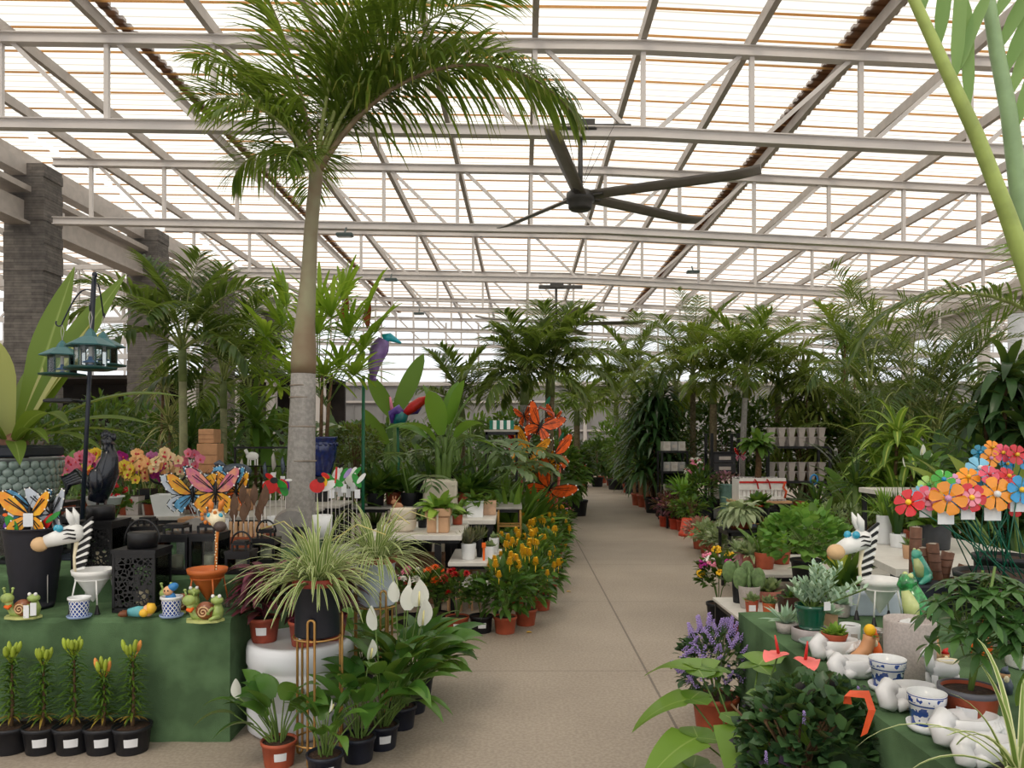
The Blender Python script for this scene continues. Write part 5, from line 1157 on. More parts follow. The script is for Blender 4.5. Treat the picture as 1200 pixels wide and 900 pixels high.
for k, (px, Y) in enumerate(((519, 6.75), (533, 6.85), (547, 6.9), (556, 7.0))): # bamboo trellis feet under the low table
    t = T('wooden_trellis', f'small wooden ladder trellis leaning under the low side table, {od(k)} from the table leg', 'trellis', xy(px, Y+.35, 0), 0, 'wooden trellises under the side table'); mb = MB()
    for x in (-.05, .05): mb.bar((x, 0, 0), (x*.8, .05, .42), .018)
    for z in (.12, .24, .36): mb.bar((-.05, .03*z/.36, z), (.05, .03*z/.36, z), .012)
    mb.build('trellis', M_WOOD, t)
t = T('wooden_crate', 'brown wooden crate shelf on the floor under the white table', 'crate', (-1.0, 7.75, 0)); mb = MB()
for z in (.05, .17, .29, .41): mb.box((0, -.2, z), (.62, .02, .09)).box((0, .2, z), (.62, .02, .09)).box((-.3, 0, z), (.02, .4, .09)).box((.3, 0, z), (.02, .4, .09))
mb.box((0, 0, .01), (.62, .4, .02)); mb.build('crate', mat('brown_crate_wood', (134, 100, 76), .75, var=.2), t)
t = T('ladder_stand', 'brass-coloured ladder plant stand with grey pot right of the second white table', 'stand', xy(597, 9.0, 0)); mb = MB()
for x in (-.13, .13):
    for y in (-.13, .13): mb.bar((x, y, 0), (x, y, .78), .022)
for z in (.35, .62):
    for y in (-.13, .13): mb.bar((-.13, y, z), (.13, y, z), .02)
    for x in (-.13, .13): mb.bar((x, -.13, z), (x, .13, z), .02)
mb.box((0, 0, .36), (.26, .26, .012)); mb.build('stand', M_GOLD, t)
t = plain_pot('grey_pot', 'grey pot inside the brass-coloured ladder stand', xy(597, 9.0, .367), .1, .17, mat('slate_grey_pot', (120, 122, 126), .5)); leafy(t, R(37), .15, .08, 20, .12, .04, G_MID)
# dieffenbachia in a cream planter
t = T('dieffenbachia', 'tall thick-stemmed dieffenbachia with glossy leaves in a wide cream planter', 'plant', xy(517, 9.55, .8))
MB().box((0, 0, .16), (.42, .3, .32), bev=.02).box((0, 0, .325), (.38, .26, .01)).build('planter', M_CRM, t)
G_DIEF = leafmat('dieffenbachia_leaf', (66, 112, 38), (112, 156, 60), rough=.28, tl=.35); rnd = R(77)
for x in (-.03, .03, .08): MB().tube([(x, 0, .3), (x*1.3, 0, .6), (x*1.8, 0, .85)], [.042, .038, .03], 10).build('stem', M_STEM, t)
for az, el, pl, L, W, g in ((2.4, 1.3, .5, .62, .26, .5), (.3, 1.3, .45, .55, .28, .7), (-.6, .95, .5, .45, .2, 1.4), (-1.8, 1.15, .5, .6, .26, .7), (3.0, .8, .55, .5, .2, 1.2), (.1, .55, .5, .4, .18, 1.5), (1.2, 1.3, .7, .55, .24, .5), (-2.6, 1.0, .4, .5, .2, 1.5), (-.2, 1.4, .7, .5, .24, .4), (1.9, 1.0, .6, .5, .22, 1.0)):
    pl *= .6; L *= 1.15; W *= .95; p0 = V((.04, 0, .6)); p1 = p0+pol(az, el, pl); mb = MB(); mb.m = 1; mb.tube([p0, p0.lerp(p1, .5)+V((0, 0, .02)), p1], [.018, .013, .008], 7); mb.m = 0
    mb.rib(p1, pol(az, el-.1), L, W, g, 9, OVAL, .25, roll=rnd.uniform(-.5, .5)); mb.build('leaf', [G_DIEF, M_STEM], t)
bench('grey bench behind the white tables carrying the dieffenbachia planter', xy(505, 9.72, 0), 2.3, .74, .799, M_GREYTOP)
t = T('black_trough', 'black rectangular trough behind the cream dieffenbachia planter', 'planter', xy(512, 9.9, .8)); MB().box((0, 0, .19), (.62, .2, .38), bev=.01).build('trough', M_BLACKPOT, t); leafy(t, R(3), .36, .3, 60, .3, .06, G_DARK, .9, (.3, 1.4), None, 5, 1.6)
for k, (px, Y, h, lf, lab) in enumerate(((440, 9.55, .5, G_DARK, 'bushy dark plant at the palm end of the grey bench'), (462, 9.75, .55, G_MID, 'leafy plant between palm trunk and dieffenbachia'), (480, 9.55, .4, G_MID, 'snake-leaved plant left of the cream planter'), (547, 9.6, .4, G_MID, 'leafy green plant right of the cream planter'), (560, 9.8, .5, G_DARK, 'dark leafy plant by the second white table back'))):
    t = plain_pot('potted_plant', lab, xy(px, Y, .8), .11, .16, M_TERRA if k % 2 else M_BLACKPOT); leafy(t, R(400+k), .13, .1, 80, h*.8, .09 if k != 2 else .045, lf, .9 if k != 2 else .1, (.3, 1.4) if k != 2 else (1.1, 1.5))
# strap-leaved bromeliad mass by the butterfly arch
for px, Y, z, lab, sd, L in ((602, 9.9, .0, 'bright strap-leaved plant just behind the yellow spikes', 1, .75), (588, 10.8, 0, 'strap-leaved plant left of the slim grey palm', 2, .85), (622, 10.6, 0, 'strap-leaved plant in front of the butterfly arch', 3, .7)):
    t = plain_pot('strap_leaf_plant', lab, xy(px, Y, z), .16, .3, M_BLACKPOT, cat='plant'); leafy(t, R(sd), .3, .15, 90, L, .1, G_MID if sd != 1 else leafmat('leaf_fresh', (84, 124, 48), (128, 160, 66)), 1.0, (.35, 1.5), STRAP, 7, .6)
# ================================================================ butterfly arch
P_MON = mat('monarch_orange', (226, 92, 26), .4, var=.25, scale=18); P_MONY = mat('monarch_yellow', (240, 158, 36), .4, var=.2, scale=18)
t = T('butterfly_arch', 'tall garden arch covered in giant orange monarch butterflies beside the aisle', 'decoration', xy(636, 12, 0))
b = t.location
mb = MB(); pts = []

pts = [at(611, 560, 12)-b, at(612, 520, 12)-b, at(620, 490, 12)-b, at(633, 477, 12)-b, at(648, 484, 12)-b, at(656, 505, 12)-b, at(657, 540, 12)-b, at(652, 590, 12)-b]
pts = [V((pts[0].x, 0, 0))]+pts+[V((pts[-1].x, 0, 0))]
mb.tube(pts, .022, 8); mb.build('frame', mat('coral_frame', (214, 110, 96), .45), t)
def mon(px, py, s, rz, ry, m, ly=0, yaw=.25):
    o = butterfly_mesh(s, m, m, yaw).build('butterfly', [M_DARKDOT, m, m, P_WHITE], t, at(px, py, 12)-b+V((0, -.05+ly, 0)), rz); o.rotation_euler = (0, ry, rz)
mon(632, 500, .33, .3, .45, P_MON, -.1); mon(622, 530, .38, -.5, .35, P_MONY, -.06, .5); mon(649, 533, .33, .9, -.15, P_MON, -.05, .7); mon(642, 572, .42, -.35, .75, P_MON, -.2, .5); mon(614, 488, .2, .6, -.3, P_MON); mon(650, 490, .2, -.7, .4, P_MON, .05, .6)
mon(626, 548, .22, .2, .9, P_MONY); mon(644, 545, .2, -.2, -.5, P_MONY, .05); mon(612, 545, .22, .4, .1, P_MON, .1); mon(618, 505, .22, .1, -.7, P_MON, .12); mon(636, 592, .22, .4, .1, P_MON, -.1, .6); mon(606, 520, .2, .2, .2, P_REDP, .1)
M_GL = mat('leaf_green_metal', (52, 140, 110), .4)
for px, py in ((650, 505), (612, 530), (640, 478), (656, 520)): 
    mb = MB(); mb.rib((0, 0, 0), (.3, -.3, 1), .2, .09, .2, 5, OVAL); mb.build('metal_leaf', M_GL, t, at(px, py, 12)-b)
t = plain_pot('white_pot', 'white tub on the floor at the foot of the butterfly arch', xy(652, 13.2, 0), .2, .5, M_WHITE, .95); leafy(t, R(5), .42, .15, 30, .3, .1, G_MID)
# ================================================================ right display stage and its ceramics
t = T('carpeted_display_stage', 'low display stage wrapped in green carpet at the right front, covered in ceramics', 'display stand', (-2.6, 5.2, 0))
cb = cloth_box(1.25, 3.9, 1.75, 4.24, 0, ZL, 3)
cb.build('stage_front', M_GREENPET, t); cloth_box(2.05, 3.35, 4.24, 5.0, 0, ZL, 4).build('stage_back', M_GREENPET, t)
M_CER = mat('white_bisque', (216, 216, 218), .4, var=.05, coat=.25); M_SPECK = mat('speckled_stone', (182, 172, 168), .7, var=.1, scale=120)
def curled(lab, loc, rz=0, s=1.0):
    """white animal-shaped planter: oblong open bowl with the head and neck folded over one end"""
    t = T('animal_planter', lab, 'planter', loc, rz, 'white animal planters', s); rnd = R(4)
    MB().lathe([(0, 0), (.06, 0), (.082, .022), (.09, .055), (.084, .082), (.077, .084), (.07, .06), (.05, .03), (0, .025)], 28, (.015, 0, 0), sx=1.12, sy=.72).build('body', M_CER, t)
    MB().tube([(-.05, -.01, .06), (-.085, -.015, .085), (-.105, -.03, .07), (-.1, -.045, .035), (-.075, -.05, .02)], [.03, .032, .032, .034, .022], 12).build('neck', M_CER, t)
    MB().tube([(-.07, -.052, .022), (-.045, -.058, .03), (-.02, -.06, .028)], [.024, .022, .01], 10).build('head', M_CER, t)
    mb = MB()
    for q in range(5): mb.tube([(.02+.02*q, -.05, .03), (.055+.015*q, -.062+.01*q, .055), (.06+.014*q, -.05+.01*q, .078)], [.012, .014, .004], 7)
    mb.build('wing', M_CER, t); return t
cv = [(978, 776, 'white animal-shaped planter holding a small terracotta bowl of succulent', .95), (1000, 799, 'white animal-shaped planter below the tan boot figurine', .9), (1062, 834, 'white animal-shaped planter between the two blue scroll pots', .95), (1130, 875, 'white animal-shaped planter in front of the terracotta potted schefflera', 1.0), (1152, 899, 'white animal-shaped planter at the bottom edge of the picture', .85)]
cv = [curled(lab, on(px, py-6, ZL), .1, s) for px, py, lab, s in cv]
def toile(lab, loc, r, h):
    t = T('blue_white_pot', lab, 'flower pot', loc, PI/2, 'blue and white scroll pots')
    mb = MB(); patterned(mb, [(r*.74, .01), (r*.78, .02), (r*.9, h*.69), (r*.94, h*.7), (r*.95, h*.74), (r, h*.76), (r*1.03, h*.97), (r*1.03, h)], 40, 10, 1.0); mb.build('pot', M_TOILE, t)
    MB().lathe([(r*1.03, h), (r*.95, h), (r*.88, h*.7), (r*.7, .03), (0, .03)], 32).build('inside', M_WHITE, t)
    MB().lathe([(0, 0), (r*.8, 0), (r*1.0, .01), (r*1.06, .028), (r*.98, .028), (r*.8, .012), (0, .012)], 32).build('saucer', M_WHITE, t); return t
toile('blue and white scroll-patterned pot beside the grey speckled cylinder', on(1040, 810, ZL), .064, .125)
toile('blue and white scroll-patterned pot on a saucer nearest the terracotta pot', on(1086, 856, ZL), .058, .125)
t = plain_pot('speckled_cylinder', 'large grey speckled cylinder pot in the middle of the right stage', on(1066, 791, ZL), .097, .225, M_SPECK, .97); MB().box((.0, .0, .205), (.09, .06, .03), .6, .7).build('crumpled_paper', M_WHITE, t)
t = T('llama_planter', 'small white llama figurine planter standing right of the speckled cylinder', 'figurine', on(1102, 808, ZL), .1)
MB().tube([(-.04, 0, .075), (.0, 0, .078), (.05, 0, .078), (.065, 0, .075)], [.024, .034, .035, .02], 12).build('body', M_CER, t)
hd = MB().tube([(-.035, 0, .075), (-.045, 0, .11), (-.047, 0, .135)], [.022, .017, .015], 10).tube([(-.045, 0, .138), (-.06, -.002, .142), (-.078, -.004, .134)], [.018, .017, .009], 10).build('neck_and_head', M_CER, t)
for y in (-.01, .01): MB().tube([(-.042, y, .15), (-.04, y*1.2, .172)], [.006, .002], 6).build('ear', M_CER, hd)
for x in (-.035, .05):
    for y in (-.018, .018): MB().tube([(x, y, .06), (x, y, .0)], [.012, .01], 8).build('leg', M_CER, t)
MB().lathe([(.03, 0), (.034, .012), (.028, .012), (.024, .004), (0, .004)], 18, (.03, 0, .1), sx=1.3, sy=.8).build('opening', M_CREAM, t)
t = T('boot_figurine', 'tan boot-shaped pot with a yellow flower on top', 'figurine', on(1012, 776, ZL), .2)
MB().tube([(-.055, 0, .02), (-.02, 0, .03), (.01, 0, .05), (.025, 0, .09), (.03, 0, .11)], [.018, .026, .03, .026, .028], 12).build('boot', mat('tan_boot', (206, 150, 108), .5, var=.06), t); MB().ell((.03, 0, .135), (.024, .024, .026)).build('flower', P_YEL, t); MB().rib((.03, -.02, .12), (.5, -.7, -.1), .03, .016, .4); 
mb = MB(); mb.rib((.03, -.02, .115), (.6, -.6, .1), .035, .018, .4); mb.rib((.03, -.02, .115), (-.3, -.8, .1), .03, .016, .4); mb.build('leaf', G_MID, t)
for px, py, lab, m, h in ((1024, 772, 'orange and cream gnome figurine touching the speckled cylinder', P_ORANGE, .13), (1094, 772, 'small tan squirrel figurine behind the llama', M_TANP, .12), (1108, 785, 'small red and blue figurine behind the schefflera stem', P_REDP, .09), (1150, 770, 'orange gnome figurine glimpsed under schefflera leaves', P_ORANGE, .16), (1178, 812, 'pale blue stone figurine right of the terracotta pot', M_SHEEP, .1)):
    t = T('garden_figurine', lab, 'figurine', on(px, py, ZL)); MB().tube([(0, 0, 0), (0, 0, h*.3), (0, 0, h*.55)], [h*.24, h*.27, h*.17], 12).build('body', m, t); MB().ell((0, 0, h*.68), (h*.17, h*.17, h*.17)).build('head', M_SKIN, t); MB().tube([(0, 0, h*.75), (0, 0, h*.9), (.01, 0, h)], [h*.18, h*.1, .002], 10).build('hat', m, t); MB().ell((-.005, -h*.16, h*.55), (h*.1, h*.07, h*.14)).build('beard', M_CREAM, t)
t = plain_pot('white_mug_pot', 'small white mug-like pot beside the zebra planter hooves', on(996, 757, ZL), .046, .1, M_WHITE, .92); MB().box((0, -.045, .05), (.03, .003, .03)).build('print', M_STEELD, t)
plain_pot('metal_cup', 'dented silver metal cup behind the boot figurine', on(1026, 767, ZL), .05, .11, mat('silver_metal', (176, 172, 168), .25, metal=.8), .85)
t = T('glass_dish', 'shallow grey-blue glass dish at the far edge of the animal planters', 'dish', on(960, 762, ZL)); MB().lathe([(0, 0), (.06, 0), (.085, .035), (.09, .04), (.084, .04), (.055, .008), (0, .008)], 26).build('dish', M_SHELLG, t)
t = plain_pot('succulent_bowl', 'small terracotta bowl of yellow-green succulent set in a white animal planter', cv[0].location+V((.0, .0, .06)), .056, .045, M_TERRA, .75, cat='plant'); leafy(t, R(1), .03, .04, 46, .06, .026, G_LIGHT, .2, (.2, 1.4), OVAL, 4)
t = plain_pot('white_saucer', 'wide grey saucer under the dark green sedum pot', on(950, 750, ZL), .088, .06, mat('lilac_grey_glaze', (176, 166, 168), .4), .98, cat='saucer')
G_SED = leafmat('sedum_leaf', (150, 180, 158), (188, 210, 186), rough=.55, tl=.15)
M_BOTTLE = mat('bottle_green_glaze', (12, 76, 56), .15, var=.12, coat=.6)
def sedum(lab, loc, r, h, hh, n, seed):
    rnd = R(seed); t = T('sedum_plant', lab, 'plant', loc); MB().lathe([(0, 0), (r*.72, 0), (r*.78, h*.05)]+[(r*.78+r*.2*k/6+(r*.03 if k % 2 else 0), h*.05+h*.75*k/6) for k in range(7)]+[(r*1.08, h*.86), (r*1.08, h), (r*.95, h), (r*.9, h*.85), (0, h*.85)], 24).build('pot', M_BOTTLE, t)
    mb = MB(); ms = MB()
    for k in range(n):
        a = rnd.uniform(0, 6.28); el = rnd.uniform(.45, 1.5); p0 = pol(a, 0, r*.4*rnd.random())+V((0, 0, h*.85)); p1 = p0+pol(a, el, hh*rnd.uniform(.4, .95)); ms.tube([p0, p1], .004, 5, False)
        for q in range(16): u = .25+.75*q/16; mb.rib(p0.lerp(p1, u), pol(q*2.399+k, .5)+ (p1-p0).normalized()*.5, .05*rnd.uniform(.7, 1.1), .02, -.2, 3, OVAL, .3)
    mb.build('foliage', G_SED, t); ms.build('stems', M_STEM, t); return t
t = sedum('pale blue-green sedum in a bottle-green ribbed pot on the right stage', on(950, 750, ZL)+V((0, 0, .055)), .068, .115, .28, 26, 1); MB().box((.05, -.07, .12), (.035, .003, .04), .3).build('tag', M_STICK, t)
t = T('aloe_rosette', 'small pale aloe rosette at the edge corner of the right green stage', 'plant', on(921, 741, ZL)); MB().lathe([(0, 0), (.04, 0), (.05, .05), (.045, .05), (0, .04)], 18).build('pot', M_STONEPOT, t); leafy(t, R(2), .045, .02, 30, .12, .022, G_SED, .5, (.1, 1.3), LANCE, 5)
for px, py, r, h, lab, m in ((972, 738, .04, .085, 'tan carved pot right behind the sedum pot', M_TANP), (985, 722, .05, .07, 'tilted pot of small echeveria with a white tag', M_STONEPOT)):
    t = plain_pot('small_pot', lab, on(px, py, ZL), r, h, m); leafy(t, R(px), h*.85, r, 34, .075, .026, G_SED, .2, (.2, 1.4), OVAL, 4)
    if px == 985: MB().box((.03, -.055, .1), (.022, .003, .07), .4).build('tag', M_STICK, t)
M_FROG = mat('green_frog_glaze', (52, 138, 76), .18, var=.45, scale=45, coat=.6); M_FROGB = mat('pale_frog_belly', (196, 206, 140), .25, coat=.5); M_TEALF = mat('teal_frog_glaze', (88, 180, 156), .2, var=.15, coat=.5)
def frog(lab, loc, h, m, rz=0):
    t = T('frog_figurine', lab, 'figurine', loc, rz); MB().tube([(.05*h*4, 0, h*.02), (h*.16, 0, h*.25), (h*.05, 0, h*.55), (-h*.06, 0, h*.8)], [h*.2, h*.27, h*.2, h*.15], 14).build('body', m, t)
    MB().tube([(-.0*h, -h*.1, h*.2), (-h*.06, -h*.1, h*.5), (-h*.12, -h*.06, h*.74)], [h*.12, h*.14, h*.08], 12).build('belly', M_FROGB, t)
    hd = MB().tube([(0, 0, h*.86), (-h*.12, -.01, h*.86), (-h*.24, -.015, h*.8)], [h*.13, h*.15, h*.05], 12).build('head', m, t)
    for y in (-.09, .09): MB().ell((-h*.06, y*h, h*.98), (h*.05, h*.045, h*.05), 8, 6).build('eye', M_FROGB, hd)
    for y in (-1, 1): MB().tube([(h*.2, y*h*.2, h*.2), (h*.02, y*h*.3, h*.14), (-h*.1, y*h*.28, h*.04), (-h*.2, y*h*.3, h*.02)], [h*.12, h*.1, h*.07, h*.04], 9).build('leg', m, t)
    return t
frog('glossy green sitting frog figurine beside the zebra cone pot', on(1068, 742, ZL), .29, M_FROG)
frog('teal frog figurine perched behind the glossy green one', xy(1076, 4.4, ZL+.131), .19, M_TEALF, .2)
t = T('grey_tub', 'low grey plastic tub under the teal frog figurine', 'tub', xy(1078, 4.4, ZL)); MB().box((.02, 0, .065), (.26, .18, .128), bev=.012).build('tub', mat('slate_plastic', (44, 48, 58)), t)
for px, lab in ((1034, 'long pale blue-white trough at the stage edge behind the zebra cone'),):
    t = T('low_trough', lab, 'planter', xy(px-5, 4.18, ZL)+V((0, 0, .001))); MB().box((0, 0, .06), (.36, .1, .12), bev=.008).box((0, 0, .118), (.33, .078, .008)).build('trough', mat('pale_blue_plastic', (190, 200, 212), .5, var=.04), t)
# log bundle, flower stakes
M_LOG = mat('brown_stitched_log', (112, 76, 58), .55, var=.15, scale=30); M_LOGE = mat('log_end', (196, 182, 168), .7)
t = T('log_planter', 'bundle of brown stitched log tubes standing beside the metal flowers', 'planter', xy(1092, 4.62, ZL)); 
for k, (x, y, h, lx, r) in enumerate(((-.04, 0, .3, -.02, .036), (.02, -.05, .33, -.05, .034), (-.085, .03, .42, .0, .034), (.06, .03, .27, .05, .036), (.1, -.04, .2, .07, .034), (.12, -.1, .12, .06, .03))):
    o = MB().tube([(x, y, 0), (x+lx*.5, y, h*.5), (x+lx, y-.01, h)], [r*1.05, r, r], 14).build('log_tube', M_LOG, t); tp = V((x+lx, y-.01, h)); MB().lathe([(0, 0), (r*.62, 0), (r*.62, .004), (0, .004)], 12, tp).build('end_cap', M_LOGE, o)
    mb = MB()
    for q in range(5): z = h*(.2+.16*q); mb.lathe([(r*.97, -.003), (r*1.06, 0), (r*.97, .003)], 14, (x+lx*z/h, y-.01*z/h, z))
    mb.build('stitching', mat('log_band', (86, 56, 42), .6), o)
t = T('stake_pot', 'wide black pot full of metal flower stakes at the right side', 'flower pot', xy(1172, 4.1, ZL)); pot(t, .22, .19, .24, M_BLACKPOT, None, True, None, 36, 'tub'); fp = t.location.copy()
t = T('stake_pot', 'second black pot of metal flower stakes hidden behind the first', 'flower pot', xy(1176, 4.72, ZL)); pot(t, .17, .15, .24, M_BLACKPOT, None, True, None, 30, 'tub'); fp2 = t.location.copy()
FC = {n: mat('metal_'+n, c, .3, var=.1, scale=8, coat=.4) for n, c in dict(orange=(240, 150, 36), red=(204, 36, 48), pink=(226, 84, 110), blue=(44, 150, 210), lightblue=(120, 186, 216), green=(60, 158, 48), lime=(150, 196, 90), lilac=(210, 150, 190), teal=(32, 128, 160), yellow=(244, 190, 40)).items()}
M_GSTICK = mat('dark_green_stick', (22, 92, 70), .35, var=.1)
def mflower(lab, base, p, r, col, face, centre='yellow', dbl=False, tg=False):
    t = T('flower_stake', lab, 'garden stake', base, 0, 'painted metal flower stakes'); p = p-base; d = V(face).normalized(); sd = d.cross(V((0, 0, 1))).normalized(); up = sd.cross(d)
    MB().tube([V((0, 0, 0)), p*.5+V((0, 0, .01)), p-d*.012], .0035, 6).build('stick', M_GSTICK, t)
    for ly in range(2 if dbl else 1):
        mb = MB(); rr = r*(1-.38*ly); n = 6
        for k in range(n):
            a = 2*PI*k/n+.3*ly+.2; ax = sd*math.cos(a)+up*math.sin(a); pr_ = d.cross(ax); q0 = p+d*(.004+.012*ly); pts = []
            for u, w in ((.12, -.04), (.4, -.19), (.75, -.36), (.95, -.26), (1.0, 0), (.95, .26), (.75, .36), (.4, .19), (.12, .04)): pts.append(q0+ax*rr*u+pr_*rr*w+d*(.1*rr*math.sin(u*2.6)+.05*rr*abs(w)*4*.3))
            mb.poly(pts, .003, d)
        mb.build('petals', FC[col] if ly == 0 else mat('metal_rose', (232, 140, 160), .3, var=.15, coat=.4), t)
    mb = MB(); mb.ell(p+d*.018, (r*.2, r*.2, r*.2), 10, 6); mb.build('centre', FC[centre] if centre in FC else M_WHITEMET, t)
    if tg: MB().box(p-V((0, -.02, r*1.15)), (r*.95, .003, r*.75)).build('tag', M_STICK, t)
fl = [(1166, 579, 4.0, .082, 'orange', (.05, -1, .1), 'white', 0, 'biggest orange metal flower facing forward with white centre', 1), (1137, 583, 3.97, .068, 'red', (-.15, -1, .05), 'yellow', 1, 'double pink and red metal flower left of the biggest orange one', 1), (1111, 584, 3.98, .08, 'orange', (-.5, -1, .05), 'lilac', 0, 'orange metal flower turned toward the aisle', 1), (1123, 582, 4.05, .065, 'blue', (-.3, -1, .2), 'lightblue', 0, 'blue metal flower between two orange and pink ones', 0), (1087, 584, 4.05, .06, 'pink', (-.5, -1, .1), 'red', 1, 'double pink metal flower at the aisle side of the bunch', 1),
      (1066, 590, 4.0, .07, 'red', (-.8, -.7, .5), 'yellow', 0, 'dark red metal flower leaning out alone over the aisle', 0), (1105, 563, 4.15, .055, 'green', (-.2, -1, .5), 'blue', 0, 'green metal flower on the bunch top', 0), (1195, 574, 4.0, .068, 'blue', (.1, -1, .1), 'yellow', 0, 'blue metal flower at the picture edge', 1), (1147, 550, 4.25, .068, 'lightblue', (0, -1, .6), 'white', 0, 'pale blue metal flower behind the main bunch top', 1), (1158, 557, 4.15, .05, 'pink', (0, -1, .4), 'red', 0, 'rounded coral metal flower above the biggest orange one', 0),
      (1134, 560, 4.2, .055, 'orange', (-.2, -1, .6), 'yellow', 0, 'flat orange metal flower behind the double pink and red one', 0), (1180, 559, 4.2, .05, 'red', (.2, -1, .5), 'yellow', 0, 'red metal flower above the blue edge one', 0), (1115, 563, 4.2, .04, 'lilac', (-.1, -1, .5), 'pink', 0, 'lilac metal flower beside the green one', 0), (1088, 569, 4.2, .05, 'lime', (-.4, -1, .4), 'green', 0, 'lime metal flower behind the double pink one', 0), (1097, 584, 4.15, .05, 'yellow', (-.4, -1, .2), 'orange', 0, 'yellow metal flower between double pink and orange ones', 0), (1081, 580, 4.2, .05, 'lightblue', (-.6, -1, .2), 'blue', 0, 'pale blue metal flower furthest to the aisle', 0), (1150, 574, 4.2, .055, 'teal', (0, -1, .2), 'yellow', 0, 'teal metal flower half hidden between the front flowers', 0), (1190, 594, 4.1, .05, 'red', (.2, -1, -.1), 'yellow', 0, 'dark red metal flower low at the picture edge', 0), (1172, 560, 4.25, .045, 'pink', (.1, -1, .5), 'orange', 0, 'pink metal flower at the back of the main bunch', 0)]
fl2 = [(1160, 537, 4.7, .06, 'orange', (-.1, -1, .1), 'lilac', 'front orange flower of the rear bunch'), (1162, 525, 4.8, .05, 'orange', (0, -1, .4), 'yellow', 'topmost orange flower of the rear bunch'), (1174, 531, 4.7, .058, 'pink', (0, -1, .2), 'yellow', 'coral flower in the middle of the rear bunch'), (1190, 533, 4.66, .064, 'red', (.1, -1, .15), 'yellow', 'bright red flower of the rear bunch'), (1148, 531, 4.75, .052, 'teal', (-.2, -1, .2), 'blue', 'teal flower on the aisle side of the rear bunch'), (1179, 544, 4.8, .05, 'blue', (0, -1, .2), 'yellow', 'blue flower under the red ones of the rear bunch'), (1200, 542, 4.75, .05, 'blue', (.2, -1, .2), 'yellow', 'blue flower of the rear bunch at the picture edge')]
for k, (px, py, Y, r, c, f, ce, d2, lab, tg) in enumerate(fl): a = k*2.399; mflower(lab, fp+V((.16*math.sqrt((k+.5)/19)*math.cos(a), .16*math.sqrt((k+.5)/19)*math.sin(a), .215)), at(px, py, Y), r*1.12, c, f, ce, d2, tg)
for k, (px, py, Y, r, c, f, ce, lab) in enumerate(fl2): a = k*2.399; mflower(lab, fp2+V((.1*math.sqrt((k+.5)/7)*math.cos(a), .1*math.sqrt((k+.5)/7)*math.sin(a), .215)), at(px, py, Y), r, c, f, ce)
# schefflera in front
G_SCH = leafmat('schefflera_leaf', (36, 70, 40), (74, 112, 56), rough=.28, tl=.2)
def schefflera(lab, loc, seed):
    rnd = R(seed); t = T('schefflera', lab, 'plant', loc); pot(t, .09, .068, .132, M_TERRA, -2.2, True, mat('grey_rim', (84, 84, 92), .5), 28)
    mb = MB(); ms = MB()
    for k in range(5): a = rnd.uniform(0, 6.28); ms.tube([(0, 0, .1), pol(a, 0, .03)+V((0, 0, .25)), pol(a, 0, .08)+V((0, 0, .42+.03*k))], [.008, .006, .004], 7)
    for k in range(52):
        q = sph(rnd, -.35); c = V((q.x*.18+.05, q.y*.15, .33+q.z*.17)); hub = V((.02, 0, .28)).lerp(c, .55)
        ms.tube([hub*.0+V((q.x*.04, q.y*.04, .2+.1*rnd.random()+max(0, q.z)*.12)), c], .0022, 5, False); ax = (q+V((0, 0, .9))).normalized(); s1 = ax.cross(V((.3, .9, .1))).normalized(); s2 = ax.cross(s1)
        for j in range(7): a = 2*PI*j/7; mb.rib(c, s1*math.cos(a)+s2*math.sin(a)+ax*.1, .085*rnd.uniform(.8, 1.1), .026, .7, 4, LANCE, .2)
    mb.build('foliage', G_SCH, t); ms.build('stems', M_STEM, t)
schefflera('glossy schefflera in a terracotta pot with white sticker on the right stage', on(1136, 853, ZL), 2)
t = plain_pot('white_ribbed_pot', 'white pot with orange swirl at the picture edge behind schefflera leaves', xy(1203, 3.2, ZL), .085, .2, M_WHITE, .9); MB().tube([(-.075, -.035, .06), (-.05, -.065, .1), (-.01, -.083, .13)], .008, 6).build('swirl', P_ORANGE, t)
# anthuriums
G_ANTH = leafmat('anthurium_leaf', (66, 108, 40), (116, 152, 62), mid=(150, 176, 96), stripe=.0, soft=.07, rough=.3, tl=.3)
def anthurium(lab, loc, leaves, fls, fm, pm=M_TERRA):
    t = T('anthurium', lab, 'plant', loc); pot(t, .1, .078, .15, pm, -2.0); sp_ = []
    for az, el, pl, L, W, pitch, g in leaves:
        p0 = V((0, 0, .13)); p1 = p0+pol(az, el, pl); mb = MB(); mb.m = 1; mb.tube([p0, p0.lerp(p1, .55)+pol(az, 0, -.02), p1], [.005, .004, .0035], 6); mb.m = 0
        d = pol(az, pitch); s = V((-math.sin(az), math.cos(az), 0))
        for sg in (-1, 1): mb.rib(p1, -d*.5+s*sg*.75, L*.36, W*.55, .1, 4, OVAL, .1)
        mb.rib(p1, d, L, W, g, 10, HEART, .14); mb.build('leaf', [G_ANTH, M_STEM], t)
    for (x, y, z, az) in fls:
        p = V((x, y, z)); MB().tube([(0, 0, .13), p.lerp(V((0, 0, .13)), .4)+V((0, 0, .04)), p], .004, 6).build('flower_stem', M_STEM, t)
        mb = MB(); 
        for sg in (-1, 1): mb.rib((0, 0, 0), (-.3, sg*.7, .1), .045, .05, .1, 4, OVAL, .1)
        mb.rib((0, 0, 0), (1, 0, .15), .13, .12, .5, 7, HEART, .15); o = mb.build('flower', fm, t, p, az); MB().tube([(0, 0, .004), (.02, .0, .05), (.035, 0, .085)], [.007, .006, .003], 8).build('spadix', M_SPADIX if fm is P_WHITE else mat('coral_spadix', (206, 64, 62), .5), o)
    return t
al = xy(872, 3.3, 0)
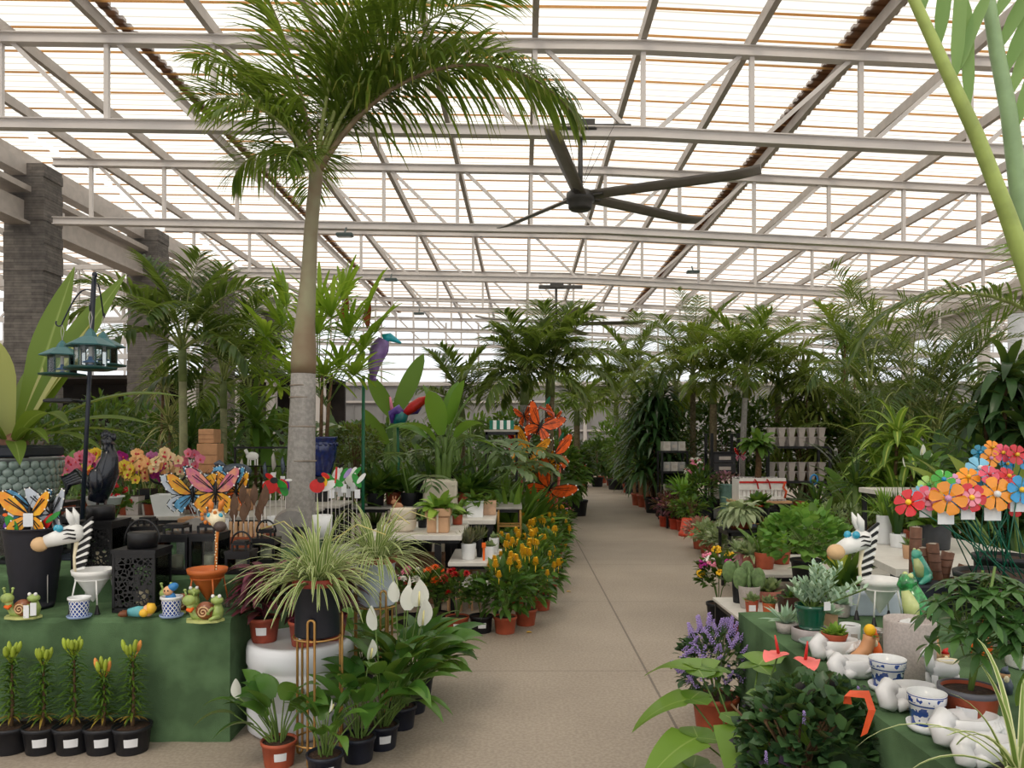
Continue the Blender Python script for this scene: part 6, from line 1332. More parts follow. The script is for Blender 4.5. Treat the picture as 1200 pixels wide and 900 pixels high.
anthurium('coral-flowered anthurium with big heart-shaped leaves over the aisle edge', al, [(PI-.1, 1.0, .42, .3, .25, -.2, .9), (PI+.5, .75, .36, .32, .26, -.15, .8), (PI-.6, 1.15, .5, .28, .24, .1, .9), (-1.9, 1.1, .34, .3, .25, -.5, .8), (-1.2, 1.2, .46, .27, .22, -.1, 1.1), (-.4, 1.2, .45, .26, .2, .1, 1.0), (.8, 1.3, .5, .26, .2, .3, 1.0), (PI+.2, .35, .25, .3, .24, -.3, .7), (-1.5, .6, .22, .28, .22, -.6, .6), (2.2, 1.2, .48, .26, .2, .2, 1)], [(.13, -.05, .7, -2.3), (.21, -.14, .7, -1.7)], mat('coral_spathe', (236, 112, 108), .4, var=.08))
anthurium('white-flowered anthurium reaching in from the right picture edge', xy(1262, 2.5, ZL), [(PI, 1.0, .22, .17, .14, -.1, .8), (PI-.4, 1.25, .3, .17, .14, .3, .9), (PI+.1, .5, .12, .15, .13, -.5, .8), (-1.2, 1, .3, .22, .18, .1, .8), (1, 1, .3, .22, .18, .1, .8), (PI+.9, 1.2, .3, .2, .17, .2, .9)], [(-.16, -.03, .28, PI-.1)], P_WHITE, M_BLACKPOT)
t = spider('spider plant with long striped leaves at the bottom right corner', xy(1196, 1.98, ZL-.0), M_BLACKPOT, .06, .09, None, 21, 20, 0)
# dark small-leaved bush, lavender bush at the aisle
rnd = R(90); t = T('plectranthus_bush', 'dense dark green small-leaved bush at the right front with orange ribbon', 'plant', V((1.06, 2.86, 0)))
pot(t, .17, .14, .26, M_BLACKPOT, None)
G_DKB = leafmat('dark_bush_leaf', (30, 58, 38), (74, 106, 64), rough=.3, tl=.15)
dome(MB(), rnd, (.08, 0, .43), (.27, .28, .27), 1500, .062, .046, .6, 3, OVAL, zmin=-.75, out=.7, shell=.72, jit=1.0).build('foliage', G_DKB, t); dome(MB(), rnd, (.08, 0, .43), (.27, .28, .27), 60, .06, .05, .6, 3, OVAL, zmin=-.4, shell=.95).build('dark_leaves', leafmat('purple_black_leaf', (36, 24, 54), (60, 44, 74)), t); stems(MB(), rnd, (0, 0, .22), None, 16, .005, .24, .38).build('stems', M_BRSTEM, t)
for k in range(5): q = sph(rnd, -.2); q.y = -abs(q.y); link('flower', flower_me('floret', .012, P_LAV), t, V((q.x*.28+.08, q.y*.29, .43+q.z*.27)))
MB().add([V(p)+V((-.02, .03, .045)) for p in ((.09, -.27, .66), (.115, -.28, .66), (.1, -.3, .715), (.08, -.3, .695), (.155, -.32, .72), (.14, -.32, .695), (.17, -.335, .66), (.145, -.335, .66), (.14, -.34, .585), (.115, -.345, .575))], [(0, 1, 2, 3), (3, 2, 4, 5), (5, 4, 6, 7), (7, 6, 8, 9)]).build('ribbon', mat('orange_ribbon', (214, 84, 44), .5), t)
rnd = R(91); t = T('lavender_flowered_bush', 'bush of lavender-purple flower sprays spilling into the aisle beside the right stage', 'plant', xy(838, 4.25, 0)); pot(t, .13, .1, .2, M_TERRA, None)
dome(MB(), rnd, (0, 0, .36), (.2, .19, .2), 420, .05, .036, .7, 3, OVAL, zmin=-.8, shell=.6).build('foliage', G_DKB, t); stems(MB(), rnd, (0, 0, .18), None, 10, .004, .15, .32).build('stems', M_STEM, t)
for k in range(95):
    q = sph(rnd, -.5); o = link('flower', flower_me('floret', .02, P_LAV), t, V((q.x*.2, q.y*.19, .37+q.z*.2)), rnd.uniform(0, 6)); o.rotation_euler.x = -q.y*.8; o.rotation_euler.y = q.x*.8; o.scale = (rnd.uniform(.7, 1.2),)*3
# low white bench with cacti
bench('low white bench with black frame carrying cactus pots at the aisle', (2.3, 5.97, 0), 1.26, .86, .3, M_TABLE, .03, .025)
G_CACT = mat('cactus_green', (104, 130, 82), .6, var=.2, scale=30, bump=.3, bscale=200)
for px, py, r, h, m, lab, kind in ((881, 720, .05, .11, M_TERRA, 'small terracotta pot with white sticker at the bench edge', 'ech'), (901, 722, .048, .1, mat('orange_terracotta', (190, 96, 54), .5), 'small orange terracotta pot next to the stickered one', 'ech'), (926, 724, .075, .16, mat('dark_brown_square', (66, 42, 36), .45), 'square dark brown pot on the low white bench', 'sq'), (878, 712, .085, .17, M_STONEPOT, 'beige pot holding paddle cactus on the low white bench', 'pad'), (865, 706, .05, .2, M_BLACKPOT, 'narrow black pot behind the beige cactus pot', 'pad2'), (898, 704, .12, .09, mat('rose_terracotta', (172, 108, 94), .6), 'wide shallow rose terracotta bowl of succulents', 'bowl')):
    b = on(px, py, .3); t = plain_pot('cactus_pot', lab, b, r, h, m, .8, kind == 'sq', cat='plant'); rnd = R(px)
    if kind in ('ech', 'bowl'): leafy(t, rnd, h*.85, r, 50 if kind == 'ech' else 90, .07 if kind == 'ech' else .12, .026 if kind == 'ech' else .045, G_GREY, -.2, (.2, 1.4), OVAL, 4)
    elif kind == 'sq': leafy(t, rnd, h*.85, r, 16, .1, .03, G_DARK)
    else:
        for k in range(7 if kind == 'pad' else 4): a = k*1.5; mb = MB(); hh = .16 if k < 3 else .11; base = V((.04*math.cos(a), .04*math.sin(a), h*.85)); mb.ell(base+V((.03*math.cos(a), 0, hh*.5)), (hh*.36, .014, hh*.55), 12, 8, Matrix.Rotation(a, 3, 'Z')); mb.build('paddle', G_CACT, t)
    if px == 881: MB().box((-.01, -r*.93, h*.5), (.05, .004, .045)).build('sticker', M_STICK, t)
for px, Y, lab in ((852, 6.25, 'terracotta pot of dark leaves under the low white bench'), (872, 6.1, 'second terracotta pot shaded under the low white bench')):
    flowering('potted_foliage', lab, xy(px, Y, 0)+V((.12, 0, 0)), .09, .05, M_TERRA, G_DARK, P_RED, 0, int(px), 60, .07, .03, ph=.12, pr=.08)
flowering('potted_kalanchoe', 'pink, cream and yellow flowered plant standing at the aisle end of the low bench', xy(842, 6.85, 0), .17, .45, M_BLACKPOT, G_DARK, [P_PEACH, P_MAG, P_YEL, P_PINK, P_WHITE], 18, 210, 160, .1, .045, .04, ph=.16, pr=.11, fmode='cluster')
# second plank bench and the leafy crowd on it
bench('pale plank bench behind the cactus bench at the right of the aisle', (3.15, 7.9, 0), 1.7, 1.3, .34, M_TABLE, .04, .03)
G_BRIGHT = leafmat('leaf_bright', (90, 140, 46), (132, 176, 66)); G_SILV = leafmat('leaf_silver', (140, 158, 120), (176, 188, 150))
def potplant(name, lab, loc, r, h, m, n, L, W, leaf, grav=.9, el=(.2, 1.4), prof=None, cat='plant', spread=.6, seg=5, z=None):
    t = plain_pot(name, lab, loc, r, h, m, .82, cat=cat); leafy(t, R(len(lab)*7+int(loc[0]*100) % 97), h*.85, r, n, L, W, leaf, grav, el, prof, seg, spread); return t
potplant('silver_plant', 'pink pot with silvery leaves at the bench corner', on(867, 662, .34), .075, .14, mat('pink_pot', (206, 152, 162), .5), 50, .16, .05, G_SILV)
potplant('potted_plant', 'rosy terracotta pot with silver-green leaves beside the pink pot', on(880, 664, .34), .09, .12, mat('rose_terracotta', (172, 108, 94), .6), 50, .2, .05, G_SILV)
potplant('birds_nest_fern', 'upright broad-leaved fern with one big dark leaf at the plank bench', xy(896, 7.6, .341), .1, .16, M_TERRA, 7, .36, .11, G_MID, .5, (.8, 1.5), OVAL, seg=8)
potplant('birds_nest_fern', 'bright lime broad-leaved plant right of the big dark leaf', xy(915, 7.9, .341), .1, .16, M_TERRA, 9, .3, .11, G_BRIGHT, .6, (.7, 1.5), OVAL, seg=8)
rnd = R(44); t = T('round_leaved_bush', 'wide bright green bush of round leaves behind the sedum', 'plant', xy(945, 6.9, .341)); pot(t, .14, .11, .2, M_BLACKPOT); dome(MB(), rnd, (0, 0, .38), (.38, .32, .24), 420, .085, .085, .5, 3, OVAL, zmin=-.6, shell=.7, jit=.9).build('foliage', leafmat('leaf_round', (80, 132, 54), (128, 172, 82), tl=.3), t); stems(MB(), rnd, (0, 0, .18), None, 14, .005, .28, .3).build('stems', M_STEM, t)
t = T('guzmania', 'guzmania with red-tipped bracts in a terracotta pot below the round-leaved bush', 'plant', xy(988, 5.9, .301)); pot(t, .11, .085, .15, M_TERRA); leafy(t, R(9), .13, .06, 44, .4, .06, G_MID, 1.3, (.3, 1.4), STRAP, 8); leafy(t, R(10), .2, .03, 12, .3, .06, leafmat('bract_yellow_red', (150, 176, 60), (190, 190, 80), tip=(196, 60, 50)), .3, (.9, 1.5), LANCE, 5)
t = potplant('bench_plant', 'silvery trailing pothos spilling from a stool beside the aisle', xy(867, 9.7, .5), .14, .2, M_TERRA, 150, .3, .08, G_SILV, 2.6, (.1, 1.4), OVAL, seg=7)
bench('low dark stool carrying the silvery trailing pothos', xy(869, 9.7, 0), .5, .5, .499, M_BLACK)
for k, (px, py, lf, lab) in enumerate(((820, 643, leafmat('leaf_rosy', (150, 96, 96), (190, 140, 130)), 'rosy-leaved little plant first at the aisle corner'), (829, 649, G_SILV, 'cream-leaved little plant second from the aisle corner'), (838, 654, G_GREY, 'grey-green little plant third from the aisle corner'), (847, 657, G_SILV, 'pale little plant fourth from the aisle corner'), (858, 660, G_GREY, 'larger grey-green plant last before the pink pot'))):
    t = plain_pot('little_plant', lab, on(px, py, 0), .1, .16, M_TERRA, cat='plant'); dome(MB(), R(k), (0, 0, .27), (.2, .2, .17), 130, .1, .055, .6, 3, OVAL, zmin=-.5).build('foliage', lf, t)
t = T('upturned_pot', 'upturned orange-red plastic pot at the aisle behind the little plants', 'flower pot', on(824, 636, 0)+V((0, .9, 0))); MB().lathe([(0, .3), (.13, .3), (.17, .06), (.19, .06), (.19, 0), (.17, 0), (.16, .05), (.12, .28), (0, .29)], 24).build('pot', mat('orange_red_plastic', (206, 72, 44), .45), t)
# white corner table
Z4 = .744; t = T('corner_table', 'white table with cut corner behind the zebra planter on the right', 'table', V((3.2, 5.8, 0)))
cpts = [on(1014, 650, Z4), on(1050, 667, Z4), V((3.9, 5.14, Z4)), V((3.9, 6.9, Z4)), V((3.0, 6.9, Z4))]; MB().poly([p-t.location for p in cpts], .05, V((0, 0, 1))).build('top', M_TABLE, t)
for x, y in ((-.3, .0), (-.1, .95), (.62, .95), (.62, -.5)): MB().box((x, y, .347), (.06, .06, .694)).build('leg', M_BLACK, t)
t = plain_pot('white_cylinder_vase', 'tall white cylinder vase with grassy green plant on the white corner table', xy(1036, 6.4, Z4), .06, .24, M_WHITE, .97); leafy(t, R(6), .22, .05, 70, .26, .02, G_LIGHT, .9, (.4, 1.5))
for px, Y, r, h, m, lab, a in ((1052, 6.2, .06, .11, M_WHITE, 'white square-looking pot with snake plants on the corner table', (16, .38, .03, .05)), (1068, 6.35, .06, .12, M_TERRA, 'terracotta pot of tall snake plant on the corner table', (14, .42, .035, .05)), (1096, 6.1, .115, .2, mat('charcoal_pot', (56, 58, 62), .5), 'charcoal pot with pale rim on the corner table', (40, .25, .08, .9)), (1068, 5.6, .06, .1, M_TANP, 'small tan terracotta house-shaped pot on the corner table edge', (10, .1, .03, .4))):
    t = plain_pot('potted_plant', lab, xy(px, Y, Z4), r, h, m); leafy(t, R(px), h*.85, r, a[0], a[1], a[2], G_DARK if a[3] < .1 else G_MID, a[3], (1.2, 1.55) if a[3] < .1 else (.3, 1.4))
t = bench('tall white-topped plant table with black legs behind the corner table', xy(1075, 7.6, 0)+V((.35, 0, 0)), 1.5, .8, 1.12, M_TABLE, .04, .05)
pl = peace('white-blooming peace lily on the tall plant table above the metal flowers', 1085, 7.5, M_BLACKPOT, .55, 22, 31, ((-.12, -.1, .58, -1.2, .14), (-.3, -.05, .42, 2.6, .13), (.0, -.1, .5, -1, .1)), st=None, grp=None); pl.location.z = 1.121; pl.scale = (.72,)*3
# ================================================================ palms and the leafy background
G_FRESH = leafmat('palm_fresh', (80, 106, 42), (120, 142, 62), tip=(140, 140, 80), tl=.4)
G_YEL = leafmat('palm_yellowish', (96, 116, 44), (140, 150, 66), tip=(160, 140, 70), tl=.4)
G_CORN = leafmat('corn_leaf', (84, 120, 40), (120, 152, 58), mid=(190, 204, 100), stripe=.1, soft=.2, tl=.35)
G_GLOSS = leafmat('glossy_dark', (28, 54, 30), (62, 94, 54), rough=.28, tl=.2)
G_OLIVE = leafmat('olive_leaf', (70, 84, 36), (108, 118, 52))
def tub(t, r=.2, h=.34, m=None): return pot(t, r, r*.8, h, m or M_BLACKPOT, None, True, None, 20)
FR = {}
def frset(key, L, ll, lw, n, leaf, rach, vee):
    k = (key, round(L, 2))
    if k not in FR:
        FR[k] = [frond(R(i+len(key)), L*s, n, ll, lw, el, dr, lg, vee, .2, .013*L**.5, .55, 4, .12).mesh('frond', [leaf, rach]) for i, (el, dr, s, lg) in enumerate(((1.4, .8, .95, .7), (1.15, 1.3, 1.0, .9), (.85, 1.7, 1.0, 1.1), (.45, 1.6, .9, 1.2)))]
    return FR[k]
def palm(lab, loc, th, tr, L, nf=12, leaf=None, key='a', lean=(0, 0), ll=None, lw=.032, n=34, vee=.3, seed=1, tubr=.2, bark=None, shaft=True, grp=None):
    rnd = R(seed); leaf = leaf or G_PALM; t = T('palm_tree', lab, 'palm tree', loc, 0, grp); tub(t, tubr)
    top = V((lean[0], lean[1], th)); MB().tube([V((0, 0, .25)), V((lean[0]*.35, lean[1]*.35, th*.5)), top.lerp(V((0, 0, .25)), .1), top], [tr*1.25, tr, tr*.9, tr*.8], 10).build('trunk', bark or M_BARK, t)
    if shaft: MB().tube([top.lerp(V((0, 0, .25)), .14), top, top+V((0, 0, L*.16))], [tr*1.02, tr*.9, tr*.4], 10).build('crownshaft', mat('olive_crownshaft', (112, 126, 74), .5, var=.15), t)
    fs = frset(key+leaf.name, L, ll or L*.36, lw, n, leaf, M_RACH, vee)
    for k in range(nf):
        o = link('frond', fs[min(3, int(k/nf*4))], t, top+V((0, 0, L*.05*(1-k/nf))), k*2.399+rnd.uniform(-.25, .25)+seed); o.rotation_euler.y = rnd.uniform(-.12, .12); o.scale = (rnd.uniform(.88, 1.1),)*3
    return t
def areca(lab, loc, H, L, nc, nf, seed, leaf=None, spread=.25, key='ar', n=34):
    rnd = R(seed); leaf = leaf or G_PALMD; t = T('areca_palm', lab, 'palm tree', loc); tub(t, .28, .36)
    fs = frset(key+leaf.name, L, L*.3, .024, n, leaf, M_RACH, .25)
    for c in range(nc):
        a = c*2.399; b = pol(a, 0, spread*.3*math.sqrt(c/nc)+.02)+V((0, 0, .3)); hh = H*rnd.uniform(.35, .75); tp = b+pol(a, 0, spread*rnd.uniform(.3, 1))+V((0, 0, hh))
        MB().tube([b, b.lerp(tp, .6)+V((0, 0, .05)), tp], [.018, .015, .011], 6).build('cane', M_STEM, t)
        for k in range(nf):
            o = link('frond', fs[(k+c) % 4 if k else 0], t, tp, a+k*2.1+rnd.uniform(-.5, .5)); o.rotation_euler.y = rnd.uniform(-.2, .2); o.scale = (rnd.uniform(.75, 1.1),)*3
    return t
RS = {}
def rosette(key, L, W, n, leaf, g, el, prof=STRAP, seg=6):
    k = (key, L, leaf.name)
    if k not in RS:
        mb = MB(); rnd = R(len(key)+int(L*100))
        for i in range(n): mb.rib((0, 0, .1*L*i/n), pol(i*2.399, el[0]+(el[1]-el[0])*i/n), L*rnd.uniform(.75, 1.1), W, g*rnd.uniform(.7, 1.2), seg, prof, .25)
        RS[k] = mb.mesh('leaf_rosette', leaf)
    return RS[k]
def dracaena(lab, loc, H, heads, L, W, leaf, n=44, g=1.6, seed=1, spread=.3, key='dr', base_r=.2, el=(-.2, 1.45), z0=.35, name='dracaena'):
    rnd = R(seed); t = T(name, lab, 'plant', loc); tub(t, base_r); me = rosette(key, L, W, n, leaf, g, el)
    for k in range(heads):
        a = k*2.399+seed; hh = H*(1-.62*k/max(1, heads-1)*(1 if heads > 1 else 0)); tp = pol(a, 0, spread*(.2+.8*k/heads))+V((0, 0, max(z0, hh-L*.4)))
        MB().tube([pol(a, 0, .05)+V((0, 0, .28)), pol(a, 0, spread*.3)+V((0, 0, tp.z*.6)), tp], [.022, .02, .018], 7).build('cane', M_BRSTEM, t); o = link('leaf_rosette', me, t, tp, a); o.scale = (rnd.uniform(.85, 1.15),)*3; o.rotation_euler.x = rnd.uniform(-.2, .2)
    return t
def bush(lab, loc, r, H, n, L, W, leaf, seed=1, name='leafy_shrub', prof=LANCE, g=.7, ptr=None, zb=.3, pm=None, jit=.8, cone=False, cat='plant', grp=None):
    rnd = R(seed); t = T(name, lab, cat, loc, 0, grp); pr = ptr or min(.22, r*.6); tub(t, pr, pr*1.5, pm)
    mb = MB(); h2 = (H-zb)/2
    if cone:
        for i in range(n):
            u = rnd.random()**1.4; z = zb+(H-zb)*u; a = rnd.uniform(0, 6.28); rr = r*(1-u)**.8*rnd.uniform(.6, 1); mb.rib(pol(a, 0, rr)+V((0, 0, z)), pol(a+rnd.uniform(-.6, .6), rnd.uniform(-.2, .9)), L*rnd.uniform(.7, 1.2), W, .4, 3, prof, .25)
    else: dome(mb, rnd, (0, 0, zb+h2), (r, r, h2), n, L, W, g, 4, prof, zmin=-.85, shell=.55, jit=jit)
    mb.build('foliage', leaf, t); st = MB().tube([(0, 0, pr), (.01, 0, zb+h2)], [.02, .012], 7); stems(st, rnd, (0, 0, pr*1.3), None, 8, .006, r*.6, zb+h2); st.build('stems', M_BRSTEM, t); return t
def big_leaved(lab, loc, H, n, L, W, leaf, seed=1, prof=OVAL, g=.9, el=(.7, 1.5), ptr=.2, z0=0, name='banana_plant', lobed=False, az0=0, pl=None):
    rnd = R(seed); t = T(name, lab, 'plant', loc); tub(t, ptr)
    if lobed and 'lob' not in RS:
        RS['lob'] = frond(R(3), .55, 7, .3, .085, .35, 1.3, .6, .0, .05, .008, .5, 4, .06).mesh('leaf', [leaf, M_STEM])
    for k in range(n):
        az = az0+k*2.399+rnd.uniform(-.3, .3); e = el[0]+(el[1]-el[0])*((k*.618) % 1); p0 = V((0, 0, .28)); q = (pl or H*.55)*rnd.uniform(.75, 1.1); p1 = p0+pol(az, e, q); mb = MB(); mb.m = 1
        mb.tube([p0, p0.lerp(p1, .5)+V((0, 0, .04)), p1], [.02, .014, .008], 7); mb.m = 0
        if lobed: mb.build('leaf_stalk', [leaf, M_STEM], t); o = link('leaf', RS['lob'], t, p1, az); o.scale = (L/.55*rnd.uniform(.8, 1.15),)*3; o.rotation_euler.y = rnd.uniform(-.3, .3); continue
        mb.rib(p1, pol(az, e), L*rnd.uniform(.85, 1.1), W, g*rnd.uniform(.6, 1.3), 9, prof, .2, roll=rnd.uniform(-.6, .6)); mb.build('leaf', [leaf, M_STEM], t)
    return t
def zt(py, Y): return EYE-(py-HY)*Y/F
# ---- left palms
palm('slim green-trunked palm between the orchids and the tallest palm', xy(216, 8.2, 0), zt(412, 8.2), .045, 1.25, 12, G_PALMD, 'l1', (-.02, 0), .46, .042, 30, .4, 3, .2, mat('olive_trunk', (136, 136, 98), .6, var=.15))
palm('dark feathery palm right of the slim green-trunked one', xy(262, 9.6, 0), zt(452, 9.6), .045, 1.5, 13, G_PALMD, 'l2', (.0, 0), .5, .04, 34, .35, 5, .2, mat('olive_trunk', (136, 136, 98)))
palm('short palm in the shade behind the dark feathery palm', xy(292, 12.5, 0), zt(470, 12.5), .05, 1.5, 10, G_PALMD, 'l2', (0, 0), .5, .04, 34, .35, 8, .2, M_STEM)
# lady palm in a blue glazed pot
t = T('plant_stand', 'tall dark pedestal under the blue glazed pot', 'stand', xy(374, 8.6, 0)); zb = zt(558, 8.6); MB().box((0, 0, .02), (.4, .4, .04)).box((0, 0, zb/2), (.22, .22, zb-.04)).box((0, 0, zb-.02), (.4, .4, .04)).build('pedestal', M_BLACK, t)
t = T('lady_palm', 'lime-green fan-leaved palm in a navy blue glazed pot behind the tallest trunk', 'palm tree', xy(374, 8.6, zb+.002)); rnd = R(7)
bl = MB().lathe([(0, 0), (.13, 0), (.135, .03), (.19, .22), (.2, .36), (.19, .4), (.205, .42), (.205, .44), (.185, .44), (.175, .36), (0, .36)], 30).build('pot', mat('navy_blue_glaze', (26, 38, 92), .18, var=.3, scale=20, coat=.6), t)
mb = MB()
for k in range(20): a = 2*PI*k/20; mb.tube([pol(a, 0, .2)+V((0, 0, .34)), pol(a+.15, 0, .203)+V((0, 0, .37)), pol(a+.3, 0, .2)+V((0, 0, .34))], .008, 5)
mb.build('relief_band', mat('navy_blue_glaze', (26, 38, 92)), bl)
G_LADY = leafmat('lady_palm_leaf', (116, 152, 40), (164, 190, 70), tl=.45)
for x in (-.06, .02, .08): MB().tube([(x, 0, .36), (x*1.3, .0, .75), (x*1.8, 0, 1.15)], [.022, .02, .015], 8).build('cane', M_BRSTEM, t)
for i, (px, py, dy, up) in enumerate(((338, 432, -.1, 0), (330, 382, .1, .6), (375, 362, -.15, 1.2), (402, 352, .2, 1.3), (398, 432, -.25, -.1), (425, 412, .0, .4), (408, 395, -.2, .6), (352, 408, -.3, .3), (380, 440, -.35, -.5), (320, 415, .15, .2), (372, 392, -.3, .8), (440, 390, .2, .5), (312, 395, -.4, .3), (308, 440, -.3, -.2), (335, 360, .0, 1.0), (415, 440, -.4, -.2), (388, 372, -.4, .9), (326, 455, -.2, -.6), (430, 365, .1, .9), (345, 440, -.45, -.3))):
    p = at(px, py, 8.6+dy)-t.location; b = V((p.x*.25, p.y*.25, .8+.25*rnd.random())); d = (p-b).normalized(); mb = MB(); mb.m = 1; mb.tube([b, b.lerp(p, .5)+V((0, 0, .05)), p], [.007, .006, .005], 6); mb.m = 0
    s = d.cross(V((0, 0, 1))); s = s.normalized() if s.length > .1 else V((1, 0, 0)); n2 = s.cross(d)
    for k in range(15):
        a = (k/14-.5)*4.3; v = d*math.cos(a)+s*math.sin(a)+V((0, -.15, up*.3+.25)); mb.rib(p, v, rnd.uniform(.4, .56)*(1-.12*abs(a)/2), .05, rnd.uniform(.5, 1.0), 6, lambda t_: min(1, .25+t_*3)*(1 if t_ < .75 else max(.25, 1-(t_-.75)*2.6)), .25)
    mb.build('fan_leaf', [G_LADY, M_STEM], t)
# hummingbird and bird-of-paradise metal decor
M_LIL = mat('lilac_metal', (130, 100, 160), .35, var=.2, coat=.3); M_TQ = mat('turquoise_metal', (40, 170, 190), .35, coat=.3); M_BRW = mat('rust_wing', (150, 74, 24), .45, var=.3, scale=12)
p = xy(425, 8.9, 0); t = T('hummingbird_ornament', 'big lilac and turquoise metal hummingbird on a green pole', 'ornament', p)
def q(px, py, dy=0): return at(px, py, 8.9+dy)-p
MB().tube([(0, 0, 0), q(426, 440)], .02, 8).build('pole', mat('green_pole', (20, 92, 62), .4), t); MB().box((0, 0, .01), (.4, .4, .02)).build('base_plate', M_BLACK, t)
bd = MB().tube([q(437, 444), q(438, 428), q(445, 408), q(450, 398)], [.03, .075, .11, .07], 14).build('body', M_LIL, t); MB().tube([q(450, 398), q(457, 395), q(470, 402)], [.07, .05, .012], 10).build('head', M_TQ, bd)
for k in range(4): MB().tube([q(437, 440), q(432+3*k, 446)-V((0, .01*k, 0)), q(431+4*k, 444)], [.02, .018, .004], 7).build('tail_feather', M_LIL, bd)
for a, b_, c in ((402, 378, 346), (428, 385, 350)): MB().poly([q(a+2, b_), q(a-3, b_-12), q(a+1, c+8), q(a+6, c), q(a+7, c+14), q(a+5, b_-4)], .02).build('wing', M_BRW, t)
p = xy(470, 9.9, 0); t = T('strelitzia_ornament', 'purple and red metal bird-of-paradise flower ornament', 'ornament', p)
def q(px, py, dy=0): return at(px, py, 9.9+dy)-p
MB().tube([(0, 0, 0), q(466, 500)], .018, 8).build('pole', mat('green_pole', (20, 92, 62), .4), t); MB().tube([q(464, 498), q(470, 490), q(474, 484)], [.05, .085, .06], 12).build('cup', mat('teal_metal', (24, 110, 112), .35, coat=.3), t)
MB().tube([q(460, 496), q(459, 484), q(466, 480), q(474, 488)], [.025, .05, .07, .04], 12).build('bract', mat('violet_metal', (92, 62, 150), .35, coat=.3), t); MB().tube([q(472, 487), q(484, 477), q(494, 470), q(503, 464)], [.035, .07, .06, .008], 12).build('red_petal', P_REDP, t); MB().tube([q(476, 484, .05), q(488, 481, .05), q(494, 477, .05)], [.03, .05, .01], 10).build('violet_petal', mat('violet_metal', (92, 62, 150)), t); MB().tube([q(460, 484), q(457, 465)], [.03, .012], 8).build('pink_spike', P_PINK, t)
# traveller-like paddle leaves, round topiary, lobed leaves
p = xy(462, 10.2, 0); t = T('banana_plant', 'plant with two huge upright paddle leaves behind the metal flower ornament', 'plant', p); tub(t, .24, .4)
for x0, y0, x1, y1, W in ((462, 490, 432, 438, .24), (464, 485, 496, 414, .27), (455, 520, 424, 478, .2)):
    a, b_ = at(x0, y0, 10.2)-p, at(x1, y1, 10.2)-p; mb = MB(); mb.m = 1; mb.tube([V((0, 0, .35)), a], [.03, .014], 7); mb.m = 0; mb.rib(a, b_-a, (b_-a).length, W, .05, 10, OVAL, .12, side=V((1, -.35, 0))); mb.build('leaf', [G_MID, M_STEM], t)
bush('round olive-green clipped bush right of the blue glazed pot', xy(417, 9.8, 0), .34, zt(497, 9.8), 1100, .05, .03, G_OLIVE, 4, 'clipped_bush', zb=zt(545, 9.8), ptr=.2)
for px, Y, H, az, lab, sd in ((490, 10.0, 1.9, .4, 'grey-green lobed-leaved philodendron left of the dieffenbachia', 1), (560, 10.6, 1.8, 2.0, 'grey-green lobed-leaved philodendron right of the dieffenbachia', 2), (545, 11.4, 2.0, 1.0, 'lobed-leaved philodendron further behind the dieffenbachia', 3)):
    big_leaved(lab, xy(px, Y, 0), H, 12, .52, .2, leafmat('philodendron_leaf', (88, 112, 78), (128, 148, 106), rough=.35), sd, lobed=True, name='philodendron', el=(.65, 1.45), az0=az, pl=H*.8)
t = T('striped_parasol_box', 'little green and white striped box behind the lobed leaves', 'box', at(588, 498, 11.2)); 
for k in range(7): MB().box((-.15+.05*k, 0, 0), (.05, .2, .13)).build('stripe_panel', M_WHT if k % 2 else mat('stripe_green', (20, 112, 92), .5), t)
bench('rear grey bench under the striped box behind the lobed-leaved plants', xy(588, 11.2, 0), .5, .5, zt(504, 11.2)-.0, M_GREYTOP)
# ---- palms by the butterfly arch
palm('grey-trunked palm left of the butterfly arch', xy(608, 12.4, 0), zt(452, 12.4), .07, 1.25, 15, G_PALM, 'c1', (.1, 0), .55, .045, 36, .3, 2, .24, M_TRUNK)
palm('brown-trunked palm behind the butterfly arch', xy(641, 13.2, 0), zt(442, 13.2), .085, 1.42, 16, G_PALM, 'c2', (.06, 0), .6, .045, 38, .3, 6, .24)
palm('smaller palm right of the butterfly arch at the aisle', xy(676, 16.5, 0), zt(484, 16.5), .07, 1.3, 12, G_FRESH, 'c3', (0, 0), .55, .045, 32, .3, 9, .24)
palm('drooping palm behind the tall dieffenbachia', xy(540, 13.4, 0), zt(482, 13.4), .08, 1.25, 9, G_PALMD, 'c3', (0, 0), .5, .045, 32, .3, 4, .24)
# ---- right palms
palm('brown-trunked palm above the black wire shelf on the right of the aisle', xy(835, 16.4, 0), zt(455, 16.4), .085, 1.6, 13, G_YEL, 'r1', (.02, 0), .6, .045, 36, .32, 3, .24)
palm('pale-trunked palm with upright fronds right of the brown-trunked one', xy(868, 15, 0), zt(445, 15), .06, 1.6, 15, G_FRESH, 'r2', (.1, 0), .62, .05, 34, .4, 7, .24, M_TRUNK)
palm('far slender palm right of the aisle end', xy(722, 25.5, 0), zt(474, 25.5), .09, 1.9, 14, G_FRESH, 'r3', (0, 0), .75, .06, 32, .3, 5, .3, M_TRUNK)
palm('far palm beside the slender one at the aisle end', xy(742, 25, 0), zt(455, 25), .09, 2.4, 14, G_PALM, 'r3', (0, 0), .75, .06, 32, .3, 11, .3)
palm('far dark palm between aisle end and wire shelf', xy(792, 20, 0), zt(462, 20), .09, 2.2, 14, G_PALM, 'r4', (0, 0), .7, .06, 32, .3, 12, .3)
palm('thin-fronded palm reaching up between the wire shelf and rack', xy(812, 17.5, 0), zt(440, 17.5), .07, 2.2, 11, G_PALMD, 'r5', (0, 0), .55, .03, 40, .3, 14, .3)
palm('palm with yellowish fronds behind the plant rack', xy(912, 17, 0), zt(455, 17), .08, 1.9, 12, G_YEL, 'r1', (0, 0), .6, .045, 36, .32, 15, .24)
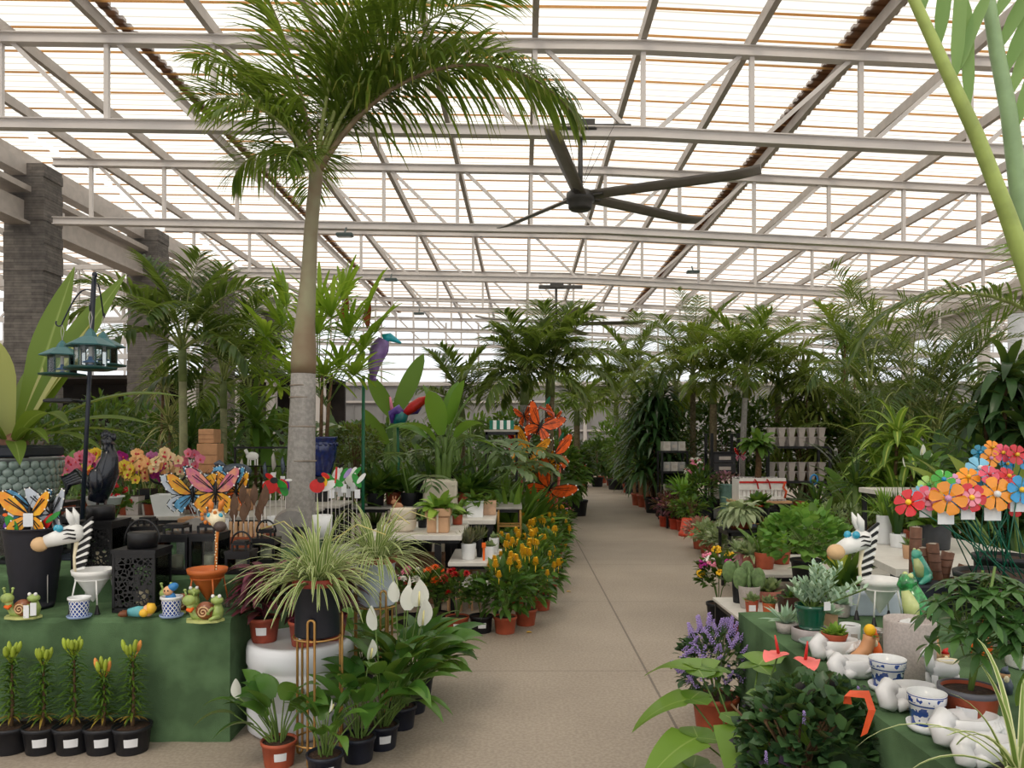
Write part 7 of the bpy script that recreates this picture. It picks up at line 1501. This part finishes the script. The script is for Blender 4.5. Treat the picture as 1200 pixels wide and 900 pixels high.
palm('broad palm behind the dense dracaena', xy(990, 16.0, 0), zt(440, 16.0), .08, 1.9, 12, G_YEL, 'r1', (0, 0), .6, .045, 36, .32, 17, .24)
areca('tall many-stemmed areca palm with long arching fronds at the right', xy(1066, 10.6, 0), 2.9, 1.95, 10, 4, 3, G_PALMD, .5)
areca('areca palm further back left of the tall one', xy(1022, 14.2, 0), 2.2, 1.5, 8, 4, 5, G_PALM, .4)
areca('areca palm behind the big dark-leaved plant at the right edge', xy(1150, 11.5, 0), 1.7, 1.4, 8, 4, 8, G_PALMD, .4)
# near palm whose petioles cross the top right corner
t = T('coconut_palm', 'near palm with thick pale green stalks crossing the top right corner', 'palm tree', (3.75, 4.75, 0)); tub(t, .26, .4); b = t.location
MB().tube([(0, 0, .3), (.0, 0, 1.3), (-.02, 0, 2.1)], [.12, .1, .09], 12).build('trunk', M_TRUNK, t)
M_PET = mat('pale_green_stalk', (168, 186, 104), .4, var=.14, scale=6); M_PETB = mat('bluish_green_stalk', (150, 178, 132), .4, var=.12, scale=6)
G_COCO = leafmat('coconut_leaflet', (112, 150, 88), (150, 182, 118), rough=.4, tl=.4)
def stalk(pts, r, m, lf):
    P_ = [V((-.02, 0, 1.98)), V((-.22, -.01, 2.0))]+[at(x, y, Y)-b for x, y, Y in pts]; r = [r[0]*1.2, r[0]*1.1]+r; mb = MB(); mb.m = 1; mb.tube(P_, r, 12); mb.m = 0
    for (x, y, Y, dx, dy, L, W) in lf: p = at(x, y, Y)-b; mb.rib(p, at(x+dx, y+dy, Y)-at(x, y, Y), L, W, .25, 8, lambda t_: min(1, .35+t_*3.2)*(1 if t_ < .7 else max(.05, 1-((t_-.7)/.3)**2)), .18, side=V((1, -.3, 0)))
    mb.build('frond', [G_COCO, m], t)
stalk([(1232, 420, 4.7), (1208, 330, 4.6), (1180, 250, 4.5), (1145, 160, 4.4), (1108, 80, 4.3), (1062, -20, 4.2), (1025, -90, 4.1)], [.06, .055, .046, .04, .034, .027, .02], M_PET, [(1135, 123, 4.36, -1, -70, .62, .065), (1120, 88, 4.32, 4, -70, .6, .07), (1100, 52, 4.28, 8, -70, .6, .075), (1080, 15, 4.25, 10, -60, .6, .07), (1118, 90, 4.34, 22, -60, .55, .065)])
stalk([(1245, 430, 4.8), (1215, 320, 4.7), (1195, 230, 4.65), (1182, 130, 4.6), (1168, 60, 4.55), (1155, -20, 4.5), (1145, -90, 4.4)], [.065, .06, .052, .045, .04, .034, .025], M_PETB, [(1190, 150, 4.58, 25, -80, .7, .075), (1184, 110, 4.58, 32, -80, .7, .08), (1178, 85, 4.55, 38, -90, .7, .08), (1172, 55, 4.55, 40, -80, .7, .08), (1166, 20, 4.5, 45, -80, .7, .08)])
frond(R(9), 1.75, 60, .4, .02, 1.0, 2.3, .9, .2, .25, .02, .5, 4).build('frond', [G_PALMD, M_RACH], t, (-.1, .1, 2.05), PI-.25)
for k, (az, el) in enumerate(((.3, 1.0), (1.2, 1.1), (-.6, .9))): frond(R(k), 1.9, 30, .6, .06, el, 1.2, .9, .2, .3, .035, .4, 4).build('frond', [G_COCO, M_PET], t, (-.02, 0, 2.1), az)
# ---- dracaenas and other large foliage
dracaena('dense olive dracaena standing behind the grey pot rack', xy(945, 15.2, 0), zt(432, 15.2), 12, .62, .055, G_OLIVE, 50, 2.0, 2, .6, 'mass')
dracaena('tall dracaena with spiky heads against the roof right of the rack', xy(992, 15.4, 0), zt(388, 15.4), 5, .6, .07, G_MID, 34, 1.2, 4, .5, 'tallcorn')
dracaena('dark drooping dracaena by the aisle behind the first wire shelf', xy(768, 17.2, 0), zt(452, 17.2), 12, .85, .08, G_GLOSS, 46, 2.2, 5, .55, 'dark', .25)
dracaena('dark drooping dracaena beyond the wire shelf toward the back wall', xy(752, 20.5, 0), zt(470, 20.5), 9, .85, .08, G_GLOSS, 46, 2.2, 7, .5, 'dark', .25)
dracaena('yellow-striped corn plant above the peace lily at the right', xy(1058, 8.5, 0), zt(490, 8.5), 6, .62, .09, G_CORN, 22, 2.0, 3, .3, 'corn', .18)
dracaena('low yellow-striped corn plant left of the taller one', xy(1040, 8.9, 0), zt(505, 8.9), 4, .6, .09, G_CORN, 20, 2.0, 6, .3, 'corn', .18)
dracaena('big plant with long dark drooping leaves at the right picture edge', xy(1180, 7.7, 0), zt(418, 7.7), 9, .62, .1, G_GLOSS, 30, 2.3, 4, .5, 'drooping', .24, (-.3, 1.4), name='rubber_plant')
big_leaved('broad-leaved yellow-green plant behind the rear metal flowers', V((4.35, 6.6, 0)), 1.4, 12, .55, .15, leafmat('leaf_yellowgreen', (104, 124, 44), (136, 150, 62)), 6, LANCE, .9, (.5, 1.4), .2, name='alocasia', pl=.95)
for px, Y, H, n, L, W, lf, sd, lab in ((1022, 9.8, 1.15, 16, .45, .13, G_MID, 1, 'broad-leaved plant under the areca fronds'), (1030, 10.4, 1.7, 16, .6, .15, G_GLOSS, 2, 'dark broad-leaved plant left of the striped corn plants'), (1100, 8.8, 1.6, 16, .55, .15, G_GLOSS, 3, 'dark broad-leaved plant behind the tall plant table'), (1130, 9.2, 1.7, 18, .6, .16, G_MID, 5, 'broad-leaved plant between corn plant and dark drooping leaves'), (1150, 8.4, 1.4, 16, .5, .15, G_GLOSS, 6, 'shaded leafy plant behind the metal flowers'), (995, 10.4, 1.0, 14, .4, .12, G_MID, 7, 'leafy plant right of the grey pot rack'), (880, 10.6, 1.25, 0, .4, .14, G_BRIGHT, 8, ''), (960, 8.4, .75, 14, .3, .1, G_MID, 9, 'leafy plant behind the round-leaved bush')):
    if n: big_leaved(lab, xy(px, Y, 0), H, n, L, W, lf, sd, OVAL, 1.1, (.5, 1.45), .18, name='broad_leaved_plant', pl=H*.62)
# ---- left rear crowd
for px, Y, H, r, lf, sd, cone, lab in ((150, 10.6, zt(482, 10.6), .42, G_GLOSS, 1, True, 'dark conifer-like shrub above the middle of the orchid row'), (92, 10.2, zt(470, 10.2), .45, G_GLOSS, 2, True, 'dark shrub behind the feeder pole'), (275, 11.0, zt(480, 11.0), .34, G_GLOSS, 3, True, 'dark narrow shrub left of the white sheep ornament'), (180, 11.5, zt(470, 11.5), .5, G_DARK, 4, False, 'leafy dark shrub left of the slim palm trunk'), (120, 12.2, zt(462, 12.2), .55, G_DARK, 5, False, 'leafy shrub behind the rooster'), (236, 11.6, zt(476, 11.6), .5, G_DARK, 6, False, 'leafy shrub right of the slim palm trunk'), (50, 11.2, zt(468, 11.2), .55, G_DARK, 7, False, 'shrub behind the scalloped planter')):
    bush(lab, xy(px, Y, 0), r, H, 700, .11 if cone else .2, .03 if cone else .05, lf, sd, 'conifer_shrub' if cone else 'leafy_shrub', cone=cone, g=.3 if cone else 1.0)
dracaena('cream-striped dracaena behind the slim palm', xy(196, 10.2, 0), zt(440, 10.2), 4, .5, .05, leafmat('dracaena_cream', (112, 124, 66), (150, 156, 96), edge=(196, 190, 132), stripe=.6), 40, 1.3, 3, .3, 'cream')
dracaena('grassy dracaena on the right of the slim palm trunk', xy(228, 9.4, 0), zt(498, 9.4), 3, .6, .045, G_DARK, 50, 1.5, 4, .25, 'grass')
dracaena('arching green dracaena behind the cardboard stack', xy(300, 10.2, 0), zt(478, 10.2), 4, .65, .08, G_MID, 30, 1.6, 5, .3, 'arch')
for px, Y, H, n, L, W, lf, sd, lab in ((310, 9.4, 1.65, 14, .6, .15, G_MID, 11, 'broad-leaved plant left of the tallest palm trunk'), (330, 10.6, 1.8, 14, .6, .15, G_DARK, 12, 'dark broad-leaved plant behind the tallest palm trunk'), (70, 9.0, 1.5, 14, .6, .12, G_MID, 13, 'arching leafy plant under the hanging feeders'), (160, 9.2, 1.4, 14, .5, .1, G_DARK, 14, 'leafy plant right behind the orchid flowers'), (440, 11.6, 1.9, 14, .7, .2, G_DARK, 15, 'dark broad-leaved plant behind the round clipped bush'), (395, 12.0, 2.0, 14, .7, .18, G_DARK, 16, 'dark leafy plant in the gap right of the tallest trunk'), (525, 12.3, 1.7, 14, .6, .16, G_MID, 17, 'broad-leaved plant behind the black trough'), (590, 13.5, 1.5, 14, .6, .16, G_DARK, 18, 'dark leafy plant left of the grey palm trunk'), (565, 12.6, 1.2, 14, .5, .14, G_MID, 19, 'leafy plant between lobed leaves and arch')):
    big_leaved(lab, xy(px, Y, 0), H, n, L, W, lf, sd, OVAL, 1.1, (.5, 1.45), .18, name='broad_leaved_plant', pl=H*.62)
# ---- both sides of the far aisle
for px, Y, H, r, lf, sd, lab in ((655, 15.5, 1.5, .5, G_MID, 1, 'tree-like bush right behind the butterfly arch'), (668, 18.5, 1.6, .5, G_DARK, 2, 'bush at the far left side of the aisle'), (650, 21, 2.0, .7, G_DARK, 3, 'tall bush left of the orange striped board'), (602, 18, 2.3, .8, G_DARK, 4, 'wide bush behind the grey palm trunk'), (560, 19, 2.2, .9, G_MID, 5, 'wide bush below the back wall left of the arch'), (510, 20, 2.1, .9, G_DARK, 6, 'wide bush below the back wall above the dieffenbachia'), (470, 17, 2.0, .8, G_DARK, 7, 'wide bush behind the metal flower ornament'), (700, 27, 1.6, .9, G_DARK, 8, 'bush at the very end of the aisle'), (720, 28, 2.4, .9, G_MID, 9, 'bush right of the aisle end under slender palms'), (690, 31, 1.4, .8, G_DARK, 10, 'bush nearest the back wall at the aisle end'),
        (805, 19, 2.6, 1.0, G_DARK, 11, 'broad bush behind the wire shelves'), (850, 18, 2.7, 1.0, G_DARK, 12, 'broad bush behind the pale-trunked palm'), (900, 18.5, 2.6, 1.0, G_DARK, 13, 'broad bush behind the grey pot rack'), (950, 17, 2.4, 1.0, G_MID, 14, 'broad bush right of the rack toward the far bay'), (1010, 15, 2.4, .9, G_DARK, 15, 'broad bush behind the areca palms'), (1090, 13, 2.2, .9, G_DARK, 16, 'broad bush behind the striped corn plants'), (1150, 12.5, 2.1, .9, G_DARK, 17, 'broad bush far behind the metal flowers'), (740, 23.5, 2.2, .8, G_MID, 18, 'bush under the far slender palms'), (775, 24, 2.8, 1.0, G_DARK, 19, 'tall bush closing the view behind the first shelf'), (30, 14, 2.3, .9, G_DARK, 20, 'bush far behind the scalloped planter'), (130, 16, 2.5, 1.0, G_DARK, 21, 'bush at the second stone pillar foot'), (220, 15, 2.3, .9, G_DARK, 22, 'bush at the third stone pillar foot'), (330, 16, 2.2, .9, G_DARK, 23, 'bush in the shade by the white posts'), (415, 18, 2.0, .9, G_DARK, 24, 'bush before the dark lean-to edge')):
    bush(lab, xy(px, Y, 0), r, H, int(420*(1+r)), .22, .085, lf, sd, 'leafy_shrub', OVAL, 1.0, zb=.35)
TER = [(706, 566, .5), (716, 569, .5), (726, 573, .5), (736, 577, .48), (744, 578, .48)]
for i, (px, py, h) in enumerate(TER):
    bush(f'dark leafy pot plant, {od(i)} from the far end of the right aisle row', on(px, py, 0), .36, .95, 170, .17, .09, G_DARK if i != 1 else G_MID, 60+i, 'aisle_plant', OVAL, 1.0, zb=.3, pm=M_TERRA, ptr=.18, grp='plants along the far right aisle edge')
for i, (px, py) in enumerate(((749, 592), (756, 594), (764, 597), (770, 599))):
    t = bush(f'bushy plant in bamboo-staked terracotta pot, {od(i)} from the far side before the wire shelf', on(px, py, 0), .3, 1.1, 150, .16, .09, G_MID, 70+i, 'staked_plant', OVAL, .9, zb=.62, pm=M_TERRA, ptr=.2, grp='bamboo-staked plants')
    for k in range(5): a = k*1.257; MB().bar(pol(a, 0, .14)+V((0, 0, .25)), pol(a, 0, .17)+V((0, 0, .82)), .045, .02).build('bamboo_stake', M_WOOD, t)
for i, (px, py, lf, lab) in enumerate(((780, 617, G_PURP, 'dark purple plant in red pot under the little bottle table'), (792, 620, G_PURP, 'second dark purple plant in red pot by the bottle table'), (801, 622, G_MID, 'green bushy plant in terracotta pot next to the purple ones'), (811, 626, G_MID, 'green bushy plant in terracotta pot beside the tall black tub'))):
    bush(lab, on(px, py, 0), .24, .62, 150, .11, .05, lf, 80+i, 'aisle_plant', OVAL, .9, zb=.24, pm=mat('red_terracotta', (184, 66, 42), .5), ptr=.13)
t = plain_pot('black_tub', 'tall black tapered tub with dark shrub beside the second wire shelf', on(823, 621, 0), .17, .42, M_BLACKPOT, .8, cat='plant'); dome(MB(), R(5), (0, 0, .75), (.26, .26, .38), 330, .14, .04, .6, 3, zmin=-.8).build('foliage', G_DARK, t)
bench('little wooden bottle table at the aisle before the first wire shelf', on(781, 610, 0)+V((.12, .1, 0)), .5, .4, .34, M_WOOD, .025, .03)
tb = on(781, 610, 0)+V((.12, .1, .341))
for k, (dx, m, h, lab) in enumerate(((-.17, M_BROWN, .16, 'brown bottle on the little wooden table'), (-.07, M_CREAM, .1, 'cream jar on the little wooden table'), (.05, M_BLUE, .09, 'blue jar on the little wooden table'))):
    t = T('bottle', lab, 'bottle', tb+V((dx, -.08, 0))); MB().lathe([(0, 0), (.035, 0), (.037, .01), (.037, h*.65), (.014, h*.8), (.014, h), (0, h)], 14).build('bottle_body', m, t); MB().lathe([(.016, h), (.016, h+.015), (0, h+.016)], 10).build('cap', M_WHT, t)
t = plain_pot('small_plant', 'white-flowered bushy plant on the little wooden table', tb+V((.13, .08, 0)), .08, .12, M_WHITE); dome(MB(), R(6), (0, 0, .28), (.2, .2, .18), 140, .1, .05, .6, 3, OVAL).build('foliage', G_MID, t)
flowering('potted_hydrangea', 'pink and white flowering shrub right of the first wire shelf', xy(815, 15.2, 0), .2, .72, M_BLACKPOT, G_MID, [P_PINK, P_WHITE], 26, 95, 220, .12, .07, .05, ph=.5, pr=.2, fmode='cluster')
potplant('fern', 'bright green fern on a stool right of the little wooden table', xy(802, 14.3, .42), .14, .18, M_GREYTOP, 40, .5, .08, G_BRIGHT, 1.2, (.4, 1.5))
bench('wooden stool carrying the bright green fern', xy(802, 14.3, 0), .8, .5, .419, M_WOOD, .04)
# ---- wire shelves with boxes, pot rack
M_BOXG = mat('grey_box_print', (150, 150, 150), .6, var=.2, scale=9)
def rack(lab, loc, w, d, zs, post=.04, top=None):
    t = T('wire_shelf', lab, 'shelf', loc); H = top or zs[-1]
    for x in (-1, 1):
        for y in (-1, 1): MB().box((x*w/2, y*d/2, H/2), (post, post, H)).build('post', M_BLACK, t)
    for z in zs: MB().box((0, 0, z-.02), (w, d, .04)).build('shelf_board', M_BLACK, t)
    return t
def boxrow(base, w, zs, lab, n, h=.2, ms=None):
    for r_, z in enumerate(zs):
        for k in range(n):
            bw = w/n; t = T('product_box', f'grey box on {lab}, level {r_+1}, {od(k)} from the aisle', 'box', base+V((-w/2+bw*(k+.5), -.05, z+.002)), 0, 'product boxes on the wire shelves')
            MB().box((0, 0, h/2), (bw*.94, .32, h), bev=.004).build('carton', (ms or [M_BOXG, mat('pale_box_print', (186, 182, 176), .6)])[(r_+k) % 2], t); MB().box((0, -.161, h*.5), (bw*.5, .003, h*.35)).build('print_panel', M_STEELD, t)
b = xy(788, 16, 0); rack('black wire shelf of grey boxes by the aisle, nearest the dark dracaena', b, .52, .45, (.12, .52, .98, 1.4)); boxrow(b, .46, (.12, .52, .98, 1.4), 'the shelf by the dark dracaena', 3, .19)
b = xy(757, 21.8, 0); rack('farther wire shelf half hidden by dark dracaena leaves', b, .55, .45, (.2, .7, 1.15, 1.55)); boxrow(b, .48, (.7, 1.55), 'the farther hidden shelf', 2, .2)
b = xy(846, 14.6, 0); rack('black shelf with dark crates left of the white picket planter', b, .5, .45, (.15, .52, 1.0, 1.4), .05, 1.75); boxrow(b, .44, (1.0, 1.19), 'the shelf of dark crates', 1, .18, [mat('dark_crate', (52, 52, 56), .5)]*2); boxrow(b, .44, (.15, .52), 'the lower shelf of dark crates', 2, .18)
t = plain_pot('tall_vase', 'tall teal ceramic vase with purple heather at the aisle shelf', xy(851, 13.9, .1), .14, .72, mat('teal_vase_glaze', (106, 142, 134), .3, var=.15, coat=.4), .6); dome(MB(), R(7), (0, 0, .78), (.26, .2, .13), 130, .1, .045, .5, 3, OVAL).build('foliage', leafmat('heather_leaf', (112, 70, 92), (170, 110, 140)), t)
t = T('wooden_step', 'low dark wooden step under the tall teal vase', 'stand', xy(851, 13.9, 0)); MB().box((0, 0, .05), (.4, .3, .098), bev=.006).build('step', M_BLACK, t)
# white picket planter on a stool
p = xy(889, 12.9, 0); zb = zt(586, 12.9); t = bench('brown wooden stool table carrying the white picket planter', p, .95, .5, zb, M_WOOD, .05, .04)
t = T('picket_planter', 'white picket-fence planter box tied with red ribbon', 'planter', p+V((0, 0, zb+.001))); mb = MB(); 
for k in range(12): 
    x = -.36+.065*k
    for y in (-.19, .19): mb.poly([V((x-.024, y, 0)), V((x+.024, y, 0)), V((x+.024, y, .36)), V((x, y, .385)), V((x-.024, y, .36))], .015)
mb.box((0, -.2, .28), (.77, .02, .2)).box((0, .2, .28), (.77, .02, .2)).box((0, -.2, .05), (.77, .02, .05)).box((-.38, 0, .18), (.02, .4, .36)).box((.38, 0, .18), (.02, .4, .36)).box((0, 0, .03), (.74, .38, .02)).build('planter', M_WHT, t)
mb = MB().box((0, -.222, .31), (.78, .008, .03))
for x in (-.1, .1): mb.tube([(x, -.23, .31), (x-.04, -.24, .36), (x-.06, -.24, .32), (x, -.23, .31), (x+.02, -.24, .2)], .012, 6)
mb.build('ribbon', P_REDP, t); MB().tube([(.36, -.23, .3), (.33, -.24, .22), (.38, -.24, .16), (.36, -.23, .05)], .018, 7).build('orange_ribbon', mat('orange_ribbon', (214, 84, 44)), t)
for k in range(3):
    t = T('storage_drawer', f'navy patterned storage box under the white picket planter, {od(k)} from the floor', 'box', p+V((-.25, -.04, .003+.172*k)), 0, 'navy storage boxes'); MB().box((0, 0, .085), (.32, .36, .165), bev=.01).build('box', mat('navy_pattern', (58, 70, 102), .6, var=.5, scale=26), t); MB().box((0, -.183, .1), (.2, .008, .05)).build('label_plate', M_STEELD, t)
# stem tree and butterfly beside the vase
t = plain_pot('potted_tree', 'leafy little tree with thick stem above the white picket planter', p+V((0, .05, zb+.05)), .16, .26, M_TERRA, .85, cat='plant'); MB().tube([(0, 0, .2), (.02, 0, .55), (0, 0, .85)], [.06, .05, .035], 9).build('trunk', M_BRSTEM, t); leafy(t, R(12), .85, .1, 60, .4, .13, G_MID, 1.6, (-.1, 1.4), OVAL)
butterfly_stake('red butterfly stake above the tall teal vase', xy(867, 13.3, 0), zt(533, 13.3), .14, P_REDP, P_PINK, .2, .35)
t = plain_pot('potted_plant', 'leafy plant in black pot with red rim on a brass stand below the picket planter', xy(889, 10.6, zt(612, 10.6)), .145, .24, M_BLACKPOT); MB().lathe([(.143, .225), (.152, .228), (.152, .246), (.135, .246)], 24).build('rim', P_REDP, t); leafy(t, R(13), .22, .12, 60, .22, .09, G_MID, 1.0, (.3, 1.4), OVAL)
hairpin_stand('brass hairpin stand under the red-rimmed pot', xy(889, 10.6, 0), .14, zt(612, 10.6)-.003, .1)
b = xy(930, 13.6, 0); rack('wide black rack holding rows of grey pots', b, 1.08, .5, (.42, zt(564, 13.3), zt(523, 13.3)), .045)
potm = MB().lathe([(0, 0), (.055, 0), (.085, .15), (.09, .16), (.08, .16), (.055, .02), (0, .02)], 4, smooth=False).mesh('pot', M_STONEPOT); M_SPOT = potm
for z, n, row in ((zt(523, 13.3), 6, 'top'), (zt(523, 13.3)+.0, 6, 'top rear'), (zt(564, 13.3), 6, 'middle')):
    for k in range(n):
        for lay in range(2 if row != 'top rear' else 1):
            t = T('grey_pot', f'square grey pot on the {row} rack shelf, {"upper" if lay else "lower"} layer, {od(k)} from the vase side', 'flower pot', b+V((-.44+.175*k, -.12 if row != 'top rear' else .14, z+.001+.16*lay)), PI/4, 'grey pots on the rack'); link('pot', potm, t); MB().lathe([(.09, .15), (.096, .152), (.096, .166), (.088, .166)], 4, smooth=False).build('rim', M_STONEPOT, t)
t = plain_pot('agave', 'agave-like plant on the low shelf of the pot rack', b+V((.1, -.05, .421)), .13, .14, M_TERRA); leafy(t, R(14), .12, .08, 26, .35, .05, G_GREY, .8, (.3, 1.5), LANCE)
# mid-right plants between rack and round-leaved bush
for px, Y, H, r, lf, sd, lab, L, W in ((935, 9.4, .66, .34, G_MID, 1, 'green bush below the pot rack', .13, .07), (952, 9.0, .85, .3, G_BRIGHT, 2, 'light green bush in terracotta below the pot rack end', .1, .05), (983, 8.6, .9, .36, G_GREY, 3, 'feathery grey-green bush right of the round-leaved one', .08, .025), (1010, 8.4, .85, .3, G_GREY, 4, 'small-leaved grey-green bush near the zebra ears', .07, .03), (914, 9.4, .56, .22, G_MID, 5, 'leafy bush beside the red-rimmed pot', .13, .07)):
    bush(lab, xy(px, Y, 0), r, H, 420, L, W, lf, sd, 'small_shrub', OVAL, .8, zb=.3, ptr=.15, pm=M_TERRA if sd != 1 else None)
for k, (px, Y, h, lab) in enumerate(((957, 9.6, .8, 'tall spiky cactus stem near the blue hook'), (1003, 8.7, 1.1, 'slim yucca stem left of the white vase'), (1012, 9.2, 1.0, 'second slim yucca stem by the flower bed'))):
    t = plain_pot('yucca', lab, xy(px, Y, 0), .14, .24, M_TERRA, cat='plant'); MB().tube([(0, 0, .2), (.01, 0, h*.6), (0, 0, h)], [.05, .045, .035], 8).build('stem', G_CACT if k == 0 else M_STEM, t); leafy(t, R(k), h, .03, 44, .34, .035, G_DARK, .7, (-.2, 1.4), LANCE)
t = T('blue_hook', 'blue looped hook on a wire above the cactus', 'hook', xy(954, 9.9, 0)); zz = zt(562, 9.9); MB().tube([(0, 0, 0), (0, 0, zz-.06)], .006, 6).tube([V((0, 0, zz))+V((.045*math.sin(a), 0, -.06*math.cos(a))) for a in [2*PI*k/16 for k in range(15)]], .013, 7).build('hook', M_BLUE, t)
for i in range(16):                                            # red and white bedding flowers in the far right
    px = 972+11*(i % 4)+(i//4)*2; Y = 14.6+.8*(i//4); flowering('bedding_flower', f'bedding plant with {"red and white" if i % 2 else "white"} blooms, row {ORD[i//4]}, {od(i % 4)} from the pot rack', xy(px, Y, .3), .2, .3, M_BLACKPOT, G_MID, [P_WHITE, P_RED] if i % 2 else [P_WHITE], 14, 500+i, 60, .08, .04, .035, 'bedding flowers', .12, .09, fmode='cluster')
bench('low dark bench carrying the red and white bedding flowers', (6.65, 15.8, 0), 2.0, 3.4, .299, M_BLACK, .05)
# orange striped board and blue board at the aisle end
t = T('striped_board', 'upright orange board with white stripes at the aisle end', 'board', xy(679, 26.5, 0)); MB().poly([(-.22, 0, 0), (.22, 0, 0), (.22, 0, .9), (.15, 0, 1.1), (0, 0, 1.18), (-.15, 0, 1.1), (-.22, 0, .9)], .1).build('board', mat('board_orange', (214, 96, 48), .5), t)
for z in (.35, .62, .9): MB().box((0, -.004, z), (.4, .012, .06)).build('stripe', M_WHT, t)
tag(MB().poly([(-.12, 0, 0), (.12, 0, 0), (.12, 0, .75), (0, 0, .85), (-.12, 0, .75)], .08).build('blue_board', M_BLUE, None, xy(671, 26.8, 0)), 'narrow blue board beside the orange striped one', 'board')
# duct at the right edge
M_DUCT = mat('galvanised_duct', (186, 190, 194), .35, metal=.3, var=.06); p = at(1200, 420, 23.3); t = T('air_duct', 'fat pale ventilation duct with an elbow at the right picture edge', 'duct', (p.x, p.y, 0))
MB().tube([(0, 0, 2.2), (0, 0, 5.45)], .42, 24).build('duct', M_DUCT, t); MB().lathe([(.44, 0), (.46, .03), (.44, .06)], 24, (0, 0, 3.9)).build('flange', M_STEEL, t); MB().tube([(0, 0, 3.6), (-.15, -.3, 3.55), (-.3, -.9, 3.5)], [.42, .4, .38], 22).build('elbow', M_DUCT, t); MB().lathe([(.36, 0), (.36, .04), (0, .03)], 20).build('dark_mouth', M_FAND, t, (-.31, -.93, 3.5)).rotation_euler = (PI/2, 0, -.3); MB().box((0, 0, 1.1), (.3, .3, 2.2)).build('support', M_STEELD, t)
# fallen yellow bracts
for px, py, lab in ((617, 742, 'fallen yellow flower bract on the floor by the yellow-spiked plants'), (664, 694, 'tiny orange fallen petal on the middle of the aisle')):
    t = MB(); t.rib((0, 0, .006), (1, .2, .1), .05, .035, .5, 4, OVAL, .3); tag(t.build('fallen_petal', P_YEL, None, on(px, py, 0)), lab, 'petal')
